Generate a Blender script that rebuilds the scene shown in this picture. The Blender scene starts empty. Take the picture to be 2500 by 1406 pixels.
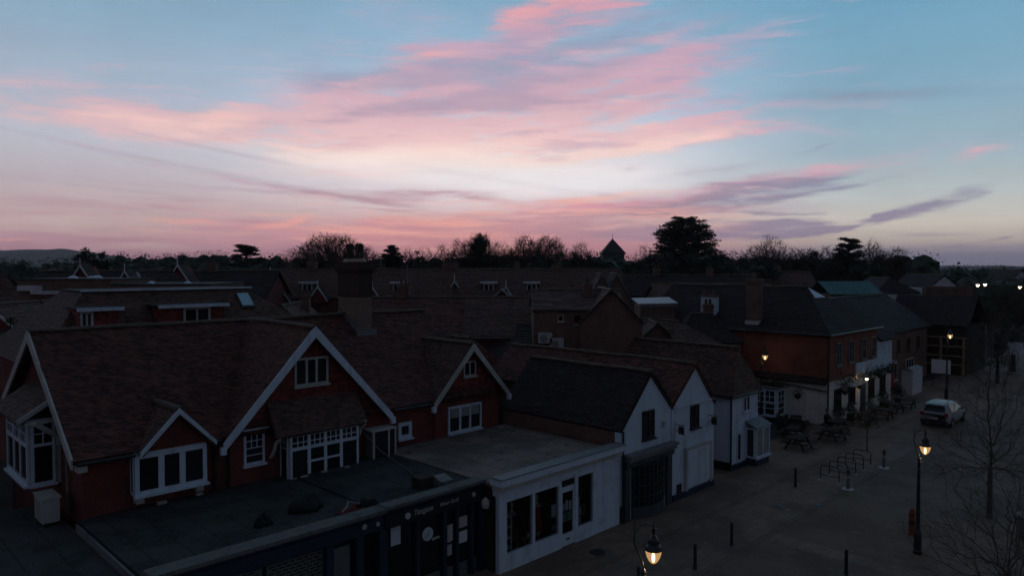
import bpy, bmesh, math, random
import numpy as np
from mathutils import Vector, Matrix, noise as mnoise

# ------------------------------------------------------------------ camera
SC = bpy.context.scene
F_PX, PITCH, CAM_H = 1760.0, math.radians(1.725), 11.4      # photo is 2500 x 1406
cam_d = bpy.data.cameras.new('camera')
cam = bpy.data.objects.new('camera', cam_d)
SC.collection.objects.link(cam)
cam.location = (0, 0, CAM_H)
cam.rotation_euler = (math.pi / 2 - PITCH, 0, 0)
cam_d.sensor_width = 36.0
cam_d.lens = 36.0 * F_PX / 2500.0
cam_d.clip_start = 0.1
cam_d.clip_end = 20000
SC.camera = cam
SC.view_settings.view_transform = 'Standard'
SC.view_settings.look = 'None'
SC.view_settings.exposure = 0.0
SC.view_settings.gamma = 1.0
SC.cycles.use_adaptive_sampling = True
SC.cycles.adaptive_threshold = 0.015
SC.cycles.adaptive_min_samples = 12
SC.cycles.max_bounces = 4
SC.cycles.diffuse_bounces = 3
SC.cycles.glossy_bounces = 2
SC.cycles.transmission_bounces = 3
SC.cycles.transparent_max_bounces = 6
SC.cycles.caustics_reflective = False
SC.cycles.caustics_refractive = False
SC.cycles.sample_clamp_indirect = 2.0

# ------------------------------------------------------------------ dawn sky
def lin(c):
    return tuple(((v / 255.0) / 12.92 if v <= 10.31 else ((v / 255.0 + 0.055) / 1.055) ** 2.4) for v in c)

def sky_dir(px, py):
    """direction (azimuth, elevation) in degrees of a spot of sky, measured on the photograph"""
    x, y, z = (px - 1250) / F_PX, 1.0, (703 - py) / F_PX
    c, s = math.cos(PITCH), math.sin(PITCH)
    y2, z2 = y * c + z * s, z * c - y * s
    return math.degrees(math.atan2(x, y2)), math.degrees(math.atan2(z2, math.hypot(x, y2)))

W = bpy.data.worlds.new('World')
SC.world = W
W.use_nodes = True
wt = W.node_tree
wt.nodes.clear()
W.cycles.sampling_method = 'MANUAL'
W.cycles.sample_map_resolution = 512

class G:
    """tiny helper to write node graphs"""
    def __init__(s, t): s.t = t
    def n(s, typ, **kw):
        nd = s.t.nodes.new(typ)
        for k, v in kw.items():
            if hasattr(nd, k): setattr(nd, k, v)
        return nd
    def put(s, sock, v):
        if isinstance(v, bpy.types.NodeSocket): s.t.links.new(v, sock)
        else: sock.default_value = v
    def m(s, op, a, b=0.0, c=0.0, clamp=False):
        nd = s.n('ShaderNodeMath', operation=op); nd.use_clamp = clamp
        s.put(nd.inputs[0], a); s.put(nd.inputs[1], b)
        if len(nd.inputs) > 2: s.put(nd.inputs[2], c)
        return nd.outputs[0]
    def v(s, op, a, b=(0, 0, 0)):
        nd = s.n('ShaderNodeVectorMath', operation=op)
        s.put(nd.inputs[0], a); s.put(nd.inputs[1], b)
        return nd.outputs[0]
    def xyz(s, a, b, c):
        nd = s.n('ShaderNodeCombineXYZ')
        for i, q in enumerate((a, b, c)): s.put(nd.inputs[i], q)
        return nd.outputs[0]
    def mr(s, v, a, b, c=0.0, d=1.0, smooth=True):
        nd = s.n('ShaderNodeMapRange')
        nd.interpolation_type = 'SMOOTHSTEP' if smooth else 'LINEAR'
        nd.clamp = True
        s.put(nd.inputs[0], v)
        for i, q in enumerate((a, b, c, d)): s.put(nd.inputs[i + 1], q)
        return nd.outputs[0]
    def mapping(s, v, loc=(0, 0, 0), rot=(0, 0, 0), scale=(1, 1, 1), kind='POINT'):
        nd = s.n('ShaderNodeMapping', vector_type=kind)
        s.put(nd.inputs[0], v)
        nd.inputs[1].default_value = loc; nd.inputs[2].default_value = rot; nd.inputs[3].default_value = scale
        return nd.outputs[0]
    def noise(s, v, scale, detail=4, rough=0.5, dist=0.0):
        nd = s.n('ShaderNodeTexNoise')
        if v is not None: s.put(nd.inputs['Vector'], v)
        nd.inputs['Scale'].default_value = scale; nd.inputs['Detail'].default_value = detail
        nd.inputs['Roughness'].default_value = rough; nd.inputs['Distortion'].default_value = dist
        return nd.outputs[0], nd.outputs[1]
    def ramp(s, f, stops, srgb=True):
        nd = s.n('ShaderNodeValToRGB')
        s.put(nd.inputs[0], f)
        el = nd.color_ramp.elements
        while len(el) < len(stops): el.new(0.5)
        for e, (p, c) in zip(el, stops):
            e.position = p; e.color = (*(lin(c) if srgb else c), 1)
        return nd.outputs[0]
    def mix(s, f, a, b, blend='MIX'):
        nd = s.n('ShaderNodeMix', data_type='RGBA', blend_type=blend)
        s.put(nd.inputs[0], f)
        for k, q in ((6, a), (7, b)):
            if isinstance(q, tuple) and len(q) == 3: q = (*q, 1)
            s.put(nd.inputs[k], q)
        return nd.outputs[2]

g = G(wt)
dirv = g.n('ShaderNodeTexCoord').outputs['Generated']
sep = g.n('ShaderNodeSeparateXYZ'); g.put(sep.inputs[0], dirv)
AZ = g.m('MULTIPLY', g.m('ARCTAN2', sep.outputs[0], sep.outputs[1]), 57.29578)
EL = g.m('MULTIPLY', g.m('ARCSINE', sep.outputs[2]), 57.29578)
A = g.xyz(AZ, EL, 0.0)
# clouds are drawn out by the wind: their outlines are warped by a stretched turbulence
wn = g.noise(g.mapping(A, scale=(0.07, 0.17, 1)), 1.0, 5, 0.55)[1]
warp = g.v('MULTIPLY', g.v('SUBTRACT', wn, (0.5, 0.5, 0.5)), (9.0, 3.0, 0.0))
AW = g.v('ADD', A, warp)
wn2 = g.noise(g.mapping(A, loc=(9, 3, 0), scale=(0.14, 0.5, 1)), 1.0, 5, 0.6)[1]
AF = g.v('ADD', A, g.v('MULTIPLY', g.v('SUBTRACT', wn2, (0.5, 0.5, 0.5)), (5.0, 1.3, 0.0)))

# clear air: three vertical colour runs, left, centre and right of the glow
t_el = g.m('DIVIDE', EL, 24.0, clamp=True)
S = lambda py: max(0.0, sky_dir(1250, py)[1] / 24.0)
left = g.ramp(t_el, [(0.0, (190, 138, 152)), (S(600), (188, 146, 160)), (S(560), (198, 170, 172)), (S(470), (190, 178, 186)),
                     (S(380), (190, 193, 206)), (S(260), (168, 182, 202)), (S(120), (142, 172, 195)), (S(0), (128, 162, 187))])
mid = g.ramp(t_el, [(0.0, (200, 130, 144)), (S(600), (206, 148, 158)), (S(540), (208, 166, 170)), (S(470), (220, 214, 222)),
                    (S(400), (222, 222, 230)), (S(300), (190, 200, 220)), (S(150), (155, 185, 210)), (S(0), (132, 172, 200))])
right = g.ramp(t_el, [(0.0, (134, 130, 152)), (S(628), (138, 134, 156)), (S(596), (190, 176, 170)), (S(560), (208, 200, 190)), (S(500), (190, 197, 198)),
                      (S(400), (156, 180, 194)), (S(250), (132, 172, 195)), (S(0), (102, 156, 188))])
base = g.mix(g.mr(AZ, -30.0, -4.0), left, mid)
base = g.mix(g.mr(AZ, 5.0, 27.0), base, right)

_turned = {}
def blobs(vec, items):
    """sum of soft elongated cloud patches: (x, y, half length, half height, tilt, density)"""
    acc = 0.0
    for (px, py, rx, ry, ang, k) in items:
        az, el = sky_dir(px, py)
        ang = min((-9, -4, 0, 5, 9, 14), key=lambda q: abs(q - ang))
        asp = min((2.0, 3.5, 6.0, 11.0, 20.0, 40.0, 80.0), key=lambda q: abs(math.log(q * ry / rx)))
        r = math.sqrt(rx * ry * asp) * 0.0326
        key = (id(vec), ang, asp)
        if key not in _turned:
            _turned[key] = g.mapping(vec, rot=(0, 0, math.radians(-ang)), scale=(1, 1, 1))
            _turned[key] = g.v('MULTIPLY', _turned[key], (1, asp, 0))
        c, s_ = math.cos(math.radians(-ang)), math.sin(math.radians(-ang))
        nd = g.n('ShaderNodeVectorMath', operation='DISTANCE')
        g.put(nd.inputs[0], _turned[key]); nd.inputs[1].default_value = (c * az - s_ * el, (s_ * az + c * el) * asp, 0)
        acc = g.m('MULTIPLY_ADD', g.m('MULTIPLY_ADD', nd.outputs['Value'], -1.0 / r, 1.0, clamp=True), k, acc)
    return acc

# fibres running up to the right over the right half, down to the right over the left half
f1 = g.noise(g.mapping(AF, rot=(0, 0, math.radians(-13)), scale=(0.09, 0.55, 1)), 1.0, 5, 0.55)[0]
f2 = g.noise(g.mapping(AF, rot=(0, 0, math.radians(7)), scale=(0.09, 0.55, 1)), 1.0, 5, 0.55)[0]
fm = g.n('ShaderNodeMix', data_type='FLOAT')
g.put(fm.inputs[0], g.mr(AZ, -20.0, 0.0)); g.put(fm.inputs[2], f2); g.put(fm.inputs[3], f1)
f3 = g.noise(g.mapping(AF, rot=(0, 0, math.radians(-11)), loc=(3, 7, 0), scale=(0.22, 1.5, 1)), 1.0, 4, 0.6)[0]
FIB = g.m('ADD', g.m('MULTIPLY', fm.outputs[0], 0.68), g.m('MULTIPLY', f3, 0.32))
soft = g.noise(g.mapping(AW, scale=(0.10, 0.28, 1)), 1.0, 5, 0.55)[0]

# 1 the pale gold glow where the sun will rise
glow = g.m('MULTIPLY', blobs(AW, [(1150, 400, 760, 170, 3, 0.9), (1100, 370, 420, 80, 4, 0.5), (1180, 440, 480, 55, -4, 0.55), (760, 380, 300, 60, -3, .35)]), 1.0, clamp=True)
col = g.mix(g.m('MULTIPLY', g.mr(glow, 0.05, 1.1), 0.85), base, lin((238, 230, 234)))

# 2 rose cloud sheets
pink_items = [(1180, 290, 660, 165, 8, 1.25), (1450, 250, 520, 90, 14, 0.8), (900, 320, 330, 110, 5, 0.6), (1000, 230, 380, 80, 0, 0.8), (1650, 315, 420, 55, 11, 1.1),
              (1560, 170, 400, 45, 13, 0.9), (1340, 32, 360, 78, 12, 1.25), (1070, 125, 200, 50, 8, 1.0), (1260, 120, 420, 110, 8, 0.6), (980, 25, 260, 60, 0, 0.4), (760, 300, 260, 90, 0, 0.55),
              (260, 285, 330, 70, -6, 1.0), (520, 300, 220, 55, 6, 1.2), (330, 310, 420, 90, -4, 0.45), (110, 190, 130, 45, -15, 0.45), (815, 118, 110, 35, 15, 0.55),
              (1700, 480, 560, 34, 9, 1.0), (1300, 520, 520, 34, 3, 1.0), (800, 560, 560, 40, 2, 0.9), (1100, 585, 700, 45, 0, 0.8), (1950, 430, 300, 22, 8, 0.35), (1660, 272, 300, 20, 11, -1.3), (1480, 195, 260, 16, 14, -0.8), (1460, 85, 260, 18, 14, -0.5), (900, 240, 200, 18, 3, -0.5), (1220, 330, 260, 14, 6, -0.5), (1130, 70, 110, 40, 9, -0.8), (1630, 75, 280, 20, 9, 0.8), (1480, 165, 380, 26, 14, 1.0),
              (2440, 365, 150, 22, 14, 0.5), (2010, 362, 80, 14, 16, 0.5), (450, 505, 190, 16, 0, 0.9), (640, 548, 170, 16, 6, 0.8), (250, 590, 460, 36, 0, 0.7), (1900, 300, 280, 40, 10, 0.35)]
pk = blobs(AW, pink_items)
pk = g.m('MULTIPLY', pk, g.mr(FIB, 0.34, 0.66, 0.34, 1.5, smooth=False))
pk = g.m('MULTIPLY', pk, g.mr(soft, 0.34, 0.6, 0.35, 1.2, smooth=False))
pk = g.m('MULTIPLY', pk, g.mr(f3, 0.36, 0.64, 0.75, 1.22, smooth=False))
pkm = g.mr(pk, 0.05, 0.98)
pinkc = g.ramp(t_el, [(0.0, (188, 124, 140)), (S(560), (212, 146, 156)), (S(500), (216, 152, 172)), (S(400), (240, 204, 202)), (S(340), (238, 196, 198)), (S(240), (214, 172, 186)), (S(110), (200, 166, 188)), (S(20), (214, 160, 176))])
pinkc = g.mix(g.mr(AZ, 6.0, 24.0, 0.0, 0.55), pinkc, lin((196, 150, 176)))
pinkc = g.mix(g.mr(AZ, -4.0, -30.0, 0.0, 0.5), pinkc, lin((205, 176, 186)))
col = g.mix(g.m('MULTIPLY', pkm, 0.92), col, pinkc)
# faint fibres drawn out past the sheets
wisp = g.m('MULTIPLY', blobs(A, [(1500, 230, 700, 240, 13, 1.5), (1750, 200, 420, 130, 13, 0.9), (1850, 320, 420, 90, 10, 0.9), (420, 270, 520, 130, -4, 0.9), (850, 200, 420, 120, 4, 0.8), (2000, 420, 420, 90, 9, 0.8)]), 1.0, clamp=True)
wf = g.mr(g.noise(g.mapping(AF, rot=(0, 0, math.radians(-14)), loc=(1, 5, 0), scale=(0.10, 0.85, 1)), 1.0, 5, 0.62)[0], 0.50, 0.68)
col = g.mix(g.m('MULTIPLY', g.m('MULTIPLY', wisp, wf), 0.62), col, g.mix(g.mr(AZ, -2.0, 20.0, 0.0, 1.0), lin((226, 182, 192)), lin((196, 172, 194))))
# sunlit peach edges inside the rose sheets
pe = g.m('MULTIPLY', blobs(AW, [(1050, 390, 480, 55, 4, 1.1), (700, 375, 300, 34, -2, 0.7), (520, 290, 170, 40, 14, 0.9), (330, 295, 150, 34, -4, 0.6), (1560, 355, 330, 30, 11, 0.9), (1330, 15, 200, 40, 16, 0.8), (1050, 135, 110, 20, 8, 0.8),
                                (1150, 545, 420, 18, 2, 1.0), (680, 545, 130, 16, 12, 1.2), (1200, 575, 420, 16, 0, 0.9), (1450, 490, 320, 14, 6, 0.8), (1780, 478, 330, 12, 9, 0.9), (480, 540, 170, 12, 0, 0.6), (40, 578, 90, 5, -1, 1.2), (1150, 240, 160, 50, 0, .5)]),
         g.mr(FIB, 0.36, 0.62, 0.15, 1.6, smooth=False))
col = g.mix(g.m('MULTIPLY', g.mr(pe, 0.05, 0.9), 0.85), col, g.ramp(t_el, [(0.0, (226, 156, 154)), (S(500), (238, 176, 168)), (S(400), (250, 222, 214)), (S(340), (246, 206, 200)), (S(250), (232, 184, 188)), (S(0), (228, 166, 174))]))

brk = g.noise(g.mapping(AF, rot=(0, 0, math.radians(-10)), loc=(7, 1, 0), scale=(0.11, 0.62, 1)), 1.0, 5, 0.62)[0]
cz = g.m('MULTIPLY', blobs(A, [(1150, 270, 700, 190, 6, 1.8), (1500, 250, 480, 150, 12, 1.0)]), 1.0, clamp=True)
col = g.mix(g.m('MULTIPLY', g.m('MULTIPLY', cz, g.mr(brk, 0.47, 0.34)), 0.55), col, g.mix(g.mr(EL, 9.0, 15.0), lin((206, 168, 182)), lin((172, 160, 188))))
col = g.mix(g.m('MULTIPLY', g.m('MULTIPLY', cz, g.mr(brk, 0.55, 0.68)), 0.45), col, lin((244, 200, 198)))
# 3 shaded undersides: slate blue high up, mauve near the horizon
dk = blobs(AW, [(1250, 120, 360, 60, 14, 0.95), (1480, 90, 330, 36, 14, 0.8), (930, 195, 260, 36, 2, 0.95), (1330, 205, 420, 36, 14, 0.7), (1020, 265, 320, 30, 4, 0.8), (830, 285, 200, 24, 8, 0.85),
                (1200, 180, 300, 40, 6, 0.6), (1400, 240, 330, 26, 11, 0.8), (1180, 262, 260, 20, 6, 0.7), (800, 200, 160, 40, 4, 0.6), (1250, 150, 420, 90, 8, 0.5),  (2150, 225, 560, 26, -5, 0.75), (1500, 275, 300, 18, 12, 0.6), (1600, 330, 260, 12, 11, 0.4)])
dk = g.m('MULTIPLY', dk, g.mr(FIB, 0.36, 0.62, 1.5, 0.25, smooth=False))
col = g.mix(g.m('MULTIPLY', g.mr(dk, 0.05, 1.0), 0.55), col, g.mix(g.mr(EL, 8.0, 16.0), lin((184, 150, 172)), lin((150, 152, 180))))
lo = blobs(AF, [(1650, 505, 420, 26, 8, 1.2), (1450, 525, 360, 18, 2, 0.9), (1900, 485, 330, 16, 8, 0.9), (1800, 455, 330, 26, 6, 0.7), (1730, 420, 240, 18, 6, 0.45), (2230, 508, 180, 22, 12, 1.0), (2170, 525, 120, 12, 6, 0.9), (2360, 486, 60, 8, 14, 0.5),
                (1950, 548, 190, 16, 2, 1.2), (1880, 522, 150, 10, 2, 0.8), (1960, 568, 120, 14, 4, 1.1), (2070, 556, 40, 8, 14, 0.8), (1700, 560, 460, 34, 0, 0.75), (1500, 575, 420, 26, 0, 0.7),
                (1080, 475, 190, 20, 2, 0.9), (850, 485, 170, 11, -3, 0.7), (1200, 490, 150, 12, -4, 0.6), (1300, 450, 380, 12, -9, 0.6), (1200, 420, 260, 10, -7, 0.35), (450, 505, 170, 12, 0, 0.7),
                (600, 440, 480, 8, -9, 0.35), (350, 398, 500, 7, -9, 0.3), (300, 462, 560, 6, -4, 0.35), (640, 360, 330, 8, -9, 0.35), (560, 558, 160, 16, 0, 0.5), (250, 585, 420, 14, -2, 0.75), (1250, 540, 170, 9, 2, 0.6), (1020, 583, 260, 10, 2, 0.6), (1100, 520, 190, 8, 0, 0.5),
                (2260, 570, 170, 7, -4, 0.6), (2065, 528, 75, 34, 5, -1.3), (1790, 540, 120, 16, 2, -0.5), (2450, 578, 130, 6, 12, 0.5), (1980, 362, 60, 10, 16, 0.5), (2400, 605, 420, 10, 0, 0.6), (1535, 415, 26, 14, 50, 0.6), (760, 470, 700, 18, -3, 0.35), (130, 520, 420, 14, -1, 0.4)])
lo = g.m('MULTIPLY', lo, g.mr(f3, 0.3, 0.7, 0.35, 1.5, smooth=False))
lom = g.m('MULTIPLY', g.mr(lo, 0.05, 0.95), 0.82)
col = g.mix(lom, col, g.mix(g.mr(AZ, -6.0, 22.0), lin((184, 142, 160)), g.mix(g.mr(EL, 3.0, 8.0), lin((138, 128, 158)), lin((120, 134, 160)))))
trail = blobs(A, [(470, 412, 620, 9, -8, 0.8), (700, 452, 520, 7, -8, 0.7), (560, 372, 300, 8, -9, 0.8), (300, 465, 520, 6, -3, 0.6), (760, 480, 560, 8, -3, 0.6), (1120, 425, 330, 8, -9, 0.6), (1230, 440, 380, 14, -9, 0.6), (2180, 232, 480, 22, -4, 0.8)])
col = g.mix(g.m('MULTIPLY', g.mr(trail, 0.0, 0.8), 0.32), col, g.mix(g.mr(AZ, 5.0, 20.0), lin((176, 160, 176)), lin((112, 150, 174))))
low2 = g.noise(g.mapping(AF, rot=(0, 0, math.radians(3)), scale=(0.06, 0.75, 1), loc=(5.3, 2.4, 0)), 1.0, 5, 0.62)[0]
lz = g.m('MULTIPLY', blobs(A, [(350, 545, 800, 120, 0, 1.6), (1000, 540, 600, 110, 0, 1.2), (1600, 530, 500, 90, 3, 1.2)]), 1.0, clamp=True)
col = g.mix(g.m('MULTIPLY', g.m('MULTIPLY', lz, g.mr(low2, 0.50, 0.36)), 0.42), col, g.mix(g.mr(AZ, -10.0, 12.0), lin((182, 142, 158)), lin((160, 134, 168))))
col = g.mix(g.m('MULTIPLY', g.m('MULTIPLY', lz, g.mr(low2, 0.54, 0.68)), 0.5), col, g.mix(g.mr(AZ, -14.0, 4.0), lin((204, 182, 178)), lin((232, 190, 184))))
# low stripes of lit and shaded cloud over the horizon
st = g.noise(g.mapping(AF, scale=(0.075, 1.0, 1), loc=(2.3, 0.4, 0)), 1.0, 4, 0.6)[0]
rg = g.m('MULTIPLY', blobs(A, [(1100, 555, 700, 90, 0, 1.6), (700, 560, 500, 70, 0, 1.0), (1500, 540, 500, 70, 3, 0.9)]), 1.0, clamp=True)
col = g.mix(g.m('MULTIPLY', g.m('MULTIPLY', rg, g.mr(st, 0.50, 0.66)), 0.75), col, lin((240, 176, 166)))
col = g.mix(g.m('MULTIPLY', g.m('MULTIPLY', rg, g.mr(st, 0.47, 0.33)), 0.6), col, lin((186, 142, 160)))
# the last of the glow shining through the thin veil
gl2 = g.m('MULTIPLY', blobs(AF, [(1230, 430, 560, 62, -4, 1.0), (1050, 375, 420, 46, 3, 0.7), (1480, 430, 240, 50, 0, 0.5)]), 1.0, clamp=True)
col = g.mix(g.m('MULTIPLY', g.mr(gl2, 0.0, 0.9), 0.72), col, g.mix(g.mr(EL, 6.6, 9.2), lin((240, 238, 242)), lin((252, 230, 222))))
# fine unevenness of the whole veil
veil = g.m('ADD', g.mr(soft, 0.2, 0.8, 0.93, 1.07, smooth=False), g.mr(FIB, 0.2, 0.8, -0.035, 0.035, smooth=False))
col = g.mix(1.0, col, g.xyz(veil, veil, veil), 'MULTIPLY')
# away from the dawn the same sky runs on into deep dusk blue, overhead and behind
fade = g.m('MULTIPLY', g.mr(EL, 18.0, 62.0, 1.0, 0.16), g.mr(g.m('ABSOLUTE', AZ), 30.0, 105.0, 1.0, 0.12))
NIGHT = 0.030
deep = lin((110, 114, 138))
col = g.mix(fade, g.mix(1.0, deep, (0.34, 0.34, 0.34), 'MULTIPLY'), col)
# the physical sky of a sun on the horizon, dimmed to twilight, under the cloud veil
nish = g.n('ShaderNodeTexSky', sky_type='NISHITA')
nish.sun_disc = False
nish.sun_elevation = math.radians(0.3)
nish.sun_rotation = math.radians(-2.0)
nish.altitude = 50
col = g.mix(1.0, col, g.mix(1.0, nish.outputs[0], (0.006, 0.006, 0.006), 'MULTIPLY'), 'ADD')
bg = g.n('ShaderNodeBackground'); g.put(bg.inputs[0], col); bg.inputs[1].default_value = 1.0
wo = g.n('ShaderNodeOutputWorld'); wt.links.new(bg.outputs[0], wo.inputs[0])

# ------------------------------------------------------------------ helpers
RND = random.Random(7)
COL = SC.collection
R45 = math.pi / 4          # the street runs 45 degrees to the right of the view; u = along it, v = across it, away from the road

def material(name, color, rough=0.8, kind=None, color2=None, scale=1.0, spec=0.3, metal=0.0, bump=0.0, mortar=None, bw=0.22, bh=0.075, emit=None, strength=0.0):
    m = bpy.data.materials.new(name)
    m.use_nodes = True
    t = m.node_tree
    b = t.nodes['Principled BSDF']
    b.inputs['Roughness'].default_value = rough
    b.inputs['Specular IOR Level'].default_value = spec
    b.inputs['Metallic'].default_value = metal
    b.inputs['Base Color'].default_value = (*color, 1)
    if emit:
        b.inputs['Emission Color'].default_value = (*emit, 1); b.inputs['Emission Strength'].default_value = strength
    if kind is None: return m
    q = G(t)
    co = q.n('ShaderNodeTexCoord').outputs['Object']
    sp = q.n('ShaderNodeSeparateXYZ'); q.put(sp.inputs[0], co)
    c2 = color2 or tuple(v * 0.6 for v in color)
    if kind == 'mottle':
        n1 = q.noise(co, 0.9 * scale, 6, 0.62)[0]
        n2 = q.noise(co, 9.0 * scale, 4, 0.6)[0]
        f = q.m('ADD', q.m('MULTIPLY', n1, 0.65), q.m('MULTIPLY', n2, 0.35))
        c = q.mix(q.mr(f, 0.36, 0.64), color, c2)
        h = n2
    elif kind == 'streak':      # rain streaks and worn patches in old paint
        sv = q.mapping(co, scale=(3.2, 3.2, 0.28))
        n1 = q.noise(sv, 1.0, 5, 0.6)[0]
        n2 = q.noise(co, 1.6 * scale, 6, 0.65)[0]
        n3 = q.noise(co, 14.0, 4, 0.6)[0]
        c = q.mix(q.mr(n1, 0.48, 0.72, 0.0, 0.8), color, c2)
        c = q.mix(q.mr(n2, 0.50, 0.70, 0.0, 0.7), c, tuple(v * 0.85 for v in c2))
        c = q.mix(q.mr(n3, 0.62, 0.72, 0.0, 0.5), c, (c2[0] * 0.6, c2[1] * 0.52, c2[2] * 0.45))
        h = n3
    elif kind == 'felt':        # old bitumen felt: lapped sheets, dried puddles, moss
        n1 = q.noise(co, 0.55 * scale, 6, 0.65)[0]; n2 = q.noise(co, 7.0, 5, 0.7)[0]; n3 = q.noise(co, 2.3, 6, 0.7)[0]
        c = q.mix(q.mr(n1, 0.42, 0.60), color, c2)
        c = q.mix(q.mr(n3, 0.54, 0.68, 0.0, 0.8), c, (0.040, 0.042, 0.022))
        c = q.mix(q.mr(n2, 0.58, 0.74, 0.0, 0.7), c, (0.085, 0.078, 0.066))
        wv = q.m('ABSOLUTE', q.m('SUBTRACT', q.m('FRACT', q.m('ADD', sp.outputs[0], q.m('MULTIPLY', n1, 0.12))), 0.5))
        c = q.mix(q.mr(wv, 0.465, 0.49, 0.0, 0.75), c, tuple(v * 0.35 for v in c2))
        h = n2
    elif kind in ('brick', 'tile'):
        vec = q.xyz(q.m('ADD', sp.outputs[0], sp.outputs[1]), sp.outputs[2], 0.0)
        br = q.n('ShaderNodeTexBrick')
        q.put(br.inputs['Vector'], vec)
        br.inputs['Scale'].default_value = 1.0
        br.inputs['Color1'].default_value = (*color, 1); br.inputs['Color2'].default_value = (*c2, 1)
        br.inputs['Mortar'].default_value = (*(mortar or tuple(v * 0.35 for v in color)), 1)
        br.inputs['Mortar Size'].default_value = 0.008 if kind == 'brick' else 0.006
        br.inputs['Brick Width'].default_value = bw; br.inputs['Row Height'].default_value = bh
        n1 = q.noise(co, 0.7 * scale, 6, 0.65)[0]
        n2 = q.noise(co, 5.0 * scale, 4, 0.6)[0]
        c = q.mix(q.mr(n1, 0.42, 0.68, 0.0, 0.55), br.outputs[0], tuple(v * 0.42 for v in c2))
        c = q.mix(q.mr(n2, 0.45, 0.75, 0.0, 0.5), c, tuple(min(1, v * 1.35) for v in color))
        if kind == 'tile':      # lichen and moss patches, odd replaced tiles
            wn_ = q.n('ShaderNodeTexWhiteNoise', noise_dimensions='2D')
            q.put(wn_.inputs['Vector'], q.v('FLOOR', q.v('MULTIPLY', vec, (1.0 / bw, 1.0 / bh, 0.0))))
            c = q.mix(q.mr(wn_.outputs[0], 0.72, 0.74, 0.0, 0.42), c, tuple(min(1, v * k_) for v, k_ in zip(color, (1.7, 1.35, 1.3))))
            c = q.mix(q.mr(wn_.outputs[0], 0.22, 0.20, 0.0, 0.45), c, tuple(v * 0.35 for v in c2))
            n3 = q.noise(co, 2.2 * scale, 6, 0.7)[0]
            c = q.mix(q.mr(n3, 0.56, 0.70, 0.0, 0.55), c, (0.045, 0.05, 0.028))
        h = br.outputs[1]
    t.links.new(c, b.inputs['Base Color'])
    if bump:
        bp = q.n('ShaderNodeBump'); bp.inputs['Strength'].default_value = bump; bp.inputs['Distance'].default_value = 0.02
        q.put(bp.inputs['Height'], h)
        t.links.new(bp.outputs[0], b.inputs['Normal'])
    return m

M = {}
M['tile_red'] = material('clay_tile_red', (0.140, 0.056, 0.044), 0.85, 'tile', (0.075, 0.042, 0.038), bw=0.17, bh=0.075, bump=0.3)
M['tile_brown'] = material('clay_tile_brown', (0.125, 0.070, 0.056), 0.85, 'tile', (0.085, 0.055, 0.048), bw=0.17, bh=0.08, bump=0.3)
M['tile_dark'] = material('clay_tile_dark', (0.040, 0.028, 0.028), 0.85, 'tile', (0.026, 0.022, 0.024), bw=0.17, bh=0.08, bump=0.3)
M['slate'] = material('slate_grey', (0.055, 0.058, 0.062), 0.7, 'tile', (0.040, 0.042, 0.045), bw=0.25, bh=0.12, bump=0.2)
M['ridge'] = material('ridge_tile_clay', (0.13, 0.085, 0.062), 0.85, 'mottle', (0.06, 0.055, 0.042))
M['brick'] = material('brick_red', (0.20, 0.040, 0.034), 0.9, 'brick', (0.13, 0.032, 0.030), mortar=(0.12, 0.075, 0.06), bump=0.35)
M['brick_hung'] = material('hung_tile_red', (0.22, 0.042, 0.036), 0.85, 'tile', (0.13, 0.034, 0.030), bw=0.17, bh=0.11, bump=0.3)
M['brick_orange'] = material('brick_orange', (0.25, 0.072, 0.048), 0.9, 'brick', (0.18, 0.055, 0.04), mortar=(0.17, 0.10, 0.07), bump=0.3)
M['brick_brown'] = material('brick_brown', (0.19, 0.10, 0.078), 0.9, 'brick', (0.14, 0.08, 0.066), mortar=(0.12, 0.10, 0.085), bump=0.3)
M['mortar'] = material('mortar_pale', (0.46, 0.38, 0.31), 0.9, 'mottle', (0.30, 0.24, 0.19))
M['chimney_brick'] = material('sooty_brick', (0.075, 0.040, 0.034), 0.9, 'brick', (0.05, 0.032, 0.03), mortar=(0.06, 0.045, 0.04), bump=0.3)
M['white'] = material('white_paint', (0.54, 0.61, 0.70), 0.55, 'streak', (0.40, 0.45, 0.52), scale=0.8)
M['white_render'] = material('white_render', (0.52, 0.60, 0.70), 0.85, 'streak', (0.36, 0.41, 0.47), scale=0.5, bump=0.1)
M['cream'] = material('cream_render', (0.66, 0.62, 0.56), 0.85, 'streak', (0.50, 0.47, 0.41), scale=0.5, bump=0.1)
M['offwhite'] = material('aged_white_paint', (0.48, 0.47, 0.45), 0.65, 'mottle', (0.34, 0.33, 0.31))
M['far_white'] = material('weathered_white_paint', (0.58, 0.56, 0.58), 0.7, 'mottle', (0.44, 0.43, 0.45))
M['felt'] = material('roof_felt', (0.044, 0.046, 0.048), 0.92, 'felt', (0.020, 0.023, 0.026), scale=1.2, bump=0.6)
M['felt_pale'] = material('roof_felt_pale', (0.215, 0.175, 0.15), 0.9, 'felt', (0.12, 0.10, 0.088), scale=0.6, bump=0.4)
M['lead'] = material('lead_flashing', (0.16, 0.17, 0.18), 0.55, 'mottle', (0.11, 0.12, 0.125), spec=0.4)
M['blue'] = material('navy_paint', (0.018, 0.030, 0.062), 0.45, 'mottle', (0.012, 0.020, 0.042), spec=0.4)
M['navy_dark'] = material('near_black_blue_paint', (0.009, 0.011, 0.017), 0.4, spec=0.4)
M['black'] = material('black_paint', (0.012, 0.013, 0.015), 0.4, 'mottle', (0.02, 0.02, 0.022), spec=0.4)
M['slate_paint'] = material('blue_grey_paint', (0.050, 0.060, 0.066), 0.5, 'streak', (0.03, 0.036, 0.04))
M['black_iron'] = material('black_iron', (0.016, 0.017, 0.018), 0.38, spec=0.5)
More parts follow.
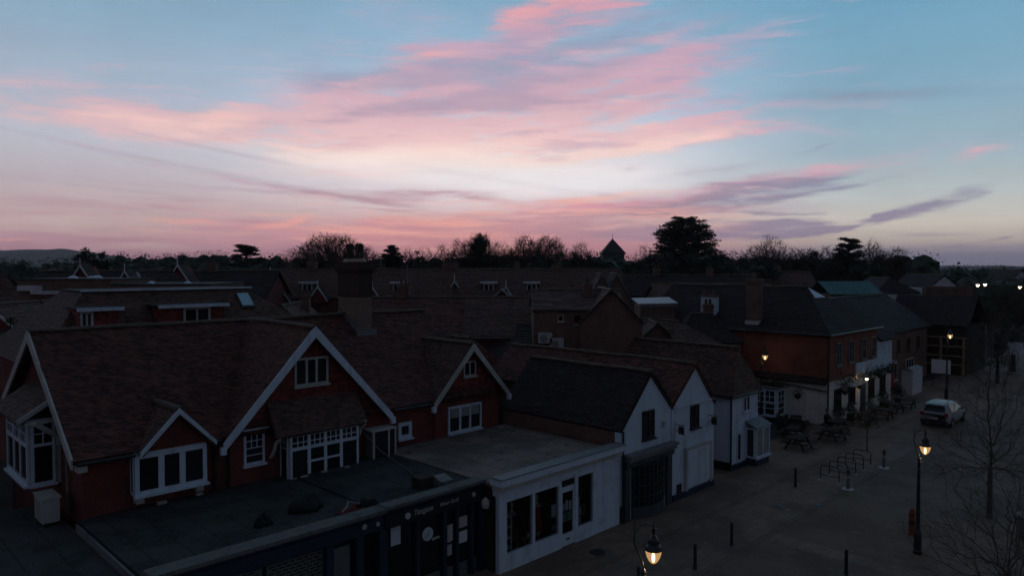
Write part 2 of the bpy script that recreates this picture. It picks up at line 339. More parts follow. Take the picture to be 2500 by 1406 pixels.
M['grey_pipe'] = material('grey_pipe', (0.22, 0.22, 0.22), 0.6, 'mottle')
M['glass_b'] = material('window_glass_curtained', (0.030, 0.030, 0.034), 0.10, 'mottle', (0.012, 0.013, 0.017), scale=1.5, spec=0.45)
M['glass_c'] = material('window_glass_bluish', (0.016, 0.020, 0.028), 0.03, spec=0.6)
M['coping'] = material('weathered_coping', (0.125, 0.125, 0.122), 0.8, 'streak', (0.07, 0.072, 0.07))
M['glass'] = material('window_glass_dark', (0.010, 0.012, 0.016), 0.06, spec=0.45)
M['glass_sky'] = material('skylight_sky_tint_glass', (0.30, 0.50, 0.58), 0.06, spec=0.8)  # sky reflection put into the pane as a pale teal base colour
M['blind'] = material('roller_blind', (0.30, 0.30, 0.30), 0.8, 'mottle')
M['timber'] = material('weathered_timber', (0.13, 0.085, 0.055), 0.8, 'mottle', (0.08, 0.055, 0.04), scale=2)
M['lit_timber'] = material('lamplit_timber', (0.34, 0.24, 0.14), 0.8, 'mottle', (0.22, 0.15, 0.09), scale=2)  # brighter timber: the street lamp's light on the frames is in the colour
M['dark_timber'] = material('dark_timber', (0.040, 0.028, 0.022), 0.8, 'mottle', (0.025, 0.02, 0.016), scale=2)
M['grey_green'] = material('grey_green_paint', (0.13, 0.15, 0.14), 0.55, 'mottle', (0.09, 0.105, 0.10))
M['ac'] = material('air_unit_enamel', (0.42, 0.43, 0.40), 0.5, 'mottle', (0.33, 0.34, 0.32))
M['dark'] = material('dark_void', (0.006, 0.006, 0.007), 0.9)
M['interior'] = material('shop_interior', (0.045, 0.036, 0.034), 0.9, 'mottle', (0.025, 0.022, 0.022))
M['bark'] = material('bark', (0.050, 0.040, 0.034), 0.95, 'mottle', (0.030, 0.026, 0.024), scale=3)
M['twig'] = material('twig', (0.060, 0.044, 0.038), 0.95)
M['evergreen'] = material('evergreen_leaf', (0.026, 0.038, 0.018), 0.7, 'mottle', (0.016, 0.026, 0.014), scale=0.6)
M['cedar'] = material('cedar_needle', (0.024, 0.036, 0.024), 0.75, 'mottle', (0.016, 0.024, 0.018), scale=0.6)
M['leaf_dry'] = material('young_leaf', (0.085, 0.085, 0.035), 0.7, 'mottle', (0.06, 0.055, 0.025), scale=3)
M['ivy'] = material('shrub_leaf', (0.030, 0.050, 0.026), 0.6, 'mottle', (0.018, 0.030, 0.018), scale=2)
M['paper'] = material('white_paper', (0.62, 0.64, 0.68), 0.7)
M['paper_cool'] = material('poster_pale', (0.48, 0.54, 0.60), 0.7, 'mottle', (0.40, 0.45, 0.52), scale=4)
M['green_card'] = material('green_card', (0.18, 0.34, 0.27), 0.7)
M['red_cloth'] = material('red_cloth', (0.30, 0.025, 0.03), 0.8, 'mottle', (0.2, 0.02, 0.025), scale=5)
M['dull_red'] = material('dull_red_cloth', (0.14, 0.018, 0.022), 0.85, 'mottle', (0.08, 0.012, 0.014), scale=5)
M['street_bark'] = material('street_tree_bark', (0.085, 0.072, 0.060), 0.95)
M['teal'] = material('teal_sheet_roof', (0.045, 0.150, 0.155), 0.5, 'mottle', (0.035, 0.115, 0.12), scale=0.5)
M['orange'] = material('orange_plastic', (0.22, 0.062, 0.035), 0.7, 'mottle', (0.14, 0.04, 0.025))
M['stone'] = material('church_stone', (0.12, 0.11, 0.105), 0.9, 'mottle', (0.08, 0.075, 0.07), scale=0.5)
M['rubber'] = material('tyre_rubber', (0.012, 0.012, 0.012), 0.85)

class MB:
    """collects faces; build() links them as one mesh object"""
    def __init__(s): s.v, s.f = [], []
    def poly(s, pts):
        i = len(s.v); s.v += [tuple(p) for p in pts]; s.f.append(tuple(range(i, i + len(pts)))); return s
    def box(s, x0, x1, y0, y1, z0, z1):
        if x1 < x0: x0, x1 = x1, x0
        if y1 < y0: y0, y1 = y1, y0
        if z1 < z0: z0, z1 = z1, z0
        i = len(s.v)
        s.v += [(x0, y0, z0), (x1, y0, z0), (x1, y1, z0), (x0, y1, z0), (x0, y0, z1), (x1, y0, z1), (x1, y1, z1), (x0, y1, z1)]
        for q in ((0, 3, 2, 1), (4, 5, 6, 7), (0, 1, 5, 4), (1, 2, 6, 5), (2, 3, 7, 6), (3, 0, 4, 7)): s.f.append(tuple(i + k for k in q))
        return s
    def prism(s, pts, d):
        """flat outline pts pushed along vector d"""
        n = len(pts); i = len(s.v); d = Vector(d)
        s.v += [tuple(p) for p in pts] + [tuple(Vector(p) + d) for p in pts]
        s.f.append(tuple(range(i + n - 1, i - 1, -1))); s.f.append(tuple(range(i + n, i + 2 * n)))
        for k in range(n):
            l = (k + 1) % n
            s.f.append((i + k, i + l, i + n + l, i + n + k))
        return s
    def bar(s, a, b, w, h=None, up=(0, 0, 1)):
        """square bar from a to b"""
        a, b = Vector(a), Vector(b); h = h or w
        d = (b - a).normalized(); up = Vector(up)
        if abs(d.dot(up)) > 0.95: up = Vector((1, 0, 0))
        sx = d.cross(up).normalized() * w / 2; sy = sx.cross(d).normalized() * h / 2
        s.prism([a - sx - sy, a + sx - sy, a + sx + sy, a - sx + sy], b - a); return s
    def tube(s, pts, rad, n=8, cap=True):
        """round tube along points; rad a number or list"""
        pts = [Vector(p) for p in pts]
        if not isinstance(rad, (list, tuple)): rad = [rad] * len(pts)
        base = len(s.v); prev = None
        for k, p in enumerate(pts):
            d = (pts[min(k + 1, len(pts) - 1)] - pts[max(k - 1, 0)]).normalized()
            if prev is None:
                up = Vector((0, 0, 1)) if abs(d.z) < 0.9 else Vector((1, 0, 0))
                e = d.cross(up).normalized()
            else:
                e = (prev - d * prev.dot(d)).normalized()
            prev = e; o = d.cross(e)
            for j in range(n):
                t = 2 * math.pi * j / n
                s.v.append(tuple(p + (e * math.cos(t) + o * math.sin(t)) * rad[k]))
        for k in range(len(pts) - 1):
            for j in range(n):
                l = (j + 1) % n
                s.f.append((base + k * n + j, base + k * n + l, base + (k + 1) * n + l, base + (k + 1) * n + j))
        if cap:
            s.f.append(tuple(base + j for j in range(n - 1, -1, -1)))
            q = base + (len(pts) - 1) * n
            s.f.append(tuple(q + j for j in range(n)))
        return s
    def lathe(s, prof, cx=0, cy=0, n=14):
        """profile of (radius, z) turned about a vertical axis"""
        base = len(s.v)
        for r, z in prof:
            for j in range(n):
                t = 2 * math.pi * j / n
                s.v.append((cx + r * math.cos(t), cy + r * math.sin(t), z))
        for k in range(len(prof) - 1):
            for j in range(n):
                l = (j + 1) % n
                s.f.append((base + k * n + j, base + k * n + l, base + (k + 1) * n + l, base + (k + 1) * n + j))
        s.f.append(tuple(base + j for j in range(n - 1, -1, -1)))
        q = base + (len(prof) - 1) * n
        s.f.append(tuple(q + j for j in range(n)))
        return s
    def mesh(s, name, mt, off=(0, 0, 0), smooth=False):
        me = bpy.data.meshes.new(name)
        ox, oy, oz = off
        me.from_pydata([(a - ox, b - oy, c - oz) for a, b, c in s.v], [], s.f)
        me.materials.append(M[mt] if isinstance(mt, str) else mt)
        me.update()
        if smooth: me.polygons.foreach_set('use_smooth', [True] * len(me.polygons))
        return me
    def build(s, name, mt, parent=None, smooth=False):
        off = ORG.get(root_of(parent).name, (0, 0, 0)) if parent else (0, 0, 0)
        o = bpy.data.objects.new(name, s.mesh(name, mt, off, smooth))
        COL.objects.link(o)
        if parent: o.parent = parent
        return o

ORG = {}            # base point of each thing in its own (possibly turned) frame
def root_of(o):
    while o.parent: o = o.parent
    return o

def tag(o, label=None, cat=None, group=None, kind=None):
    if label: o['label'] = label
    if cat: o['category'] = cat
    if group: o['group'] = group
    if kind: o['kind'] = kind
    return o

def thing(name, label, cat, at=(0, 0, 0), turn=R45, group=None):
    """an Empty at the thing's base; 'at' and all part coordinates are in the turned frame (u, v, z)"""
    o = bpy.data.objects.new(name, None); COL.objects.link(o)
    o.empty_display_size = 0.3
    c, s = math.cos(turn), math.sin(turn)
    o.location = (c * at[0] - s * at[1], s * at[0] + c * at[1], at[2])
    o.rotation_euler = (0, 0, turn)
    ORG[o.name] = tuple(at)
    return tag(o, label, cat, group)

def structure(name, mb, mt, turn=0.0):
    o = mb.build(name, mt); o.rotation_euler = (0, 0, turn); return tag(o, kind='structure')

def copy_tree(o, at, turn, label=None, parent=None):
    """copy a thing with its parts and sub-parts to a new place"""
    c = o.copy(); COL.objects.link(c)
    if parent: c.parent = parent
    else:
        k, s = math.cos(R45), math.sin(R45)
        c.location = (k * at[0] - s * at[1], s * at[0] + k * at[1], at[2]); c.rotation_euler = (0, 0, turn)
        if label: c['label'] = label
    for ch in [q for q in o.children]: copy_tree(ch, None, None, None, c)
    return c

# --- building pieces; face maps (along, outwards, z) to the frame
def face_v(plane): return lambda a, o, z: (a, plane - o, z)        # a wall looking to the road (-v)
def face_u(plane): return lambda a, o, z: (plane - o, a, z)        # a wall looking back along the street (-u)
def fbox(mb, mp, a0, a1, o0, o1, z0, z1):
    p, q = mp(a0, o0, z0), mp(a1, o1, z1)
    return mb.box(p[0], q[0], p[1], q[1], p[2], q[2])

def window(parent, mp, a0, a1, z0, z1, cols=1, rows=1, fw=0.07, bar=0.03, mat='white', out=0.07, sill=0.1, glass='glass', mull=None, blind=None, name='window', split=None):
    """frame with mullions, every pane a piece of its own, a sill"""
    f = MB()
    fbox(f, mp, a0, a1, 0.0, out, z1 - fw, z1); fbox(f, mp, a0, a1, 0.0, out, z0, z0 + fw)
    fbox(f, mp, a0, a0 + fw, 0.0, out, z0 + fw, z1 - fw); fbox(f, mp, a1 - fw, a1, 0.0, out, z0 + fw, z1 - fw)
    mull = mull or bar
    A0, A1, Z0, Z1 = a0 + fw, a1 - fw, z0 + fw, z1 - fw
    cells = []
    cw = (A1 - A0) / cols
    spans = [(Z0, Z1, rows, 1)] if not split else [(Z0, Z0 + (Z1 - Z0) * split[0], split[1], 1), (Z0 + (Z1 - Z0) * split[0], Z1, split[2], split[3])]
    for k in range(1, cols): fbox(f, mp, A0 + cw * k - mull / 2, A0 + cw * k + mull / 2, 0.0, out - 0.006, Z0, Z1)
    for si, (s0, s1, nr, nc) in enumerate(spans):
        if si: fbox(f, mp, A0, A1, 0.0, out - 0.009, s0 - mull / 2, s0 + mull / 2)
        for k in range(cols):
            c0, c1 = A0 + cw * k, A0 + cw * (k + 1)
            for j in range(1, nr): fbox(f, mp, c0, c1, 0.0, out - 0.014, s0 + (s1 - s0) * j / nr - bar / 2, s0 + (s1 - s0) * j / nr + bar / 2)
            for i in range(1, nc): fbox(f, mp, c0 + (c1 - c0) * i / nc - bar / 2, c0 + (c1 - c0) * i / nc + bar / 2, 0.0, out - 0.017, s0, s1)
            for j in range(nr):
                for i in range(nc):
                    cells.append((c0 + (c1 - c0) * i / nc, c0 + (c1 - c0) * (i + 1) / nc, s0 + (s1 - s0) * j / nr, s0 + (s1 - s0) * (j + 1) / nr))
    w = f.build(name, mat, parent)
    for (p0, p1, q0, q1) in cells:
        fbox(MB(), mp, p0, p1, 0.006, out * 0.45 + RND.uniform(-0.002, 0.002), q0, q1).build('pane', RND.choice(('glass', 'glass', 'glass_b', 'glass_c')) if glass == 'glass' else glass, w)
    if blind:
        for k in range(cols):
            fbox(MB(), mp, A0 + cw * k + mull / 2, A0 + cw * (k + 1) - mull / 2, out * 0.45 + 0.004, out * 0.45 + 0.008, Z1 - (Z1 - Z0) * blind, Z1).build('blind', 'blind', w)
    if sill: fbox(MB(), mp, a0 - 0.05, a1 + 0.05, -0.02, out + sill, z0 - 0.07, z0 + 0.002).build('sill', mat, w)
    return w

def sag(p):
    """old timbers settle: gentle waves in every roof"""
    return 0.055 * mnoise.noise(Vector((p[0] * 0.42, p[1] * 0.42, p[2] * 0.3 + 4.0)))

def slope(mb, e0, e1, r1, r0, course=0.14, step=0.024, seg=0.34, jit=0.012, thick=0.09):
    """a tiled roof slope: overlapping courses, each a little uneven; e0-e1 eave, r0-r1 ridge"""
    e0, e1, r0, r1 = map(Vector, (e0, e1, r0, r1))
    L = ((r0 + r1) / 2 - (e0 + e1) / 2).length
    n = max(2, int(L / course)); 
    nrm = (e1 - e0).cross(r0 - e0)
    if nrm.length < 1e-6: nrm = (e1 - e0).cross(r1 - e0)
    nrm.normalize()
    if nrm.z < 0: nrm = -nrm
    W0 = max((e1 - e0).length, (r1 - r0).length)
    k = max(1, int(W0 / seg))
    for i in range(n):
        a0, a1 = e0.lerp(r0, i / n), e1.lerp(r1, i / n)
        b0, b1 = e0.lerp(r0, (i + 1) / n), e1.lerp(r1, (i + 1) / n)
        base = len(mb.v)
        for j in range(k + 1):
            t = j / k
            h = step + RND.uniform(-jit, jit) if jit else step
            lo = a0.lerp(a1, t) + nrm * h
            lift = nrm * RND.uniform(-jit, jit) * 0.5
            s0, s1 = nrm * sag(a0.lerp(a1, t)), nrm * sag(b0.lerp(b1, t))
            mb.v += [tuple(a0.lerp(a1, t) - nrm * 0.01 + s0), tuple(lo + s0), tuple(b0.lerp(b1, t) + lift + s1)]
        for j in range(k):
            q = base + 3 * j
            mb.f += [(q, q + 3, q + 4, q + 1), (q + 1, q + 4, q + 5, q + 2)]
    d = nrm * -thick
    mb.prism([e0 - nrm * 0.06, e1 - nrm * 0.06, r1 - nrm * 0.06, r0 - nrm * 0.06] if (r1 - r0).length > 1e-4 else [e0 - nrm * 0.06, e1 - nrm * 0.06, r0 - nrm * 0.06], d)
    return mb

def ridge_tiles(parent, a, b, mat='ridge', length=0.42, r=0.13):
    a, b = Vector(a), Vector(b)
    n = max(1, int((b - a).length / length))
    d = (b - a) / n
    side = Vector((-d.y, d.x, 0)).normalized()
    for i in range(n):
        p = a + d * i; q = p + d * 0.97
        p = p + Vector((0, 0, sag(p))); q = q + Vector((0, 0, sag(q)))
        m = MB(); pts0, pts1 = [], []
        for k in range(5):
            t = math.pi * k / 4
            o = side * math.cos(t) * r * 1.15 + Vector((0, 0, math.sin(t) * r * 0.9 - 0.05 + RND.uniform(-0.008, 0.008)))
            pts0.append(p + o); pts1.append(q + o + Vector((0, 0, 0.012)))
        m.prism(pts0, q - p + Vector((0, 0, 0.012)))
        m.build('ridge_tile', mat, parent)

def tile_roof(parent, slopes, mt='tile_red', ridge=None, course=0.14, seg=0.34, name='roof', ridge_len=0.42, jit=0.012):
    mb = MB()
    for s in slopes: slope(mb, *s, course=course, seg=seg, jit=jit)
    o = mb.build(name, mt, parent)
    for r in (ridge or []): ridge_tiles(o, *r, length=ridge_len)
    return o

def gable_prism(u0, u1, ap, zb, z0l, z0r, za, v0, v1, axis='v'):
    """five sided wall outline extruded from v0 to v1"""
    pts = [(u0, v0, zb), (u1, v0, zb), (u1, v0, z0r), (ap, v0, za), (u0, v0, z0l)]
    mb = MB()
    mb.prism(pts, (0, v1 - v0, 0))
    return mb

def barge(parent, pts, out, w, mat='white', th=0.07, n='bargeboard'):
    """boards along a verge: pts lower-left, apex, lower-right in the frame; out = outward unit vector"""
    out = Vector(out)
    for a, b in ((pts[0], pts[1]), (pts[2], pts[1])):
        a, b = Vector(a), Vector(b)
        MB().prism([a, b, b - Vector((0, 0, w * 1.25)), a - Vector((0, 0, w))], out * th).build(n, mat, parent)

# ------------------------------------------------------------------ the ground
def grid_sheet(x0, x1, y0, y1, z, nx=1, ny=1):
    mb = MB()
    for i in range(nx):
        for j in range(ny):
            a, b = x0 + (x1 - x0) * i / nx, x0 + (x1 - x0) * (i + 1) / nx
            c, d = y0 + (y1 - y0) * j / ny, y0 + (y1 - y0) * (j + 1) / ny
            mb.poly([(a, c, z), (b, c, z), (b, d, z), (a, d, z)])
    return mb
M['ground'] = material('field_ground', (0.035, 0.040, 0.024), 0.95, 'mottle', (0.022, 0.028, 0.018), scale=0.02)
M['asphalt'] = material('asphalt', (0.058, 0.056, 0.054), 0.85, 'mottle', (0.040, 0.039, 0.038), scale=0.35, bump=0.25)
M['paving'] = material('street_paving', (0.105, 0.097, 0.088), 0.85, 'brick', (0.080, 0.074, 0.068), mortar=(0.06, 0.056, 0.05), bw=0.42, bh=0.28, bump=0.15)
def flat_brick(name, c1, c2, mort, bw, bh, rough=0.8):
    m = bpy.data.materials.new(name); m.use_nodes = True
    q = G(m.node_tree); b = m.node_tree.nodes['Principled BSDF']; b.inputs['Roughness'].default_value = rough
    b.inputs['Specular IOR Level'].default_value = 0.25
    co = q.n('ShaderNodeTexCoord').outputs['Object']
    br = q.n('ShaderNodeTexBrick'); q.put(br.inputs['Vector'], co)
    br.inputs['Scale'].default_value = 1; br.inputs['Brick Width'].default_value = bw; br.inputs['Row Height'].default_value = bh; br.inputs['Mortar Size'].default_value = 0.008
    br.inputs['Color1'].default_value = (*c1, 1); br.inputs['Color2'].default_value = (*c2, 1); br.inputs['Mortar'].default_value = (*mort, 1)
    n1 = q.noise(co, 0.35, 7, 0.65)[0]; n2 = q.noise(co, 2.6, 5, 0.65)[0]
    c = q.mix(q.mr(n1, 0.42, 0.62, 0.0, 0.75), br.outputs[0], tuple(v * 0.45 for v in c1))
    c = q.mix(q.mr(n2, 0.55, 0.75, 0.0, 0.45), c, tuple(v * 1.5 for v in c1))
    m.node_tree.links.new(c, b.inputs['Base Color'])
    bp = q.n('ShaderNodeBump'); bp.inputs['Strength'].default_value = 0.25; bp.inputs['Distance'].default_value = 0.01
    q.put(bp.inputs['Height'], q.m('ADD', br.outputs[1], q.m('MULTIPLY', n2, -0.6))); m.node_tree.links.new(bp.outputs[0], b.inputs['Normal'])
    return m
M['paving'] = flat_brick('street_paving', (0.215, 0.150, 0.112), (0.165, 0.117, 0.090), (0.09, 0.064, 0.05), 0.45, 0.3)
M['setts'] = flat_brick('road_blocks', (0.185, 0.124, 0.090), (0.140, 0.096, 0.072), (0.075, 0.054, 0.042), 0.2, 0.1)
structure('ground', grid_sheet(-3800, 3800, -200, 4800, -0.03), 'ground')
structure('road', grid_sheet(-30, 190, -8, 13.6, 0.0), 'setts', R45)
structure('pavement', grid_sheet(-30, 190, 13.9, 21.2, 0.004), 'paving', R45)
structure('kerb', MB().box(-30, 190, 13.6, 13.9, -0.05, 0.012), 'setts', R45)
structure('yard', grid_sheet(-30, 190, 21.2, 120, -0.012), 'asphalt', R45)
structure('paving_strip', grid_sheet(28.6, 29.5, 6.0, 13.5, 0.006), 'paving', R45)
structure('paving_strip', grid_sheet(-20, 120, 16.6, 16.9, 0.008), 'setts', R45)
def disc(u, v, r, name, label, mt='black_iron'):
    t = thing(name, label, 'manhole cover', (u, v, 0.008))
    MB().lathe([(r, 0.006), (r, 0.016), (r * 0.9, 0.018)], u, v, 18).build('rim', mt, t)
    pl = MB()
    for k in range(-3, 4): pl.box(u + k * r * 0.22 - 0.02, u + k * r * 0.22 + 0.02, v - r * 0.6, v + r * 0.6, 0.017, 0.028)
    pl.build('tread_bars', mt, t)
disc(22.55, 17.71, 0.34, 'manhole_cover', 'round iron manhole cover in the paving before the white shop')
disc(32.99, 15.07, 0.26, 'manhole_cover', 'small round manhole cover further along the paving')

for k_, (u_, v_) in enumerate(((21.5, 13.75), (34.5, 13.75), (47.0, 13.75))):
    t = thing('drain_grate', ['iron drain grate by the nearest bollards', 'iron drain grate before the cycle stands', 'iron drain grate beyond the cycle stands'][k_], 'drain', (u_, v_, 0.012))
    MB().box(u_ - 0.25, u_ + 0.25, v_ - 0.14, v_ + 0.14, 0.013, 0.02).build('frame', 'black_iron', t)
    for j_ in range(6): MB().box(u_ - 0.21 + j_ * 0.075, u_ - 0.17 + j_ * 0.075, v_ - 0.12, v_ + 0.12, 0.0205, 0.028).build('bar', 'lead', t)

# ------------------------------------------------------------------ the big brick house
H = thing('brick_house', 'large red brick house with tiled roof, white bargeboards and a tall chimney', 'house', (15.8, 26.4, 0))
w = MB()
w.prism([(6.6, 26.4, 0), (6.6, 37.2, 0), (6.6, 37.2, 5.2), (6.6, 31.8, 8.7), (6.6, 26.4, 5.2)], (18.2, 0, 0))
w.prism([(11.4, 26.25, 0), (18.1, 26.25, 0), (18.1, 26.25, 5.1), (14.75, 26.25, 8.72), (11.4, 26.25, 5.1)], (0, 0.4, 0))
w.prism([(21.15, 26.28, 0), (25.3, 26.28, 0), (25.3, 26.28, 5.15), (23.25, 26.28, 7.4), (21.15, 26.28, 5.15)], (0, 6, 0))
H_WALL = w.build('wall', 'brick', H)
# hung tiles in the upper gables, laid in real courses
ht = MB()
def hung(mb, ul, ur, ap, zb, za, plane, lo, course=0.11):
    n = int((za - zb) / course)
    for i in range(n):
        z0, z1 = zb + i * course, zb + (i + 1) * course
        fr = lambda z: max(0.0, (za - z) / (za - zb))
        a0, a1 = ap - (ap - ul) * fr(z1), ap + (ur - ap) * fr(z1)
        if a1 - a0 < 0.1: break
        k = max(1, int((a1 - a0) / 0.28))
        for j in range(k):
            p, q = a0 + (a1 - a0) * j / k, a0 + (a1 - a0) * (j + 1) / k - 0.006
            o = lo + RND.uniform(0, 0.012)
            mb.poly([(p, plane - o, z0 - 0.01), (q, plane - o, z0 - 0.01), (q, plane - 0.004, z1), (p, plane - 0.004, z1)])
            mb.poly([(p, plane, z0 - 0.01), (q, plane, z0 - 0.01), (q, plane - o, z0 - 0.01), (p, plane - o, z0 - 0.01)])
hung(ht, 11.9, 17.6, 14.75, 5.6, 8.65, 26.25, 0.02)
ht.build('hung_tiles', 'brick_hung', H)['kind'] = 'stuff'
ht = MB(); hung(ht, 21.5, 24.95, 23.25, 5.62, 7.3, 26.28, 0.02)
ht.build('hung_tiles', 'brick_hung', H)['kind'] = 'stuff'
zr = lambda v: 5.15 + (v - 26.0) * 0.655
roof = tile_roof(H, [((6.2, 26.0, 5.15), (24.9, 26.0, 5.15), (24.9, 31.8, 8.95), (6.2, 31.8, 8.95)),
                     ((24.9, 37.6, 5.15), (6.2, 37.6, 5.15), (6.2, 31.8, 8.95), (24.9, 31.8, 8.95))], 'tile_red',
                 [((6.2, 31.8, 8.99), (24.9, 31.8, 8.99))], course=0.115, seg=0.27)
tile_roof(H, [((10.95, 31.8, 4.84), (10.95, 25.82, 4.84), (14.75, 25.82, 9.0), (14.75, 31.8, 9.0)),
              ((18.52, 25.82, 4.84), (18.52, 31.8, 4.84), (14.75, 31.8, 9.0), (14.75, 25.82, 9.0))], 'tile_red', [((14.75, 25.84, 9.03), (14.75, 31.6, 9.03))], course=0.115, seg=0.27, name='gable_roof')
tile_roof(H, [((20.77, 31.0, 4.97), (20.77, 25.85, 4.97), (23.25, 25.85, 7.66), (23.25, 31.0, 7.66)),
              ((25.68, 25.85, 5.0), (25.68, 31.0, 5.0), (23.25, 31.0, 7.66), (23.25, 25.85, 7.66))], 'tile_brown', [((23.25, 25.87, 7.69), (23.25, 30.2, 7.69))], course=0.115, seg=0.27, name='gable_roof')
tile_roof(H, [((8.12, 28.6, 5.10), (8.12, 25.72, 5.10), (9.42, 25.72, 6.46), (9.42, 28.6, 6.46)),
              ((10.72, 25.72, 5.10), (10.72, 28.6, 5.10), (9.42, 28.6, 6.46), (9.42, 25.72, 6.46))], 'tile_brown', [((9.42, 25.74, 6.49), (9.42, 28.0, 6.49))], course=0.115, seg=0.27, name='dormer_roof')
# bargeboards with a mould strip
barge(H, [(10.98, 25.86, 4.95), (14.75, 25.86, 9.02), (18.48, 25.86, 4.95)], (0, -1, 0), 0.36, 'white')
barge(H, [(20.8, 25.89, 5.07), (23.25, 25.89, 7.70), (25.66, 25.89, 5.07)], (0, -1, 0), 0.30, 'offwhite')
barge(H, [(8.14, 25.76, 5.16), (9.42, 25.76, 6.50), (10.70, 25.76, 5.16)], (0, -1, 0), 0.17, 'white')
barge(H, [(6.24, 37.5, 5.3), (6.24, 31.8, 9.0), (6.24, 26.05, 5.24)], (-1, 0, 0), 0.34, 'offwhite')
for (uu, vv, zz) in ((10.98, 25.78, 4.95), (18.48, 25.78, 4.95), (20.8, 25.82, 5.07), (25.66, 25.82, 5.07)):
    MB().box(uu - 0.1, uu + 0.1, vv - 0.02, vv + 0.12, zz - 0.40, zz - 0.12).build('eaves_block', 'white', H)
# gutters
for a, b in ((6.3, 8.05), (10.8, 10.95), (18.6, 20.7)):
    MB().tube([(a, 25.93, 5.06), (b, 25.93, 5.06)], 0.06, 8).build('gutter', 'black', H)
# front windows
fv = face_v(26.25)
window(H, fv, 14.02, 15.52, 6.62, 7.74, cols=3, fw=0.09, mull=0.10, mat='offwhite')
window(H, face_v(26.28), 22.93, 23.72, 6.05, 6.78, cols=2, fw=0.07, mull=0.07, mat='offwhite')
window(H, face_v(26.28), 21.95, 24.08, 3.42, 4.70, cols=3, fw=0.10, mull=0.12, mat='white', blind=0.42)
window(H, fv, 11.92, 12.74, 3.88, 5.14, cols=1, fw=0.09, bar=0.035, mat='white', split=(0.5, 2, 2, 3))
window(H, face_v(26.4), 19.13, 19.88, 3.62, 4.36, cols=1, fw=0.17, mat='white')
MB().box(11.83, 12.83, 26.06, 26.24, 5.14, 5.26).build('window_hood', 'white', H)
# oriel under the dormer gable
MB().box(8.03, 10.43, 26.01, 26.4, 3.62, 5.12).build('oriel_box', 'white', H)
window(H, face_v(26.0), 8.03, 10.43, 3.66, 5.04, cols=3, fw=0.14, mull=0.20, mat='white', sill=0.12)
window(H, lambda a, o, z: (8.03 - o, a, z), 26.06, 26.36, 3.70, 5.0, cols=1, fw=0.05, sill=0, mat='white', out=0.03)
dg = MB(); dg.prism([(8.3, 25.98, 5.10), (10.54, 25.98, 5.10), (9.42, 25.98, 6.28)], (0, 0.3, 0)); dg.build('dormer_gable', 'brick', H)
MB().box(8.1, 8.35, 26.05, 26.38, 3.35, 3.6).build('corbel', 'offwhite', H)
MB().box(10.1, 10.35, 26.05, 26.38, 3.35, 3.6).build('corbel', 'offwhite', H)
# bay window with a tiled hood on brackets
MB().box(13.42, 16.50, 25.56, 26.25, 3.06, 4.92).build('bay_box', 'white', H)
window(H, face_v(25.55), 13.42, 16.50, 3.12, 4.90, cols=4, fw=0.10, mull=0.13, bar=0.035, mat='white', split=(0.70, 1, 2, 3), sill=0.10)
MB().box(14.15, 15.72, 25.48, 25.549, 3.72, 3.80).build('transom', 'white', H)
window(H, lambda a, o, z: (13.41 - o, a, z), 25.62, 26.2, 3.12, 4.90, cols=1, fw=0.06, bar=0.03, mat='white', split=(0.70, 1, 2, 2), sill=0, out=0.04)
tile_roof(H, [((12.85, 25.32, 4.92), (16.85, 25.32, 4.92), (16.85, 26.26, 6.18), (12.85, 26.26, 6.18))], 'tile_brown', course=0.115, seg=0.27, name='bay_hood')
MB().box(12.9, 16.8, 25.4, 26.25, 4.905, 4.96).build('hood_soffit', 'dark_timber', H)
for uu in (12.92, 16.72):
    br = MB()
    br.prism([(uu, 25.34, 4.94), (uu, 26.24, 6.1), (uu, 26.24, 5.86), (uu, 25.42, 4.80)], (0.10, 0, 0)); br.build('hood_barge', 'offwhite', H)
    br = MB()
    br.tube([(uu + 0.05, 26.2, 4.0), (uu + 0.05, 26.05, 4.12), (uu + 0.05, 25.85, 4.38), (uu + 0.05, 25.74, 4.62), (uu + 0.05, 25.5, 4.80)], 0.07, 6); br.build('bracket', 'offwhite', H)
# left end: oriel with tiled hood and beam
MB().box(5.66, 6.6, 29.12, 32.4, 3.78, 6.12).build('oriel_box', 'offwhite', H)
window(H, face_u(5.65), 29.12, 32.4, 3.85, 6.1, cols=3, fw=0.12, mull=0.14, bar=0.035, mat='white', split=(0.62, 1, 2, 3), sill=0.10)
window(H, face_v(29.11), 5.70, 6.42, 3.85, 6.1, cols=1, fw=0.09, mull=0.10, bar=0.035, mat='white', split=(0.62, 1, 2, 2), sill=0.08)
tile_roof(H, [((5.25, 33.1, 6.12), (5.25, 28.95, 6.12), (6.62, 28.95, 6.98), (6.62, 33.1, 6.98))], 'tile_brown', course=0.115, seg=0.27, name='oriel_hood')
MB().prism([(5.28, 28.95, 6.2), (6.45, 28.95, 6.93), (6.45, 28.95, 6.75), (5.28, 28.95, 6.02)], (0, -0.07, 0)).build('hood_barge', 'offwhite', H)
MB().bar((5.5, 28.92, 6.02), (6.6, 28.92, 6.06), 0.11).build('beam', 'offwhite', H)
MB().bar((5.75, 28.76, 6.05), (6.5, 28.9, 5.45), 0.16).build('brace', 'offwhite', H)
MB().box(6.42, 6.6, 28.72, 28.9, 5.2, 5.5).build('brace_foot', 'offwhite', H)
MB().tube([(6.5, 27.9, 5.0), (6.5, 27.9, 3.0)], 0.045, 8).build('drainpipe', 'grey_pipe', H)
MB().box(6.35, 6.62, 25.95, 26.38, 4.78, 4.98).build('kneeler', 'offwhite', H)
MB().tube([(10.85, 26.32, 5.0), (10.85, 26.32, 3.2)], 0.05, 8).build('drainpipe', 'black', H)
MB().tube([(11.25, 26.16, 4.8), (11.25, 26.16, 3.2)], 0.05, 8).build('drainpipe', 'black', H)
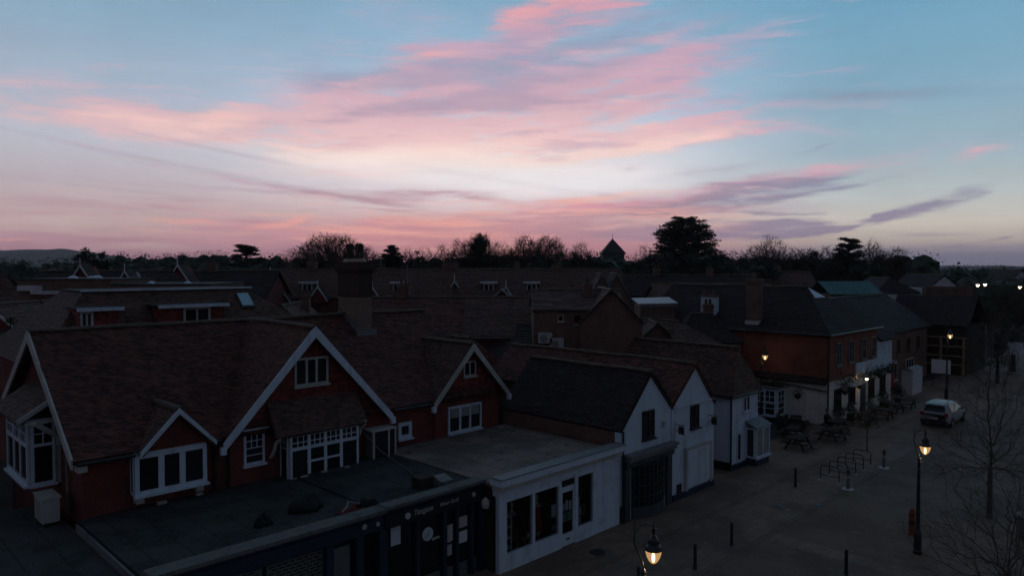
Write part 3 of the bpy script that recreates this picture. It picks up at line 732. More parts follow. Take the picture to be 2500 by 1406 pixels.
# chimney: courses of brick with wide pale joints, corbelled head and two pots
ch = thing  # keep the name short below
cm = MB(); cm.box(19.80, 20.56, 30.52, 32.36, 7.4, 11.05)
CH = cm.build('chimney', 'mortar', H)
z = 7.86; k = 0
while z < 11.02:
    j = 0.015 if z < 10.0 else 0.024
    c = MB(); e = RND.uniform(0, 0.008)
    hh = 0.058 if z < 9.75 else 0.096
    c.box(19.80 - j - e, 20.56 + j + e, 30.52 - j - e, 32.36 + j + e, z, z + hh)
    c.build('brick_course', 'brick_brown' if z < 9.75 else 'chimney_brick', CH); z += 0.0985; k += 1
for i, (gr, z0, z1) in enumerate(((0.07, 11.05, 11.14), (0.13, 11.14, 11.26), (0.19, 11.26, 11.52), (0.12, 11.52, 11.62))):
    MB().box(19.80 - gr, 20.56 + gr, 30.52 - gr, 32.36 + gr, z0, z1).build('corbel_course', 'chimney_brick', CH)
MB().lathe([(0.36, 11.62), (0.30, 11.74), (0.2, 11.78)], 20.18, 31.0, 10).build('flaunching', 'mortar', CH)
MB().lathe([(0.36, 11.62), (0.30, 11.74), (0.2, 11.78)], 20.18, 31.85, 10).build('flaunching', 'mortar', CH)
for vv in (31.0, 31.85):
    p = MB(); p.lathe([(0.20, 11.75), (0.20, 12.0), (0.165, 12.05), (0.165, 12.18)], 20.18, vv, 12)
    for t in range(4):
        an = math.pi / 4 + t * math.pi / 2
        p.box(20.18 + 0.15 * math.cos(an) - 0.035, 20.18 + 0.15 * math.cos(an) + 0.035, vv + 0.15 * math.sin(an) - 0.035, vv + 0.15 * math.sin(an) + 0.035, 12.17, 12.42)
    p.lathe([(0.20, 12.42), (0.19, 12.50), (0.10, 12.54)], 20.18, vv, 12)
    p.build('chimney_pot', 'chimney_brick', CH)
fl = MB()
fl.box(19.62, 20.74, 30.34, 30.50, zr(30.4) - 0.1, zr(30.4) + 0.22); fl.prism([(19.66, 30.4, zr(30.4)), (19.66, 32.2, 9.1), (19.66, 32.2, 9.24), (19.66, 30.4, zr(30.4) + 0.22)], (0.12, 0, 0))
fl.build('flashing', 'lead', CH)
MB().tube([(20.1, 30.9, 11.6), (20.05, 30.75, 11.9), (20.0, 30.7, 12.05)], 0.02, 6).build('cowl_wire', 'lead', CH)

# air conditioning box on the lower left roof
t = thing('air_conditioner', 'pale air conditioning unit beside the corner bay window', 'air conditioner', (5.95, 27.75, 2.92))
MB().box(5.62, 6.12, 27.25, 28.3, 3.0, 3.78).build('casing', 'ac', t)
gr = MB()
for k in range(6): gr.box(5.607, 5.622, 27.4, 28.15, 3.1 + k * 0.1, 3.14 + k * 0.1)
gr.build('grille', 'grey_pipe', t)
MB().box(5.58, 6.16, 27.21, 28.34, 3.78, 3.83).build('lid', 'ac', t)
for vv in (27.35, 28.1): MB().box(5.64, 6.1, vv, vv + 0.1, 2.915, 3.0).build('foot', 'black', t)

# ------------------------------------------------------------------ low shops in front of the house
LR = thing('lower_roof', 'low dark flat roof at the left corner before the house', 'flat roof', (2.5, 24, 0))
MB().box(-4.0, 6.28, 19.9, 30.0, 0, 2.9).build('wall', 'brick_brown', LR)
MB().box(-4.0, 6.24, 19.86, 30.0, 2.9, 2.915).build('felt', 'felt', LR)
MB().box(6.28, 6.36, 19.9, 26.1, 2.7, 3.12).build('verge_trim', 'lead', LR)

S1 = thing('shuttered_shop', 'dark blue single storey shop with slatted shutters and a black doorway', 'shop', (10.05, 19.7, 0))
MB().box(6.4, 13.7, 19.95, 26.2, 0, 3.12).build('wall', 'navy_dark', S1)
MB().box(6.4, 13.7, 20.12, 26.22, 3.12, 3.2).build('flat_roof', 'felt', S1)
MB().box(6.38, 13.72, 19.5, 20.12, 3.30, 3.42).build('coping', 'coping', S1)
MB().box(6.4, 13.7, 19.72, 20.1, 3.12, 3.30).build('parapet', 'blue', S1)
MB().box(6.4, 13.7, 19.68, 19.94, 2.72, 3.12).build('fascia', 'blue', S1)
for (a, b) in ((6.4, 6.7), (8.15, 8.4), (11.55, 11.8), (12.62, 12.9), (13.5, 13.7)):
    MB().box(a, b, 19.66, 19.94, 0, 2.72).build('pilaster', 'blue', S1)
for (a, b) in ((8.4, 9.55), (9.7, 11.55)):
    sh = MB(); sh.box(a, b, 19.90, 19.935, 0, 2.60)
    shp = sh.build('shutter', 'grey_green', S1)
    for r in range(15):
        zz = 2.52 - r * 0.105
        x = a + 0.06 + (0.11 if r % 2 else 0)
        while x < b - 0.2:
            MB().box(x, x + 0.17, 19.893, 19.8985, zz - 0.022, zz + 0.022).build('slot', 'dark', shp); x += 0.225
MB().box(11.86, 12.5, 19.85, 19.93, 0.2, 2.5).build('notice_panel', 'grey_green', S1)
MB().box(12.95, 13.45, 19.92, 19.945, 0, 2.6).build('doorway', 'dark', S1)
for k, (uu, zz) in enumerate(((12.92, 3.0), (13.44, 2.96))):
    MB().lathe([(0.10, 0), (0.10, 0.03), (0.05, 0.05)], 0, 0, 12)
    d_ = MB(); d_.tube([(uu, 19.68, zz), (uu, 19.64, zz)], 0.09 - 0.02 * k, 12); d_.build('wall_plaque', 'offwhite', S1)

S2 = thing('restaurant', 'navy restaurant front with hand lettered sign and posters in its windows', 'restaurant', (16.0, 19.7, 0))
MB().box(13.7, 18.25, 21.4, 26.2, 0, 3.18).build('wall', 'navy_dark', S2)
MB().box(13.7, 18.25, 20.1, 26.22, 3.18, 3.26).build('flat_roof', 'felt', S2)
MB().box(13.73, 18.25, 19.58, 20.1, 3.34, 3.45).build('coping', 'coping', S2)
MB().box(13.7, 18.25, 19.74, 20.08, 3.18, 3.34).build('parapet', 'blue', S2)
MB().box(13.7, 18.25, 19.62, 19.94, 2.70, 3.18).build('sign_board', 'navy_dark', S2)
MB().box(13.7, 18.25, 19.9, 21.4, 0, 0.55).build('stall_riser', 'grey_green', S2)
for (a, b) in ((13.7, 13.85), (15.05, 15.2), (16.25, 16.42), (16.86, 16.98), (17.58, 17.7), (18.0, 18.25)):
    MB().box(a, b, 19.7, 19.94, 0, 2.70).build('pilaster', 'blue', S2)
for (a, b) in ((13.85, 15.05), (15.2, 16.25), (16.42, 16.86), (16.98, 17.58), (17.7, 18.0)):
    MB().box(a, b, 19.86, 19.87, 0.55, 2.70).build('shop_window', 'glass', S2)
def lettering(txt, parent, u, v, z, size, mt, shear=0.25, name='lettering', face='v', extrude=0.008):
    c = bpy.data.curves.new(name, 'FONT'); c.body = txt; c.size = size; c.extrude = extrude; c.shear = shear
    o = bpy.data.objects.new(name + '_curve', c); COL.objects.link(o)
    dg_ = bpy.context.evaluated_depsgraph_get()
    me = bpy.data.meshes.new_from_object(o.evaluated_get(dg_))
    COL.objects.unlink(o); bpy.data.objects.remove(o)
    me.name = name
    ox, oy, oz = ORG[root_of(parent).name]
    if face == 'v': me.transform(Matrix(((1, 0, 0, u - ox), (0, 0, -1, v - oy), (0, 1, 0, z - oz), (0, 0, 0, 1))))
    else: me.transform(Matrix(((0, 0, -1, u - ox), (-1, 0, 0, v - oy), (0, 1, 0, z - oz), (0, 0, 0, 1))))
    me.materials.clear(); me.materials.append(M[mt])
    p = bpy.data.objects.new(name, me); COL.objects.link(p); p.parent = parent
    return p
lettering('Yangtze', S2, 14.85, 19.612, 2.90, 0.27, 'offwhite')
lettering('River Grill', S2, 16.02, 19.612, 2.93, 0.20, 'offwhite')
for (uu, zz, rr) in ((14.60, 2.96, 0.11), (17.60, 3.02, 0.08)):
    MB().tube([(uu, 19.615, zz), (uu, 19.57, zz)], rr, 14).build('round_emblem', 'offwhite', S2)
# posters and boards stuck to the glass
def poster(label, a0, a1, z0, z1, plane=19.85, mt='paper_cool', name='poster'):
    t = thing(name, label, 'poster', ((a0 + a1) / 2, plane, z0))
    MB().box(a0, a1, plane - 0.006, plane, z0, z1).build('sheet', mt, t); return t
poster('tall pale poster in the left restaurant window', 14.08, 14.48, 1.98, 2.68)
poster('square cream notice in the right restaurant window, upper one', 17.05, 17.5, 1.82, 2.22, mt='offwhite')
poster('square white notice in the right restaurant window, lower one', 17.05, 17.5, 1.25, 1.68, mt='paper')
t = poster('narrow menu card under the stacked shell ornaments', 16.52, 16.76, 0.95, 1.35, mt='offwhite')
t = thing('round_clock', 'round white clock face behind the middle restaurant window', 'clock', (15.64, 19.85, 2.0))
MB().tube([(15.64, 19.85, 2.0), (15.64, 19.82, 2.0)], 0.24, 24).build('dial', 'paper_cool', t)
MB().bar((15.64, 19.815, 2.0), (15.66, 19.815, 2.16), 0.015).build('hand', 'black', t)
MB().bar((15.64, 19.815, 2.0), (15.54, 19.815, 1.92), 0.02).build('hand', 'black', t)
t = thing('shell_ornament', 'column of pale shell ornaments hanging beside the restaurant door', 'ornament', (16.63, 19.85, 1.42))
for k in range(5):
    zz = 1.50 + k * 0.125
    MB().prism([(16.48, 19.83, zz), (16.63, 19.83, zz - 0.06), (16.77, 19.83, zz + 0.02), (16.76, 19.83, zz + 0.09), (16.52, 19.83, zz + 0.08)], (0, -0.04, 0)).build('shell', 'offwhite', t)
t = thing('green_sticker', 'small green and white strip sticker beside the clock', 'sticker', (16.0, 19.852, 1.75))
MB().box(15.86, 16.0, 19.846, 19.852, 1.70, 1.80).build('white_half', 'offwhite', t); MB().box(16.0, 16.2, 19.846, 19.852, 1.71, 1.81).build('green_half', 'green_card', t)
t = thing('wall_lantern', 'white glass wall lantern on the restaurant corner pier', 'lantern', (17.98, 19.7, 2.3))
MB().lathe([(0.03, 2.40), (0.13, 2.42), (0.17, 2.60), (0.12, 2.74), (0.03, 2.82)], 18.1, 19.5, 8).build('shade', 'offwhite', t)
MB().bar((18.1, 19.7, 2.78), (18.1, 19.5, 2.82), 0.03).build('arm', 'black_iron', t)

# ------------------------------------------------------------------ white corner shop, hollow, with goods behind glass
S3 = thing('white_shop', 'white fronted shop with a flat roof and wide display windows', 'shop', (21.9, 19.0, 0))
MB().box(18.3, 25.72, 24.0, 26.2, 0, 3.2).build('wall', 'interior', S3)
for (a, b, c, d) in ((18.3, 18.5, 19.3, 24.0), (25.5, 25.72, 19.3, 24.0)): MB().box(a, b, c, d, 0, 3.2).build('side_wall', 'interior', S3)
MB().box(18.5, 25.5, 19.05, 24.0, -0.01, 0.03).build('floor', 'interior', S3)
MB().box(18.26, 25.74, 19.35, 26.24, 3.2, 3.32).build('flat_roof', 'felt_pale', S3)
MB().box(18.2, 25.78, 18.72, 19.35, 3.30, 3.56).build('cornice', 'white', S3)
MB().box(18.24, 25.76, 18.84, 19.30, 3.10, 3.30).build('fascia', 'offwhite', S3)
MB().box(18.28, 25.74, 18.95, 19.30, 2.88, 3.10).build('frieze', 'white', S3)
MB().box(18.16, 25.8, 18.70, 19.30, 3.56, 3.60).build('flashing', 'lead', S3)
for (a, b) in ((18.3, 18.72), (20.12, 20.26), (21.66, 21.82), (22.68, 22.86), (23.86, 25.72)):
    MB().box(a, b, 18.98, 19.16, 0.0, 2.88).build('pier', 'white', S3)
MB().box(18.72, 21.66, 18.96, 19.14, 0, 0.64).build('stall_riser', 'white', S3)
MB().box(22.86, 23.86, 18.96, 19.14, 0, 0.60).build('stall_riser', 'white', S3)
MB().box(18.72, 21.66, 18.985, 19.12, 2.60, 2.88).build('window_head', 'white', S3)
MB().box(22.86, 23.86, 18.985, 19.12, 2.70, 2.88).build('window_head', 'white', S3)
def shop_glass():
    m = bpy.data.materials.new('shop_glass'); m.use_nodes = True; t = m.node_tree; t.nodes.clear(); q = G(t)
    tr = q.n('ShaderNodeBsdfTransparent'); tr.inputs[0].default_value = (0.8, 0.84, 0.86, 1)
    gl = q.n('ShaderNodeBsdfGlossy'); gl.inputs['Roughness'].default_value = 0.03
    lw = q.n('ShaderNodeFresnel'); lw.inputs[0].default_value = 1.45
    mx = q.n('ShaderNodeMixShader'); q.put(mx.inputs[0], lw.outputs[0]); t.links.new(tr.outputs[0], mx.inputs[1]); t.links.new(gl.outputs[0], mx.inputs[2])
    o = q.n('ShaderNodeOutputMaterial'); t.links.new(mx.outputs[0], o.inputs[0]); return m
M['shop_glass'] = shop_glass()
for (a, b, z0, z1) in ((18.72, 20.12, 0.64, 2.60), (20.26, 21.66, 0.64, 2.60), (22.86, 23.86, 0.60, 2.70)):
    MB().poly([(a, 19.075, z0), (b, 19.075, z0), (b, 19.075, z1), (a, 19.075, z1)]).build('pane', 'shop_glass', S3)
D = MB()
D.box(21.82, 21.92, 19.02, 19.09, 0.02, 2.35); D.box(22.58, 22.68, 19.02, 19.09, 0.02, 2.35); D.box(21.92, 22.58, 19.02, 19.09, 2.22, 2.35); D.box(21.92, 22.58, 19.02, 19.09, 0.02, 0.52)
DO = D.build('door', 'white', S3)
MB().poly([(21.92, 19.055, 0.52), (22.58, 19.055, 0.52), (22.58, 19.055, 2.22), (21.92, 19.055, 2.22)]).build('pane', 'shop_glass', DO)
MB().box(22.15, 22.36, 19.005, 19.02, 0.24, 0.31).build('letter_box', 'black', DO)
MB().box(21.82, 22.68, 19.03, 19.10, 2.35, 2.45).build('transom', 'white', S3); MB().box(21.82, 22.68, 19.05, 19.06, 2.45, 2.72).build('fanlight', 'glass', S3); MB().box(21.82, 22.68, 19.03, 19.10, 2.72, 2.88).build('door_head', 'white', S3)
# goods
SH = thing('display_shelves', 'white shelf rack of small goods at the left end of the shop window', 'shelves', (18.98, 19.55, 0.03))
for vv in (19.3, 19.75): MB().box(19.26, 19.30, vv, vv + 0.04, 0.03, 1.95).build('upright', 'white', SH)
for vv in (19.3, 19.75): MB().box(18.72, 18.76, vv, vv + 0.04, 0.03, 1.95).build('upright', 'white', SH)
for zz in (0.66, 1.05, 1.45, 1.85):
    MB().box(18.72, 19.30, 19.28, 19.8, zz, zz + 0.03).build('shelf', 'white', SH)
    for k in range(4):
        hh = RND.uniform(0.1, 0.24); x = 18.79 + k * 0.125
        MB().lathe([(0.05, zz + 0.03), (0.055, zz + 0.03 + hh * 0.7), (0.025, zz + 0.03 + hh)], x, 19.45 + RND.uniform(0, 0.15), 8).build('goods', RND.choice(['offwhite', 'green_card', 'timber', 'paper_cool']), SH)
def mannequin(u, v, label, mt):
    t = thing('mannequin', label, 'mannequin', (u, v, 0.03))
    MB().lathe([(0.19, 0.03), (0.19, 0.05), (0.02, 0.07), (0.02, 1.0)], u, v, 12).build('stand', 'black_iron', t)
    m = MB(); pts = [(0.05, 0.95), (0.21, 1.0), (0.17, 1.25), (0.13, 1.42), (0.18, 1.62), (0.20, 1.74), (0.09, 1.83), (0.05, 1.9), (0.06, 1.95), (0.085, 2.05), (0.07, 2.14), (0.03, 2.18)]
    m.lathe(pts, u, v, 14); b = m.build('torso', 'offwhite', t, True)
    c = MB(); c.lathe([(0.30, 0.70), (0.25, 1.0), (0.19, 1.25), (0.155, 1.42), (0.20, 1.62), (0.215, 1.72), (0.13, 1.80)], u, v, 16); c.build('dress', mt, t, True)
mannequin(21.15, 19.75, 'mannequin in a red dress in the second shop window', 'red_cloth')
mannequin(19.75, 19.8, 'dark dressed mannequin in the first shop window', 'dark_timber')
t = thing('display_table', 'low display table of folded goods between the shop mannequins', 'table', (20.5, 19.65, 0.03))
MB().box(20.1, 21.0, 19.4, 19.95, 0.72, 0.77).build('tabletop', 'offwhite', t)
for a in (20.14, 20.92):
    for b in (19.44, 19.87): MB().box(a, a + 0.04, b, b + 0.04, 0.03, 0.72).build('leg', 'offwhite', t)
for k in range(5): MB().box(20.14 + k * 0.17, 20.27 + k * 0.17, 19.45, 19.62 + RND.uniform(0, .2), 0.77, 0.83 + RND.uniform(0, 0.25)).build('folded_goods', RND.choice(['paper_cool', 'offwhite', 'timber']), t)
for k, (lb, a0, a1, z0, z1, mt, pl) in enumerate((('tall white sheet taped to the second shop window', 21.32, 21.60, 1.35, 1.85, 'paper_cool', 19.10), ('small blue card below the tall sheet', 21.34, 21.58, 0.82, 1.02, 'teal', 19.10),
        ('left white card on the shop door glass', 21.94, 22.12, 1.45, 1.75, 'paper_cool', 19.075), ('middle white card on the shop door glass', 22.15, 22.32, 1.45, 1.85, 'paper', 19.075), ('right white card on the shop door glass', 22.36, 22.54, 1.42, 1.80, 'paper', 19.075),
        ('left green card low on the shop door glass', 21.94, 22.22, 0.98, 1.38, 'green_card', 19.075), ('right green card low on the shop door glass', 22.27, 22.55, 0.98, 1.38, 'green_card', 19.075),
        ('white sheet high at the left of the third shop window', 22.88, 23.10, 1.45, 1.8, 'paper_cool', 19.10), ('white sheet below it in the third shop window', 22.88, 23.18, 1.02, 1.40, 'paper_cool', 19.10), ('lowest white sheet in the third shop window', 22.88, 23.16, 0.66, 0.98, 'offwhite', 19.10),
        ('brown poster in the third shop window', 23.22, 23.5, 0.95, 1.45, 'timber', 19.10))):
    poster(lb, a0, a1, z0, z1, pl, mt)
t = thing('hanging_garments', 'row of dark clothes hanging behind the third shop window', 'clothes', (23.35, 19.7, 1.2))
MB().tube([(22.9, 19.7, 2.3), (23.85, 19.7, 2.3)], 0.015, 6).build('rail', 'black_iron', t)
for k in range(6): MB().prism([(22.95 + k * 0.15, 19.5, 1.5), (22.95 + k * 0.15, 19.9, 1.5), (22.95 + k * 0.15, 19.85, 2.1), (22.95 + k * 0.15, 19.7, 2.28), (22.95 + k * 0.15, 19.55, 2.1)], (0.05, 0, 0)).build('garment', RND.choice(['black', 'grey_green', 'dark_timber']), t)

# ------------------------------------------------------------------ things lying on the flat roofs
t = thing('roof_hatch', 'pale framed roof hatch with dark panels standing against the brick wall', 'hatch', (17.8, 25.9, 3.2))
MB().box(17.25, 18.35, 25.55, 26.2, 3.21, 4.36).build('box', 'grey_green', t)
for (a, b) in ((17.22, 17.30), (17.98, 18.06), (18.32, 18.40)): MB().box(a, b, 25.49, 25.56, 3.21, 4.40).build('frame_post', 'offwhite', t)
MB().box(17.18, 18.44, 25.47, 26.2, 4.40, 4.46).build('lid', 'offwhite', t)
for (a, b) in ((17.30, 17.98), (18.06, 18.32)): MB().box(a, b, 25.51, 25.552, 3.24, 4.38).build('panel', 'navy_dark', t)
M['sack'] = material('dull_black_sack', (0.014, 0.015, 0.018), 0.75, 'mottle', (0.022, 0.022, 0.025), scale=4, spec=0.2)
def heap(name, label, cat, u, v, z, r, h, mt, seed):
    rr = random.Random(seed); t = thing(name, label, cat, (u, v, z))
    for k in range(4):
        m = MB(); cx, cy = u + rr.uniform(-r, r) * 0.6, v + rr.uniform(-r, r) * 0.3
        pr = [(r * 0.62 * rr.uniform(.8, 1), z), (r * 0.58 * rr.uniform(.8, 1), z + h * 0.4), (r * 0.36 * rr.uniform(.7, 1), z + h * 0.8), (0.05, z + h * rr.uniform(.85, 1.05))]
        m.lathe(pr, cx, cy, 9)
        m.v = [(a + rr.uniform(-.05, .05), b + rr.uniform(-.05, .05), c + (rr.uniform(-.03, .03) if c > z + 0.01 else 0)) for a, b, c in m.v]
        m.build('sack', mt, t, True)
    return t
heap('refuse_sacks', 'dark heap of sacks on the flat roof beside the red cloth', 'sacks', 12.2, 21.9, 3.2, 0.62, 0.42, 'sack', 3)
heap('refuse_sack_pile', 'small black sack alone on the left flat roof', 'sacks', 10.4, 21.6, 3.2, 0.3, 0.32, 'sack', 5)
heap('tarpaulin', 'black tarpaulin bundle at the edge between the two roofs', 'tarpaulin', 13.75, 20.5, 3.24, 0.40, 0.30, 'sack', 9)
t = thing('red_cloth', 'crumpled red cloth with a pale strap on the flat roof edge', 'cloth', (12.9, 20.6, 3.2))
cl = MB(); rr = random.Random(2)
gx = [[(12.55 + 0.11 * i, 20.35 + 0.1 * j, 3.24 + 0.18 * max(0, mnoise.noise(Vector((i * 0.5, j * 0.6, 2)))) + 0.10 * rr.random()) for j in range(6)] for i in range(9)]
for i in range(8):
    for j in range(5): cl.poly([gx[i][j], gx[i + 1][j], gx[i + 1][j + 1], gx[i][j + 1]])
cl.build('cloth', 'dull_red', t, True)
MB().tube([(12.45, 20.25, 3.46), (12.75, 20.42, 3.5), (12.9, 20.6, 3.62), (13.15, 20.65, 3.5), (13.3, 20.5, 3.48)], 0.03, 6).build('strap', 'grey_pipe', t)
t = thing('roof_crate', 'dark crate with a tilted board on the restaurant roof edge', 'crate', (16.35, 21.1, 3.26))
for k in range(4): MB().box(16.05, 16.65, 20.75, 21.3, 3.27 + k * 0.1, 3.35 + k * 0.1).build('slat', 'dark_timber', t)
MB().prism([(16.7, 20.35, 3.47), (17.25, 20.35, 3.47), (17.25, 20.85, 3.60), (16.7, 20.85, 3.60)], (0, 0, 0.03)).build('board', 'grey_pipe', t)
MB().box(16.72, 16.8, 20.7, 20.8, 3.27, 3.59).build('prop', 'grey_pipe', t)
t = thing('roof_cable', 'thin pale cable sagging from the brick wall across the flat roof', 'cable', (16.6, 24.5, 3.3))
MB().tube([(16.75, 26.2, 4.75), (16.95, 25.6, 4.3), (17.2, 25.0, 3.75), (17.5, 24.2, 3.32), (17.3, 23.2, 3.28), (16.9, 22.2, 3.29), (16.6, 21.3, 3.42), (16.75, 20.4, 3.5), (16.85, 19.6, 3.47), (16.86, 19.57, 3.2)], 0.014, 5).build('cable', 'grey_pipe', t)
for k, (uu, vv, sx) in enumerate(((8.9, 26.05, 0.3), (10.2, 26.1, 0.22), (13.9, 25.3, 0.3), (14.8, 25.35, 0.25), (15.8, 25.3, 0.2))):
    t = thing('loose_brick', ['broken pale brick under the left oriel window', 'pale brick right of the left oriel window', 'first loose brick under the bay window', 'second loose brick under the bay window', 'third loose brick under the bay window'][k], 'brick', (uu, vv, 3.2))
    MB().box(uu - sx / 2, uu + sx / 2, vv - 0.1, vv + 0.05, 3.205, 3.29).build('block', 'mortar', t)

rr = random.Random(12)
def moss(parent, u0, u1, v0, v1, z, n):
    m = MB()
    for _ in range(n):
        cx, cy = rr.uniform(u0, u1), rr.uniform(v0, v1)
        if mnoise.noise(Vector((cx * 0.5, cy * 0.5, 1.3))) < 0.0 and rr.random() < 0.8: continue
        s = rr.uniform(0.02, 0.09); pts = [(cx + s * rr.uniform(.6, 1.2) * math.cos(a), cy + s * rr.uniform(.6, 1.2) * math.sin(a), z) for a in (0, 1.25, 2.5, 3.8, 5.0)]
        i = len(m.v); m.v += pts + [(cx, cy, z + s * 0.45)]
        for k in range(5): m.f.append((i + k, i + (k + 1) % 5, i + 5))
    o = m.build('moss_clumps', 'ivy', parent); o['kind'] = 'stuff'
moss(S1, 6.6, 13.6, 20.2, 26.0, 3.201, 900); moss(S2, 13.8, 18.2, 20.2, 26.0, 3.261, 500); moss(S3, 18.4, 25.6, 24.6, 26.1, 3.321, 160); moss(LR, 0.5, 6.2, 20.5, 29.5, 2.916, 500)
# ------------------------------------------------------------------ white gabled houses along the pavement
def gable_house(name, label, u0, u1, ap, zl, zr_, za, v0, v1, zb_wall, mt_wall, mt_roof, ridge_mat='ridge'):
    t = thing(name, label, 'house', ((u0 + u1) / 2, v0, 0))
    m = MB(); m.prism([(u0, v0, 0), (u1, v0, 0), (u1, v0, zr_ - 0.12), (ap, v0, za - 0.14), (u0, v0, zl - 0.12)], (0, 0.32, 0)); m.build('gable_wall', mt_wall, t)
    m = MB(); m.prism([(u0 + 0.06, v0 + 0.32, 0), (u1 - 0.06, v0 + 0.32, 0), (u1 - 0.06, v0 + 0.32, zr_ - 0.2), (ap, v0 + 0.32, za - 0.22), (u0 + 0.06, v0 + 0.32, zl - 0.2)], (0, v1 - v0 - 0.4, 0)); m.build('side_wall', 'brick_brown', t)
    tile_roof(t, [((u0 - 0.12, v1, zl - 0.10), (u0 - 0.12, v0 - 0.08, zl - 0.10), (ap, v0 - 0.08, za), (ap, v1, za)),
                  ((u1 + 0.1, v0 - 0.08, zr_ - 0.10), (u1 + 0.1, v1, zr_ - 0.10), (ap, v1, za), (ap, v0 - 0.08, za))], mt_roof, [((ap, v0 - 0.06, za + 0.02), (ap, v1, za + 0.02))], course=0.13, seg=0.3)
    return t
G1 = gable_house('gabled_house', 'narrow white gabled house with a dark shopfront beside the white shop', 25.8, 29.85, 28.05, 4.25, 4.75, 6.55, 19.0, 26.6, 0, 'white_render', 'tile_dark')
window(G1, face_v(19.0), 27.42, 28.36, 3.45, 4.75, cols=2, rows=3, fw=0.06, mat='black', bar=0.025)
MB().box(26.0, 29.8, 18.62, 18.99, 2.72, 2.92).build('cornice', 'lead', G1); MB().box(25.95, 29.85, 18.52, 18.99, 2.92, 3.02).build('cornice_top', 'grey_pipe', G1)
MB().box(26.0, 29.8, 18.78, 18.99, 2.42, 2.72).build('fascia', 'slate_paint', G1)
for (a, b) in ((25.98, 26.35), (29.35, 29.75)): MB().box(a, b, 18.86, 18.99, 0, 2.42).build('pilaster', 'slate_paint', G1)
bow = MB(); NB = 10; us = [26.6 + 2.5 * k / NB for k in range(NB + 1)]; dv = [0.10 + 0.42 * math.sin(math.pi * k / NB) for k in range(NB + 1)]
for k in range(NB): bow.prism([(us[k], 18.97 - dv[k], 0.0), (us[k + 1], 18.97 - dv[k + 1], 0.0), (us[k + 1], 18.99, 0.0), (us[k], 18.99, 0.0)], (0, 0, 0.55))
BW = bow.build('bow_base', 'slate_paint', G1)
for k in range(NB): MB().prism([(us[k], 18.98 - dv[k], 0.55), (us[k + 1], 18.98 - dv[k + 1], 0.55), (us[k + 1], 18.99, 0.55), (us[k], 18.99, 0.55)], (0, 0, 1.86)).build('pane', 'glass', BW)
for k in range(0, NB + 1): MB().box(us[k] - 0.02, us[k] + 0.02, 18.95 - dv[k], 18.98 - dv[k], 0.55, 2.42).build('glazing_bar', 'slate_paint', BW)
for zz in (1.0, 1.5, 2.0):
    for k in range(NB): MB().bar((us[k], 18.965 - dv[k], zz), (us[k + 1], 18.965 - dv[k + 1], zz), 0.03).build('glazing_bar', 'slate_paint', BW)
MB().tube([(25.86, 18.9, 4.1), (25.86, 18.9, 0.1)], 0.05, 8).build('drainpipe', 'black', G1)
MB().box(25.72, 26.0, 18.90, 18.985, 0, 0.75).build('plinth', 'black', G1)
a_ = MB(); a_.box(29.05, 29.25, 18.90, 18.99, 3.78, 4.06); a_.build('alarm_box', 'offwhite', G1)
G2 = gable_house('gabled_house', 'white gabled house with a blank painted shop panel, second along the pavement', 29.9, 33.9, 32.0, 4.78, 4.45, 6.55, 19.0, 32.0, 0, 'white_render', 'tile_red')
window(G2, face_v(19.0), 31.56, 32.34, 3.3, 4.45, cols=2, rows=2, fw=0.05, mat='black', bar=0.025)
MB().box(30.0, 33.85, 18.93, 18.985, 4.50, 4.60).build('string_course', 'white', G2)
MB().box(29.95, 33.85, 18.92, 18.985, 0.0, 0.30).build('plinth', 'blue', G2)
MB().box(31.2, 33.4, 18.90, 18.986, 0.42, 2.30).build('blank_panel', 'white', G2)
f = MB(); f.box(31.05, 31.2, 18.86, 18.985, 0.30, 2.42); f.box(33.4, 33.55, 18.86, 18.985, 0.30, 2.42); f.box(31.2, 33.4, 18.86, 18.985, 2.30, 2.42); f.build('panel_frame', 'offwhite', G2)
MB().box(30.35, 30.75, 18.95, 18.986, 0.32, 0.75).build('hatch', 'black', G2)
MB().box(30.1, 30.3, 18.93, 18.986, 2.42, 3.9).build('corner_board', 'white', G2)
for k, uu in enumerate((30.2, 33.3)):
    t = thing('hanging_bracket', ['black iron sign bracket between the two white gables', 'black iron sign bracket at the right edge of the second gable'][k], 'bracket', (uu, 18.95, 3.4))
    MB().bar((uu, 18.98, 3.75), (uu, 18.45, 3.75), 0.035).build('arm', 'black_iron', t); MB().bar((uu, 18.98, 3.35), (uu, 18.6, 3.72), 0.025).build('stay', 'black_iron', t); MB().box(uu - 0.02, uu + 0.02, 18.5, 18.8, 3.3, 3.68).build('plate', 'black_iron', t)
G3 = thing('corner_house', 'white house with a hipped tiled roof and small bay window before the inn', 'house', (38.4, 19.6, 0))
MB().box(36.8, 40.05, 19.6, 29.6, 0, 4.25).build('wall', 'white_render', G3)
tile_roof(G3, [((36.6, 29.8, 4.2), (36.6, 19.4, 4.2), (38.45, 20.1, 6.75), (38.45, 29.8, 6.75)), ((40.25, 19.4, 4.2), (40.25, 29.8, 4.2), (38.45, 29.8, 6.75), (38.45, 20.1, 6.75)),
               ((36.6, 19.4, 4.2), (40.25, 19.4, 4.2), (38.45, 20.1, 6.75), (38.45, 20.1, 6.75))], 'tile_brown', [((38.45, 20.1, 6.78), (38.45, 29.8, 6.78))], course=0.13, seg=0.3)
MB().box(36.74, 40.1, 19.54, 19.6, 0, 0.3).build('plinth', 'blue', G3); MB().box(36.74, 36.8, 19.6, 29.6, 0, 0.45).build('plinth', 'black', G3)
window(G3, face_v(19.6), 38.2, 38.95, 3.12, 3.98, cols=2, fw=0.05, mat='white', mull=0.12)
MB().box(37.5, 38.0, 19.56, 19.6, 0.05, 2.05).build('door', 'white', G3); MB().box(37.62, 37.88, 19.545, 19.56, 0.5, 1.9).build('door_glass', 'glass', G3)
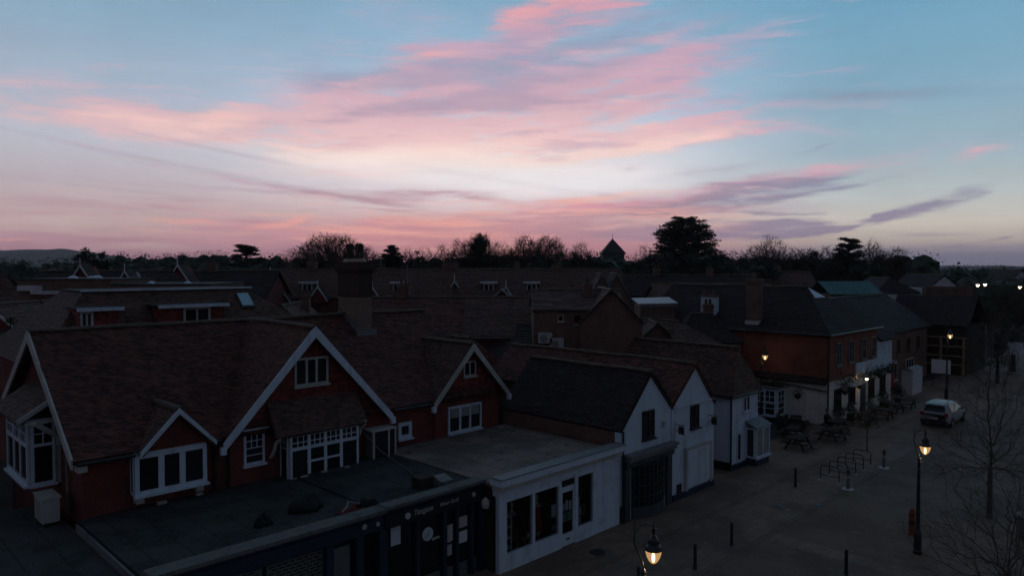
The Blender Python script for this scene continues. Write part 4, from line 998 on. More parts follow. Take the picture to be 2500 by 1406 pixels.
MB().box(38.62, 40.3, 19.0, 19.6, 0.0, 0.42).build('bay_plinth', 'blue', G3)
MB().box(38.62, 40.3, 19.03, 19.6, 0.42, 2.15).build('bay_box', 'white', G3)
window(G3, face_v(19.02), 38.62, 40.3, 0.48, 2.15, cols=2, fw=0.09, mull=0.09, mat='white', glass='blind')
window(G3, lambda a, o, z: (38.61 - o, a, z), 19.06, 19.56, 0.48, 2.15, cols=1, fw=0.06, mat='white', sill=0, out=0.04)
MB().prism([(38.5, 18.88, 2.15), (40.42, 18.88, 2.15), (40.42, 19.62, 2.5), (38.5, 19.62, 2.5)], (0, 0, 0.06)).build('bay_roof', 'lead', G3)
MB().tube([(36.72, 19.52, 4.1), (36.72, 19.52, 0.1)], 0.055, 8).build('drainpipe', 'black', G3)
MB().tube([(36.6, 29.5, 4.1), (36.6, 19.4, 4.1), (40.2, 19.36, 4.1)], 0.06, 8).build('gutter', 'black', G3)

# ------------------------------------------------------------------ the inn
I = thing('inn', 'inn with orange brick upper floor over cream ground floor and hipped roof', 'inn', (57, 20.4, 0))
MB().box(52.3, 66.0, 20.4, 36.0, 0, 3.1).build('ground_floor_wall', 'cream', I)
MB().box(52.2, 62.2, 20.3, 36.0, 3.1, 6.55).build('upper_wall', 'brick_orange', I)
MB().box(62.2, 66.0, 20.35, 32.0, 3.1, 5.4).build('upper_wall', 'white_render', I)
tile_roof(I, [((51.85, 36.2, 6.5), (51.85, 20.0, 6.5), (57.0, 23.9, 9.75), (57.0, 36.2, 9.75)), ((62.5, 20.0, 6.5), (62.5, 36.2, 6.5), (57.0, 36.2, 9.75), (57.0, 23.9, 9.75)),
              ((51.85, 20.0, 6.5), (62.5, 20.0, 6.5), (57.0, 23.9, 9.75), (57.0, 23.9, 9.75))], 'tile_dark', [((57.0, 23.9, 9.78), (57.0, 36.0, 9.78))], course=0.16, seg=0.5)
tile_roof(I, [((62.5, 20.0, 5.4), (66.3, 20.0, 5.4), (66.3, 24.5, 8.6), (62.5, 24.5, 8.6)), ((66.3, 29.0, 5.4), (62.5, 29.0, 5.4), (62.5, 24.5, 8.6), (66.3, 24.5, 8.6))], 'tile_dark', [((62.5, 24.5, 8.62), (66.3, 24.5, 8.62))], course=0.16, seg=0.5, name='lower_roof')
tile_roof(I, [((51.85, 31.0, 3.0), (51.85, 20.3, 3.0), (52.19, 20.3, 3.42), (52.19, 31.0, 3.42))], 'tile_dark', course=0.16, seg=0.5, name='pent_roof')
MB().prism([(57.0, 23.86, 9.7), (56.1, 22.9, 8.95), (57.9, 22.9, 8.95)], (0, -0.12, 0)).build('gablet', 'white', I)
MB().tube([(52.15, 20.25, 6.5), (52.15, 20.25, 0.1)], 0.07, 8).build('drainpipe', 'black', I)
MB().tube([(52.12, 24.4, 2.75), (52.12, 20.3, 2.45)], 0.05, 8).build('drainpipe', 'black', I)
MB().tube([(51.8, 34, 6.48), (51.8, 19.95, 6.48), (62.5, 19.95, 6.48)], 0.07, 8).build('gutter', 'black', I)
for uu in (53.6, 56.0, 58.6, 60.8):
    window(I, face_v(20.3), uu, uu + 1.0, 4.15, 5.8, cols=2, rows=2, fw=0.08, mat='grey_pipe', bar=0.04)
for uu in (53.6, 56.4, 60.6, 63.2):
    window(I, face_v(20.4), uu, uu + 1.3, 0.9, 2.4, cols=3, rows=2, fw=0.08, mat='dark_timber', bar=0.04)
MB().box(57.4, 65.4, 20.2, 20.298, 3.05, 3.98).build('white_band', 'white_render', I)
MB().box(58.9, 59.9, 20.34, 20.4, 0, 2.2).build('door', 'blue', I)
MB().box(55.2, 57.2, 19.6, 20.39, 2.5, 2.62).build('porch_hood', 'cream', I)
# bow window on the side wall
MB().box(50.3, 52.3, 23.2, 25.7, 0, 0.42).build('bay_plinth', 'blue', I)
MB().box(50.32, 52.3, 23.22, 25.68, 0.42, 2.5).build('bay_box', 'cream', I)
window(I, face_u(50.31), 23.22, 25.68, 0.5, 2.45, cols=3, fw=0.12, mull=0.14, bar=0.05, mat='white', split=(0.5, 2, 2, 2))
window(I, face_v(23.21), 50.4, 51.6, 0.5, 2.45, cols=1, fw=0.12, bar=0.05, mat='white', split=(0.5, 2, 2, 2), sill=0.05)
MB().box(50.15, 52.3, 23.05, 25.85, 2.5, 2.6).build('bay_roof', 'lead', I)
# chimneys
C1 = MB().box(52.5, 53.3, 25.75, 26.75, 6.2, 10.3).build('chimney', 'brick_brown', I)
MB().box(52.46, 53.34, 25.7, 26.8, 6.2, 7.2).build('white_base', 'offwhite', C1); MB().box(52.42, 53.38, 25.66, 26.84, 10.1, 10.3 + 0.12).build('cap', 'brick_brown', C1)
MB().lathe([(0.16, 10.42), (0.13, 10.9), (0.16, 10.95)], 52.9, 26.25, 10).build('pot', 'brick_brown', C1)
C2 = MB().box(53.2, 53.8, 29.8, 31.1, 6.6, 8.9).build('chimney', 'white', I)
MB().box(53.1, 53.9, 29.7, 31.2, 8.9, 9.05).build('cap', 'brick_brown', C2)
for vv in (30.1, 30.9): MB().lathe([(0.13, 9.05), (0.11, 9.4), (0.13, 9.45)], 53.5, vv, 10).build('pot', 'brick_brown', C2)
MB().tube([(53.13, 30.15, 6.9), (53.13, 30.15, 8.4)], 0.05, 6).build('flue', 'black', C2)
# hanging baskets and shrubs along the inn
def leafy(mb, c, r, n, s, rr, flat=1.0):
    for _ in range(n):
        d = Vector((rr.gauss(0, 1), rr.gauss(0, 1), rr.gauss(0, 1))).normalized() * (rr.random() ** 0.4)
        p = Vector(c) + Vector((d.x * r, d.y * r, d.z * r * flat))
        a = Vector((rr.gauss(0, 1), rr.gauss(0, 1), rr.gauss(0, 1))).normalized() * s * rr.uniform(0.6, 1.3)
        b = Vector((rr.gauss(0, 1), rr.gauss(0, 1), rr.gauss(0, 1))).normalized() * s * rr.uniform(0.4, 0.9)
        mb.poly([p - a * 0.5, p + b * 0.5, p + a * 0.5, p - b * 0.5])
rr = random.Random(31)
for k, (u_, v_, z_, lb) in enumerate(((52.0, 22.4, 2.0, 'hanging basket of greenery on the inn side wall'), (54.9, 20.1, 2.2, 'hanging basket left of the inn porch'), (57.8, 20.1, 2.3, 'hanging basket right of the inn porch'), (62.0, 20.05, 2.7, 'hanging basket near the far end of the inn'), (64.5, 20.05, 2.8, 'last hanging basket along the inn front'))):
    t = thing('hanging_basket', lb, 'hanging basket', (u_, v_, z_ - 0.3))
    MB().lathe([(0.06, z_ - 0.3), (0.2, z_ - 0.15), (0.24, z_)], u_, v_, 10).build('basket', 'dark_timber', t)
    m = MB(); leafy(m, (u_, v_, z_ + 0.12), 0.42, 160, 0.12, rr); m.build('foliage', 'ivy', t)
    MB().bar((u_, v_, z_ + 0.1), (u_ + (0.2 if k == 0 else 0), v_ + (0 if k == 0 else 0.3), z_ + 0.6), 0.02).build('hanger', 'black_iron', t)
t = thing('roof_planting', 'low greenery growing on the flat top of the inn bay', 'plant', (51.2, 24.4, 2.6))
m = MB(); 
for k in range(7): leafy(m, (51.0, 23.3 + k * 0.38, 2.75), 0.33, 70, 0.13, rr, 0.6)
m.build('foliage', 'ivy', t); MB().box(50.6, 51.3, 23.1, 25.7, 2.602, 2.68).build('trough', 'dark_timber', t)
t = thing('climbing_plant', 'ivy climbing the inn front between the floors', 'plant', (60.5, 20.2, 0))
m = MB()
for k in range(26): leafy(m, (54.0 + k * 0.46, 20.12, 2.95 + 0.22 * math.sin(k * 1.7)), 0.42, 34, 0.16, rr)
m.build('foliage', 'ivy', t); MB().tube([(60.6, 20.3, 0), (60.5, 20.25, 1.5), (60.7, 20.2, 3.2)], [0.05, 0.04, 0.02], 6).build('stem', 'bark', t)
t = thing('inn_sign', 'pale shell shaped hood over the inn door', 'sign', (56.4, 19.5, 2.3))
sg = MB(); 
for k in range(8):
    a0, a1 = math.pi * k / 8, math.pi * (k + 1) / 8
    sg.prism([(56.6, 19.9, 2.62), (56.6 + 0.9 * math.cos(a0), 19.9 - 0.5 * math.sin(a0) * 0.4, 2.62 + 0.45 * math.sin(a0)), (56.6 + 0.9 * math.cos(a1), 19.9 - 0.5 * math.sin(a1) * 0.4, 2.62 + 0.45 * math.sin(a1))], (0, -0.06, 0))
sg.build('shell', 'cream', t)

# ------------------------------------------------------------------ simple far houses with parts
def block(name, label, a0, a1, b0, b1, eave, ridge, along='a', wall='brick_brown', roof='tile_brown', turn=R45, hip=(0, 0), over=0.3, course=0.3, cat='house', rl=1.0):
    """box with a pitched roof; ridge runs along a or b; hip = how far the ridge stops short at each end"""
    t = thing(name, label, cat, ((a0 + a1) / 2, b0, 0), turn)
    o = over
    if along == 'a':
        c = (b0 + b1) / 2; r0, r1 = a0 - (o if not hip[0] else -hip[0]), a1 + (o if not hip[1] else -hip[1])
        S_ = [((a0 - o, b0 - o, eave), (a1 + o, b0 - o, eave), (r1, c, ridge), (r0, c, ridge)), ((a1 + o, b1 + o, eave), (a0 - o, b1 + o, eave), (r0, c, ridge), (r1, c, ridge))]
        if hip[0]: S_.append(((a0 - o, b1 + o, eave), (a0 - o, b0 - o, eave), (r0, c, ridge), (r0, c, ridge)))
        if hip[1]: S_.append(((a1 + o, b0 - o, eave), (a1 + o, b1 + o, eave), (r1, c, ridge), (r1, c, ridge)))
        rg = ((r0, c, ridge + 0.02), (r1, c, ridge + 0.02))
        w = MB().prism([(a0, b0, 0), (a0, b1, 0), (a0, b1, eave + 0.05), (a0, c, ridge - 0.25 if not hip[0] else eave + 0.05), (a0, b0, eave + 0.05)], (a1 - a0, 0, 0)) if not hip[0] else MB().box(a0, a1, b0, b1, 0, eave + 0.05)
    else:
        c = (a0 + a1) / 2; r0, r1 = b0 - (o if not hip[0] else -hip[0]), b1 + (o if not hip[1] else -hip[1])
        S_ = [((a0 - o, b1 + o, eave), (a0 - o, b0 - o, eave), (c, r0, ridge), (c, r1, ridge)), ((a1 + o, b0 - o, eave), (a1 + o, b1 + o, eave), (c, r1, ridge), (c, r0, ridge))]
        if hip[0]: S_.append(((a0 - o, b0 - o, eave), (a1 + o, b0 - o, eave), (c, r0, ridge), (c, r0, ridge)))
        if hip[1]: S_.append(((a1 + o, b1 + o, eave), (a0 - o, b1 + o, eave), (c, r1, ridge), (c, r1, ridge)))
        rg = ((c, r0, ridge + 0.02), (c, r1, ridge + 0.02))
        w = MB().prism([(a0, b0, 0), (a1, b0, 0), (a1, b0, eave + 0.05), (c, b0, ridge - 0.25), (a0, b0, eave + 0.05)], (0, b1 - b0, 0)) if not hip[0] else MB().box(a0, a1, b0, b1, 0, eave + 0.05)
    w.build('wall', wall, t)
    tile_roof(t, S_, roof, [rg], course=course, seg=0.8, ridge_len=rl, jit=0.02)
    return t
def stack(t, a, b, z0, z1, w=0.8, d=0.6, mt='brick_brown', pots=2):
    c = MB().box(a - w / 2, a + w / 2, b - d / 2, b + d / 2, z0, z1).build('chimney', mt, t)
    MB().box(a - w / 2 - 0.07, a + w / 2 + 0.07, b - d / 2 - 0.07, b + d / 2 + 0.07, z1 - 0.25, z1 - 0.05).build('cap', mt, c)
    for k in range(pots):
        x = a + (k - (pots - 1) / 2) * 0.34
        MB().lathe([(0.12, z1), (0.10, z1 + 0.38), (0.12, z1 + 0.42)], x, b, 8).build('pot', 'ridge', c)
def fwin(t, mp, a, z, w=0.9, h=1.2, mat='far_white', cols=2):
    return window(t, mp, a - w / 2, a + w / 2, z, z + h, cols=cols, fw=0.09, mull=0.09, mat=mat, sill=0.06)

# behind the white gables
t = block('outbuilding', 'low hipped tile roof tucked between the corner house and the inn', 42.2, 50.8, 26.5, 34, 4.6, 7.35, 'b', hip=(2.5, 0), roof='tile_brown')
t = block('outbuilding', 'dark tiled back roof behind the second white gable', 33.8, 42.0, 30.5, 42, 4.6, 7.2, 'b', hip=(2.2, 0), roof='tile_dark')
t = block('outbuilding', 'brown tiled back roof between brick house and white gables', 27.2, 33.5, 32.6, 44, 4.0, 6.9, 'b', hip=(1.5, 0), roof='tile_red')
# big dormered roof behind the brick house
D1 = thing('dormered_house', 'broad tiled roof with two flat topped dormers behind the brick house', 'house', (15.5, 40.5, 0))
MB().box(8.6, 24.2, 40.4, 52.0, 0, 6.6).build('wall', 'brick', D1)
tile_roof(D1, [((8.0, 39.9, 6.5), (24.8, 39.9, 6.5), (20.2, 44.0, 10.0), (11.2, 44.0, 10.0)), ((8.0, 52.5, 6.5), (8.0, 39.9, 6.5), (11.2, 44.0, 10.0), (11.2, 48.5, 10.0)), ((24.8, 39.9, 6.5), (24.8, 52.5, 6.5), (20.2, 48.5, 10.0), (20.2, 44.0, 10.0))], 'tile_brown', course=0.16, seg=0.5)
MB().box(11.1, 20.3, 43.9, 48.6, 9.98, 10.06).build('flat_top', 'felt', D1)
MB().box(11.0, 20.6, 43.82, 43.9, 10.02, 10.11).build('white_trim', 'white', D1)
for (a, b, wins) in ((10.2, 12.3, ((10.35, 10.95),)), (14.1, 17.9, ((15.45, 16.95),))):
    bx = MB().box(a + 0.12, b - 0.12, 41.45, 43.6, 7.6, 9.20).build('dormer', 'brick_hung', D1)
    MB().box(a - 0.05, b + 0.05, 41.2, 43.9, 9.20, 9.27).build('dormer_roof', 'felt', bx); MB().box(a - 0.05, b + 0.05, 41.12, 41.199, 9.10, 9.27).build('fascia', 'white', bx)
    for (p, q) in wins: window(D1, face_v(41.45), p, q, 8.1, 9.1, cols=2, fw=0.12, mull=0.1, mat='offwhite')
sl = lambda v: 6.5 + (v - 39.9) * 3.5 / 4.1
SK = MB().prism([(19.35, 42.6, sl(42.6) + 0.02), (20.25, 42.6, sl(42.6) + 0.02), (20.25, 43.6, sl(43.6) + 0.02), (19.35, 43.6, sl(43.6) + 0.02)], (0, -0.06, 0.07)).build('skylight', 'black', D1)
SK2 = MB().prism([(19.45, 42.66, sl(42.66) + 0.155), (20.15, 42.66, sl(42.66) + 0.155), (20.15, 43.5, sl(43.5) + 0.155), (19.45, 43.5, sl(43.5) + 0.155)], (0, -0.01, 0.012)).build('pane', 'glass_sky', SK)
t = thing('roof_ladder', 'pale bundle of poles lying on the tiles below the skylight', 'poles', (19.2, 41.3, sl(41.3)))
for k in range(5): MB().bar((18.6 + 0.12 * k, 41.2, sl(41.2) + 0.1), (19.5 + 0.1 * k, 41.0 - 0.1 * k, sl(40.9) + 0.12), 0.05).build('pole', 'offwhite', t)

# block with the plain roof right of the chimney, and the brick building with air units: these face the camera squarely
B1 = block('plain_house', 'plain brown tiled roof directly right of the tall chimney', -11.5, -3.4, 52.3, 62, 6.25, 8.95, 'a', wall='brick', roof='tile_red', turn=0.0)
B2 = block('plain_house', 'greyer tiled roof abutting the plain brown roof', -3.3, 4.2, 51.6, 61.4, 6.25, 8.98, 'a', wall='brick', roof='tile_brown', turn=0.0)
B3 = block('brick_annexe', 'brown brick annexe with air conditioners on its wall', 1.4, 7.4, 47.0, 54, 8.55, 9.75, 'a', wall='brick_brown', roof='tile_brown', turn=0.0, over=0.12)
stack(B3, 5.2, 49.6, 9.2, 10.25, 0.55, 0.55, pots=1)
window(B3, face_v(47.0), 3.0, 3.35, 7.8, 8.2, mat='offwhite', fw=0.04); MB().box(4.1, 4.45, 46.98, 47.0, 7.7, 8.2).build('vent', 'dark', B3)
MB().box(4.05, 4.5, 46.9, 46.98, 7.55, 7.62).build('vent_sill', 'offwhite', B3)
for k, (x, z, lb) in enumerate(((2.15, 6.4, 'left air conditioning unit, set higher, on the brown brick annexe'), (2.9, 6.05, 'right air conditioning unit with a round fan on the brown brick annexe'))):
    t = thing('air_conditioner', lb, 'air conditioner', (x, 46.8, z), 0.0)
    MB().box(x - 0.45, x + 0.45, 46.62, 46.98, z, z + 0.68).build('casing', 'ac', t)
    MB().tube([(x - 0.1, 46.62, z + 0.34), (x - 0.1, 46.58, z + 0.34)], 0.25, 14).build('fan_guard', 'grey_pipe', t)
    for xx in (x - 0.35, x + 0.3): MB().box(xx, xx + 0.05, 46.6, 46.99, z - 0.06, z).build('bracket', 'black', t)

B4 = block('brick_annexe', 'brown brick gable end leaning against the annexe with air conditioners', 4.4, 8.4, 46.4, 53, 7.75, 9.85, 'b', wall='brick_brown', roof='tile_brown', turn=0.0, over=0.1)
def aerial(t, a, b, z0, h=1.6):
    m = MB(); m.tube([(a, b, z0), (a, b, z0 + h)], 0.02, 5)
    m.bar((a - 0.5, b, z0 + h - 0.1), (a + 0.5, b, z0 + h - 0.02), 0.02)
    for k in range(5): m.bar((a - 0.45 + k * 0.22, b - 0.2, z0 + h - 0.08), (a - 0.45 + k * 0.22, b + 0.2, z0 + h - 0.08), 0.015)
    m.build('aerial', 'lead', t)
stack(B1, -8.6, 57.2, 8.4, 9.9, 0.9, 0.6); aerial(B1, -8.3, 57.2, 9.9); aerial(B2, 1.0, 56.5, 8.9, 1.2)
# the long terrace with white dormers and steep gables
T = block('terrace', 'long dark terrace with white dormer windows and finialled gables', -34, 13, 84, 93, 7.7, 11.05, 'a', wall='brick', roof='tile_brown', turn=0.0, course=0.34)
def dormer(t, x, y, z, w=1.15, h=1.15):
    b = MB().box(x - w / 2, x + w / 2, y, y + 2.2, z - h, z).build('dormer', 'tile_brown', t)
    MB().box(x - w / 2 - 0.4, x + w / 2 + 0.4, y - 0.3, y + 2.3, z, z + 0.2).build('dormer_roof', 'far_white', b)
    window(t, face_v(y), x - w / 2, x + w / 2, z - h, z, cols=2, fw=0.11, mull=0.11, mat='far_white', sill=0.04)
for px in (750, 972, 1193, 1298): dormer(T, (px - 1250) / 1760 * 85, 85.0, 9.35, 1.2, 1.15)
def finial_gable(t, x, za, y, half_l, half_r, slope_=1.45, wall='brick', w=0.22, fin=0.75):
    zl, zr2 = za - half_l * slope_, za - half_r * slope_
    zb = min(zl, zr2)
    MB().prism([(x - half_l + 0.1, y, zl - 0.3), (x + half_r - 0.1, y, zr2 - 0.3), (x, y, za - 0.2)], (0, 2.5, 0)).build('gable', wall, t)
    mb = MB()
    slope(mb, (x - half_l, y + 1.5, zl), (x - half_l, y - 0.25, zl), (x, y - 0.25, za), (x, y + 1.5, za), course=0.34, seg=0.9)
    slope(mb, (x + half_r, y - 0.25, zr2), (x + half_r, y + 1.5, zr2), (x, y + 1.5, za), (x, y - 0.25, za), course=0.34, seg=0.9)
    mb.build('gable_roof', 'tile_dark', t)
    barge(t, [(x - half_l, y - 0.28, zl), (x, y - 0.28, za + 0.03), (x + half_r, y - 0.28, zr2)], (0, -1, 0), w, 'far_white')
    MB().lathe([(0.07, za - 0.1), (0.05, za + fin * 0.5), (0.075, za + fin * 0.55), (0.01, za + fin)], x, y - 0.3, 6).build('finial', 'far_white', t)
K = 82.5 / 1760
for (px, py, hl, hr) in ((662, 666, 1.1, 2.4), (777, 698, 1.1, 1.1), (910, 700, 1.4, 1.4), (1110, 684, 0.45, 0.45), (1235, 698, 1.2, 1.3)):
    finial_gable(T, (px - 1250) * K, CAM_H - (py - 650) * K, 82.5, hl, hr)
fwin(T, face_v(82.5), (662 - 1250) * K, 8.2, 0.9, 1.3)
for k, x_ in enumerate((-24.5, -8.0, 5.5)):
    stack(T, x_, 88.5, 10.4, 12.0 - 0.3 * k, 1.1, 0.6, pots=3)
    aerial(T, x_ + 0.4, 88.5, 11.9 - 0.3 * k, 1.3)
# left cluster of gables
K2 = 74 / 1760
TL = block('terrace', 'tile roofed terrace at the far left with white finialled gables', -52, -26, 75.5, 84, 8.0, 10.9, 'a', wall='brick', roof='tile_dark', turn=0.0, course=0.34)
for (px, py, hl, hr, wl) in ((200, 646, 0.85, 0.95, 'brick'), (308, 660, 0.5, 0.55, 'blue'), (437, 645, 0.4, 1.2, 'brick')):
    finial_gable(TL, (px - 1250) * K2, CAM_H - (py - 650) * K2, 74.0, hl, hr, 1.5, wl)
for k, x_ in enumerate((-47.5, -33.2)): stack(TL, x_, 79.8, 10.3, 11.7, 1.0, 0.6, pots=2)
FG = block('cottage', 'small gable with white bargeboards in front of the far left terrace', -41.2, -37.6, 70, 74, 8.4, 9.95, 'b', wall='brick', roof='tile_brown', turn=0.0, over=0.15)
barge(FG, [(-41.35, 69.8, 8.4), (-39.4, 69.8, 9.98), (-37.45, 69.8, 8.4)], (0, -1, 0), 0.2, 'far_white')
FB = thing('flat_roof_block', 'flat roofed block with pale domed rooflights behind the dormered roof', 'building', (-36, 62, 0), 0.0)
MB().box(-42.5, -34.5, 62, 70, 0, 10.24).build('wall', 'brick_brown', FB); MB().box(-42.6, -34.4, 61.9, 70.1, 10.24, 10.32).build('flat_roof', 'felt', FB)
MB().box(-34.4, -26.0, 62, 70, 0, 9.80).build('wall', 'brick_brown', FB); MB().box(-34.39, -25.9, 61.9, 70.1, 9.80, 9.88).build('flat_roof', 'felt', FB)
for (px, py, r) in ((175, 677, 0.28), (218, 677, 0.16), (234, 676, 0.3), (367, 690, 0.2), (455, 690, 0.2)):
    x = (px - 1250) / 1760 * 63; z = CAM_H - (py - 650) / 1760 * 63
    t = MB(); t.lathe([(r * 1.5, z - 0.16), (r * 1.5, z - 0.04), (r * 1.3, z), (r * 1.0, z + 0.07), (r * 0.5, z + 0.12), (0.02, z + 0.13)], x, 63.2, 12); t.build('rooflight', 'white', FB, True)
MB().box(-41.2, -38.0, 61.6, 61.9, 9.0, 9.3).build('white_parapet', 'far_white', FB); MB().box(-42.4, -40.3, 61.7, 61.9, 9.3, 9.75).build('white_parapet', 'far_white', FB)
LG = block('cottage', 'cottage with a bright red gable wall at the far left', -39.9, -36.1, 57, 66, 6.6, 8.6, 'b', wall='brick_orange', roof='tile_brown', turn=R45 * 0.35, over=0.2)
LG.location = (-37.6, 57.5, 0)
LW = block('cottage', 'little house with white bargeboards at the left picture edge', -34.6, -31.4, 45.5, 50, 7.5, 9.0, 'b', wall='brick', roof='tile_brown', turn=0.0, over=0.15)
barge(LW, [(-34.75, 45.3, 7.5), (-33.0, 45.3, 9.03), (-31.25, 45.3, 7.5)], (0, -1, 0), 0.16, 'far_white')
SD = block('side_house', 'dark low roof at the left edge behind the brick house', 0.6, 5.2, 36.5, 46, 4.2, 6.0, 'b', wall='brick_brown', roof='tile_dark', over=0.3)
# church, steep gables and flat roof in the centre distance
CHU = thing('church_tower', 'dark square church tower with a pyramid roof and weather vane', 'church', (20.9, 150, 0), 0.0)
MB().box(18.75, 23.05, 148, 152.4, 0, 14.1).build('tower', 'stone', CHU)
py_ = MB()
for q in (((18.4, 147.7), (23.4, 147.7)), ((23.4, 147.7), (23.4, 152.7)), ((23.4, 152.7), (18.4, 152.7)), ((18.4, 152.7), (18.4, 147.7))):
    slope(py_, (*q[0], 14.0), (*q[1], 14.0), (20.9, 150.2, 17.15), (20.9, 150.2, 17.15), course=0.4, seg=1.0)
py_.build('pyramid_roof', 'slate', CHU)
MB().tube([(20.9, 150.2, 17.0), (20.9, 150.2, 18.25)], [0.05, 0.025], 6).build('spire_rod', 'black_iron', CHU)
MB().prism([(20.75, 150.2, 17.85), (21.05, 150.2, 17.82), (21.05, 150.2, 17.9)], (0, 0.03, 0)).build('vane', 'black_iron', CHU)
window(CHU, face_v(148.0), 20.5, 21.3, 9.0, 10.6, cols=1, fw=0.1, mat='stone', sill=0)
NV = block('nave', 'long dark church roof beside the tower', 23.2, 40, 146, 154, 6.5, 10.5, 'a', wall='stone', roof='tile_dark', turn=0.0, course=0.5, cat='church')
for k, px in enumerate((1497, 1533)):
    x = (px - 1250) / 1760 * 75
    g_ = block('steep_house', ['left of two steep roofs with pale verges before the church', 'right of two steep roofs with pale verges before the church'][k], x - 3.0, x + 0.6, 75, 79, 7.4, 10.6, 'b', wall='brick_brown', roof='tile_dark', turn=0.0, over=0.1)
    barge(g_, [(x - 3.1, 74.85, 7.4), (x - 1.2, 74.85, 10.62), (x + 0.7, 74.85, 7.4)], (0, -1, 0), 0.14, 'grey_pipe')
FR = thing('flat_roof_block', 'low building with a pale flat sheet roof in the centre distance', 'building', (12.2, 60, 0), 0.0)
MB().box(10.7, 13.6, 60, 63, 0, 8.15).build('wall', 'brick_brown', FR); MB().prism([(10.5, 59.7, 8.22), (13.75, 59.7, 8.30), (13.75, 63.2, 8.62), (10.5, 63.2, 8.54)], (0, 0, 0.08)).build('sheet_roof', 'far_white', FR)
MB().box(10.6, 13.7, 59.62, 59.7, 8.08, 8.17).build('fascia', 'grey_pipe', FR)
RB = block('low_house', 'brown roof under the cedar beside the inn chimney', 15.5, 28, 74, 84, 7.6, 9.5, 'a', wall='brick_brown', roof='tile_brown', turn=0.0, course=0.34)
MB().box(19.4, 22.6, 73.55, 73.7, 7.7, 8.2).build('pale_panel', 'grey_pipe', RB)
# right: teal sheet roof, long dark roof, pale gable
TR = thing('teal_roof_shed', 'shed with a dull teal sheet roof beyond the inn', 'shed', (38.2, 79, 0), 0.0)
MB().box(35.4, 41.0, 80, 86, 0, 8.3).build('wall', 'brick_brown', TR)
MB().prism([(35.2, 79.8, 8.25), (41.2, 79.8, 8.25), (41.2, 83, 9.6), (35.2, 83, 9.6)], (0, 0, 0.06)).build('sheet_roof', 'teal', TR)
for k in range(13): MB().bar((35.3 + k * 0.48, 79.78, 8.34), (35.3 + k * 0.48, 83, 9.70), 0.05).build('seam', 'teal', TR)
MB().prism([(35.2, 83.05, 9.6), (41.2, 83.05, 9.6), (41.2, 86.2, 8.25), (35.2, 86.2, 8.25)], (0, 0, 0.06)).build('sheet_roof', 'teal', TR)
LGR = block('long_house', 'long dark tiled range closing the far end of the street', 67.0, 84, 22.5, 31, 5.2, 8.4, 'a', wall='brick_brown', roof='tile_dark', course=0.34)
for k in range(5): fwin(LGR, face_v(22.5), 68.8 + k * 3.0, 3.0, 1.0, 1.4, 'timber')
for k in range(2): window(LGR, face_v(22.5), 72 + k * 5, 74.4 + k * 5, 0.6, 2.3, cols=3, fw=0.1, mat='offwhite', mull=0.08)
RS = thing('red_shop', 'small dark red shop between the inn and the long range', 'shop', (67.6, 21.4, 0))
MB().box(66.2, 68.8, 21.0, 22.4, 0, 3.0).build('wall', 'brick', RS); MB().box(66.1, 68.9, 20.8, 22.45, 3.0, 3.12).build('flat_roof', 'lead', RS)
window(RS, face_u(66.2), 21.15, 22.2, 0.8, 2.3, mat='dark_timber'); MB().box(67.2, 68.4, 20.95, 21.0, 0, 2.2).build('door', 'red_cloth', RS)
TB = thing('timber_front', 'timber framed shopfront with shelves at the far bend of the street', 'shop', (86, 22, 0))
MB().box(86.1, 94, 19.4, 27, 0, 5.2).build('wall', 'dark_timber', TB)
for vv in (19.5, 21.6, 23.7, 26.6): MB().box(85.95, 86.1, vv, vv + 0.25, 0, 4.0).build('post', 'lit_timber', TB)
for zz in (3.85, 2.9, 1.9, 1.0): MB().box(85.97, 86.1, 19.4, 27.0, zz, zz + 0.16).build('rail', 'lit_timber', TB)
tile_roof(TB, [((85.7, 27.2, 5.2), (85.7, 19.2, 5.2), (90, 19.2, 8.2), (90, 27.2, 8.2)), ((94.4, 19.2, 5.2), (94.4, 27.2, 5.2), (90, 27.2, 8.2), (90, 19.2, 8.2))], 'tile_dark', course=0.34, seg=0.9)
for k, (uu, v0_, z0_, w_, h_, lb, mt) in enumerate(((76.5, 19.3, 1.3, 1.6, 1.3, 'white notice board standing before the timber shopfront', 'paper'), (90.0, 15.6, 2.2, 1.9, 1.3, 'pale board sign at the far bend of the street', 'paper'))):
    t = thing('sign_board', lb, 'sign', (uu, v0_, 0))
    MB().box(uu, uu + 0.06, v0_ - w_ / 2, v0_ + w_ / 2, z0_, z0_ + h_).build('panel', mt, t)
    for s_ in (-1, 1): MB().box(uu + 0.065, uu + 0.12, v0_ + s_ * w_ * 0.4 - 0.03, v0_ + s_ * w_ * 0.4 + 0.03, 0, z0_ + h_).build('post', 'black_iron', t)
t = thing('sign_board', 'green round cornered shop sign left of the timber shopfront', 'sign', (84.5, 24.2, 0))
MB().box(84.4, 84.5, 23.2, 25.4, 1.9, 3.1).build('panel', 'green_card', t); MB().box(84.5, 84.6, 24.2, 24.4, 0, 3.0).build('post', 'black_iron', t)
WK = thing('white_kiosk', 'pale panelled kiosk with a low roof at the end of the inn terrace', 'kiosk', (70.5, 19.9, 0))
MB().box(69.8, 72.6, 19.8, 20.7, 0, 2.2).build('body', 'far_white', WK); MB().prism([(69.7, 19.7, 2.2), (69.7, 20.8, 2.2), (69.7, 20.25, 2.42)], (3.0, 0, 0)).build('roof', 'grey_pipe', WK)
for k in range(4): MB().box(69.9 + k * 0.7, 70.45 + k * 0.7, 19.77, 19.8, 0.8, 2.0).build('panel', 'paper_cool', WK)
FH = block('far_house', 'house with a pale gable far off on the right', 55.1, 58.9, 95, 104, 8.7, 10.3, 'b', wall='far_white', roof='tile_dark', turn=0.0, over=0.1, course=0.4)
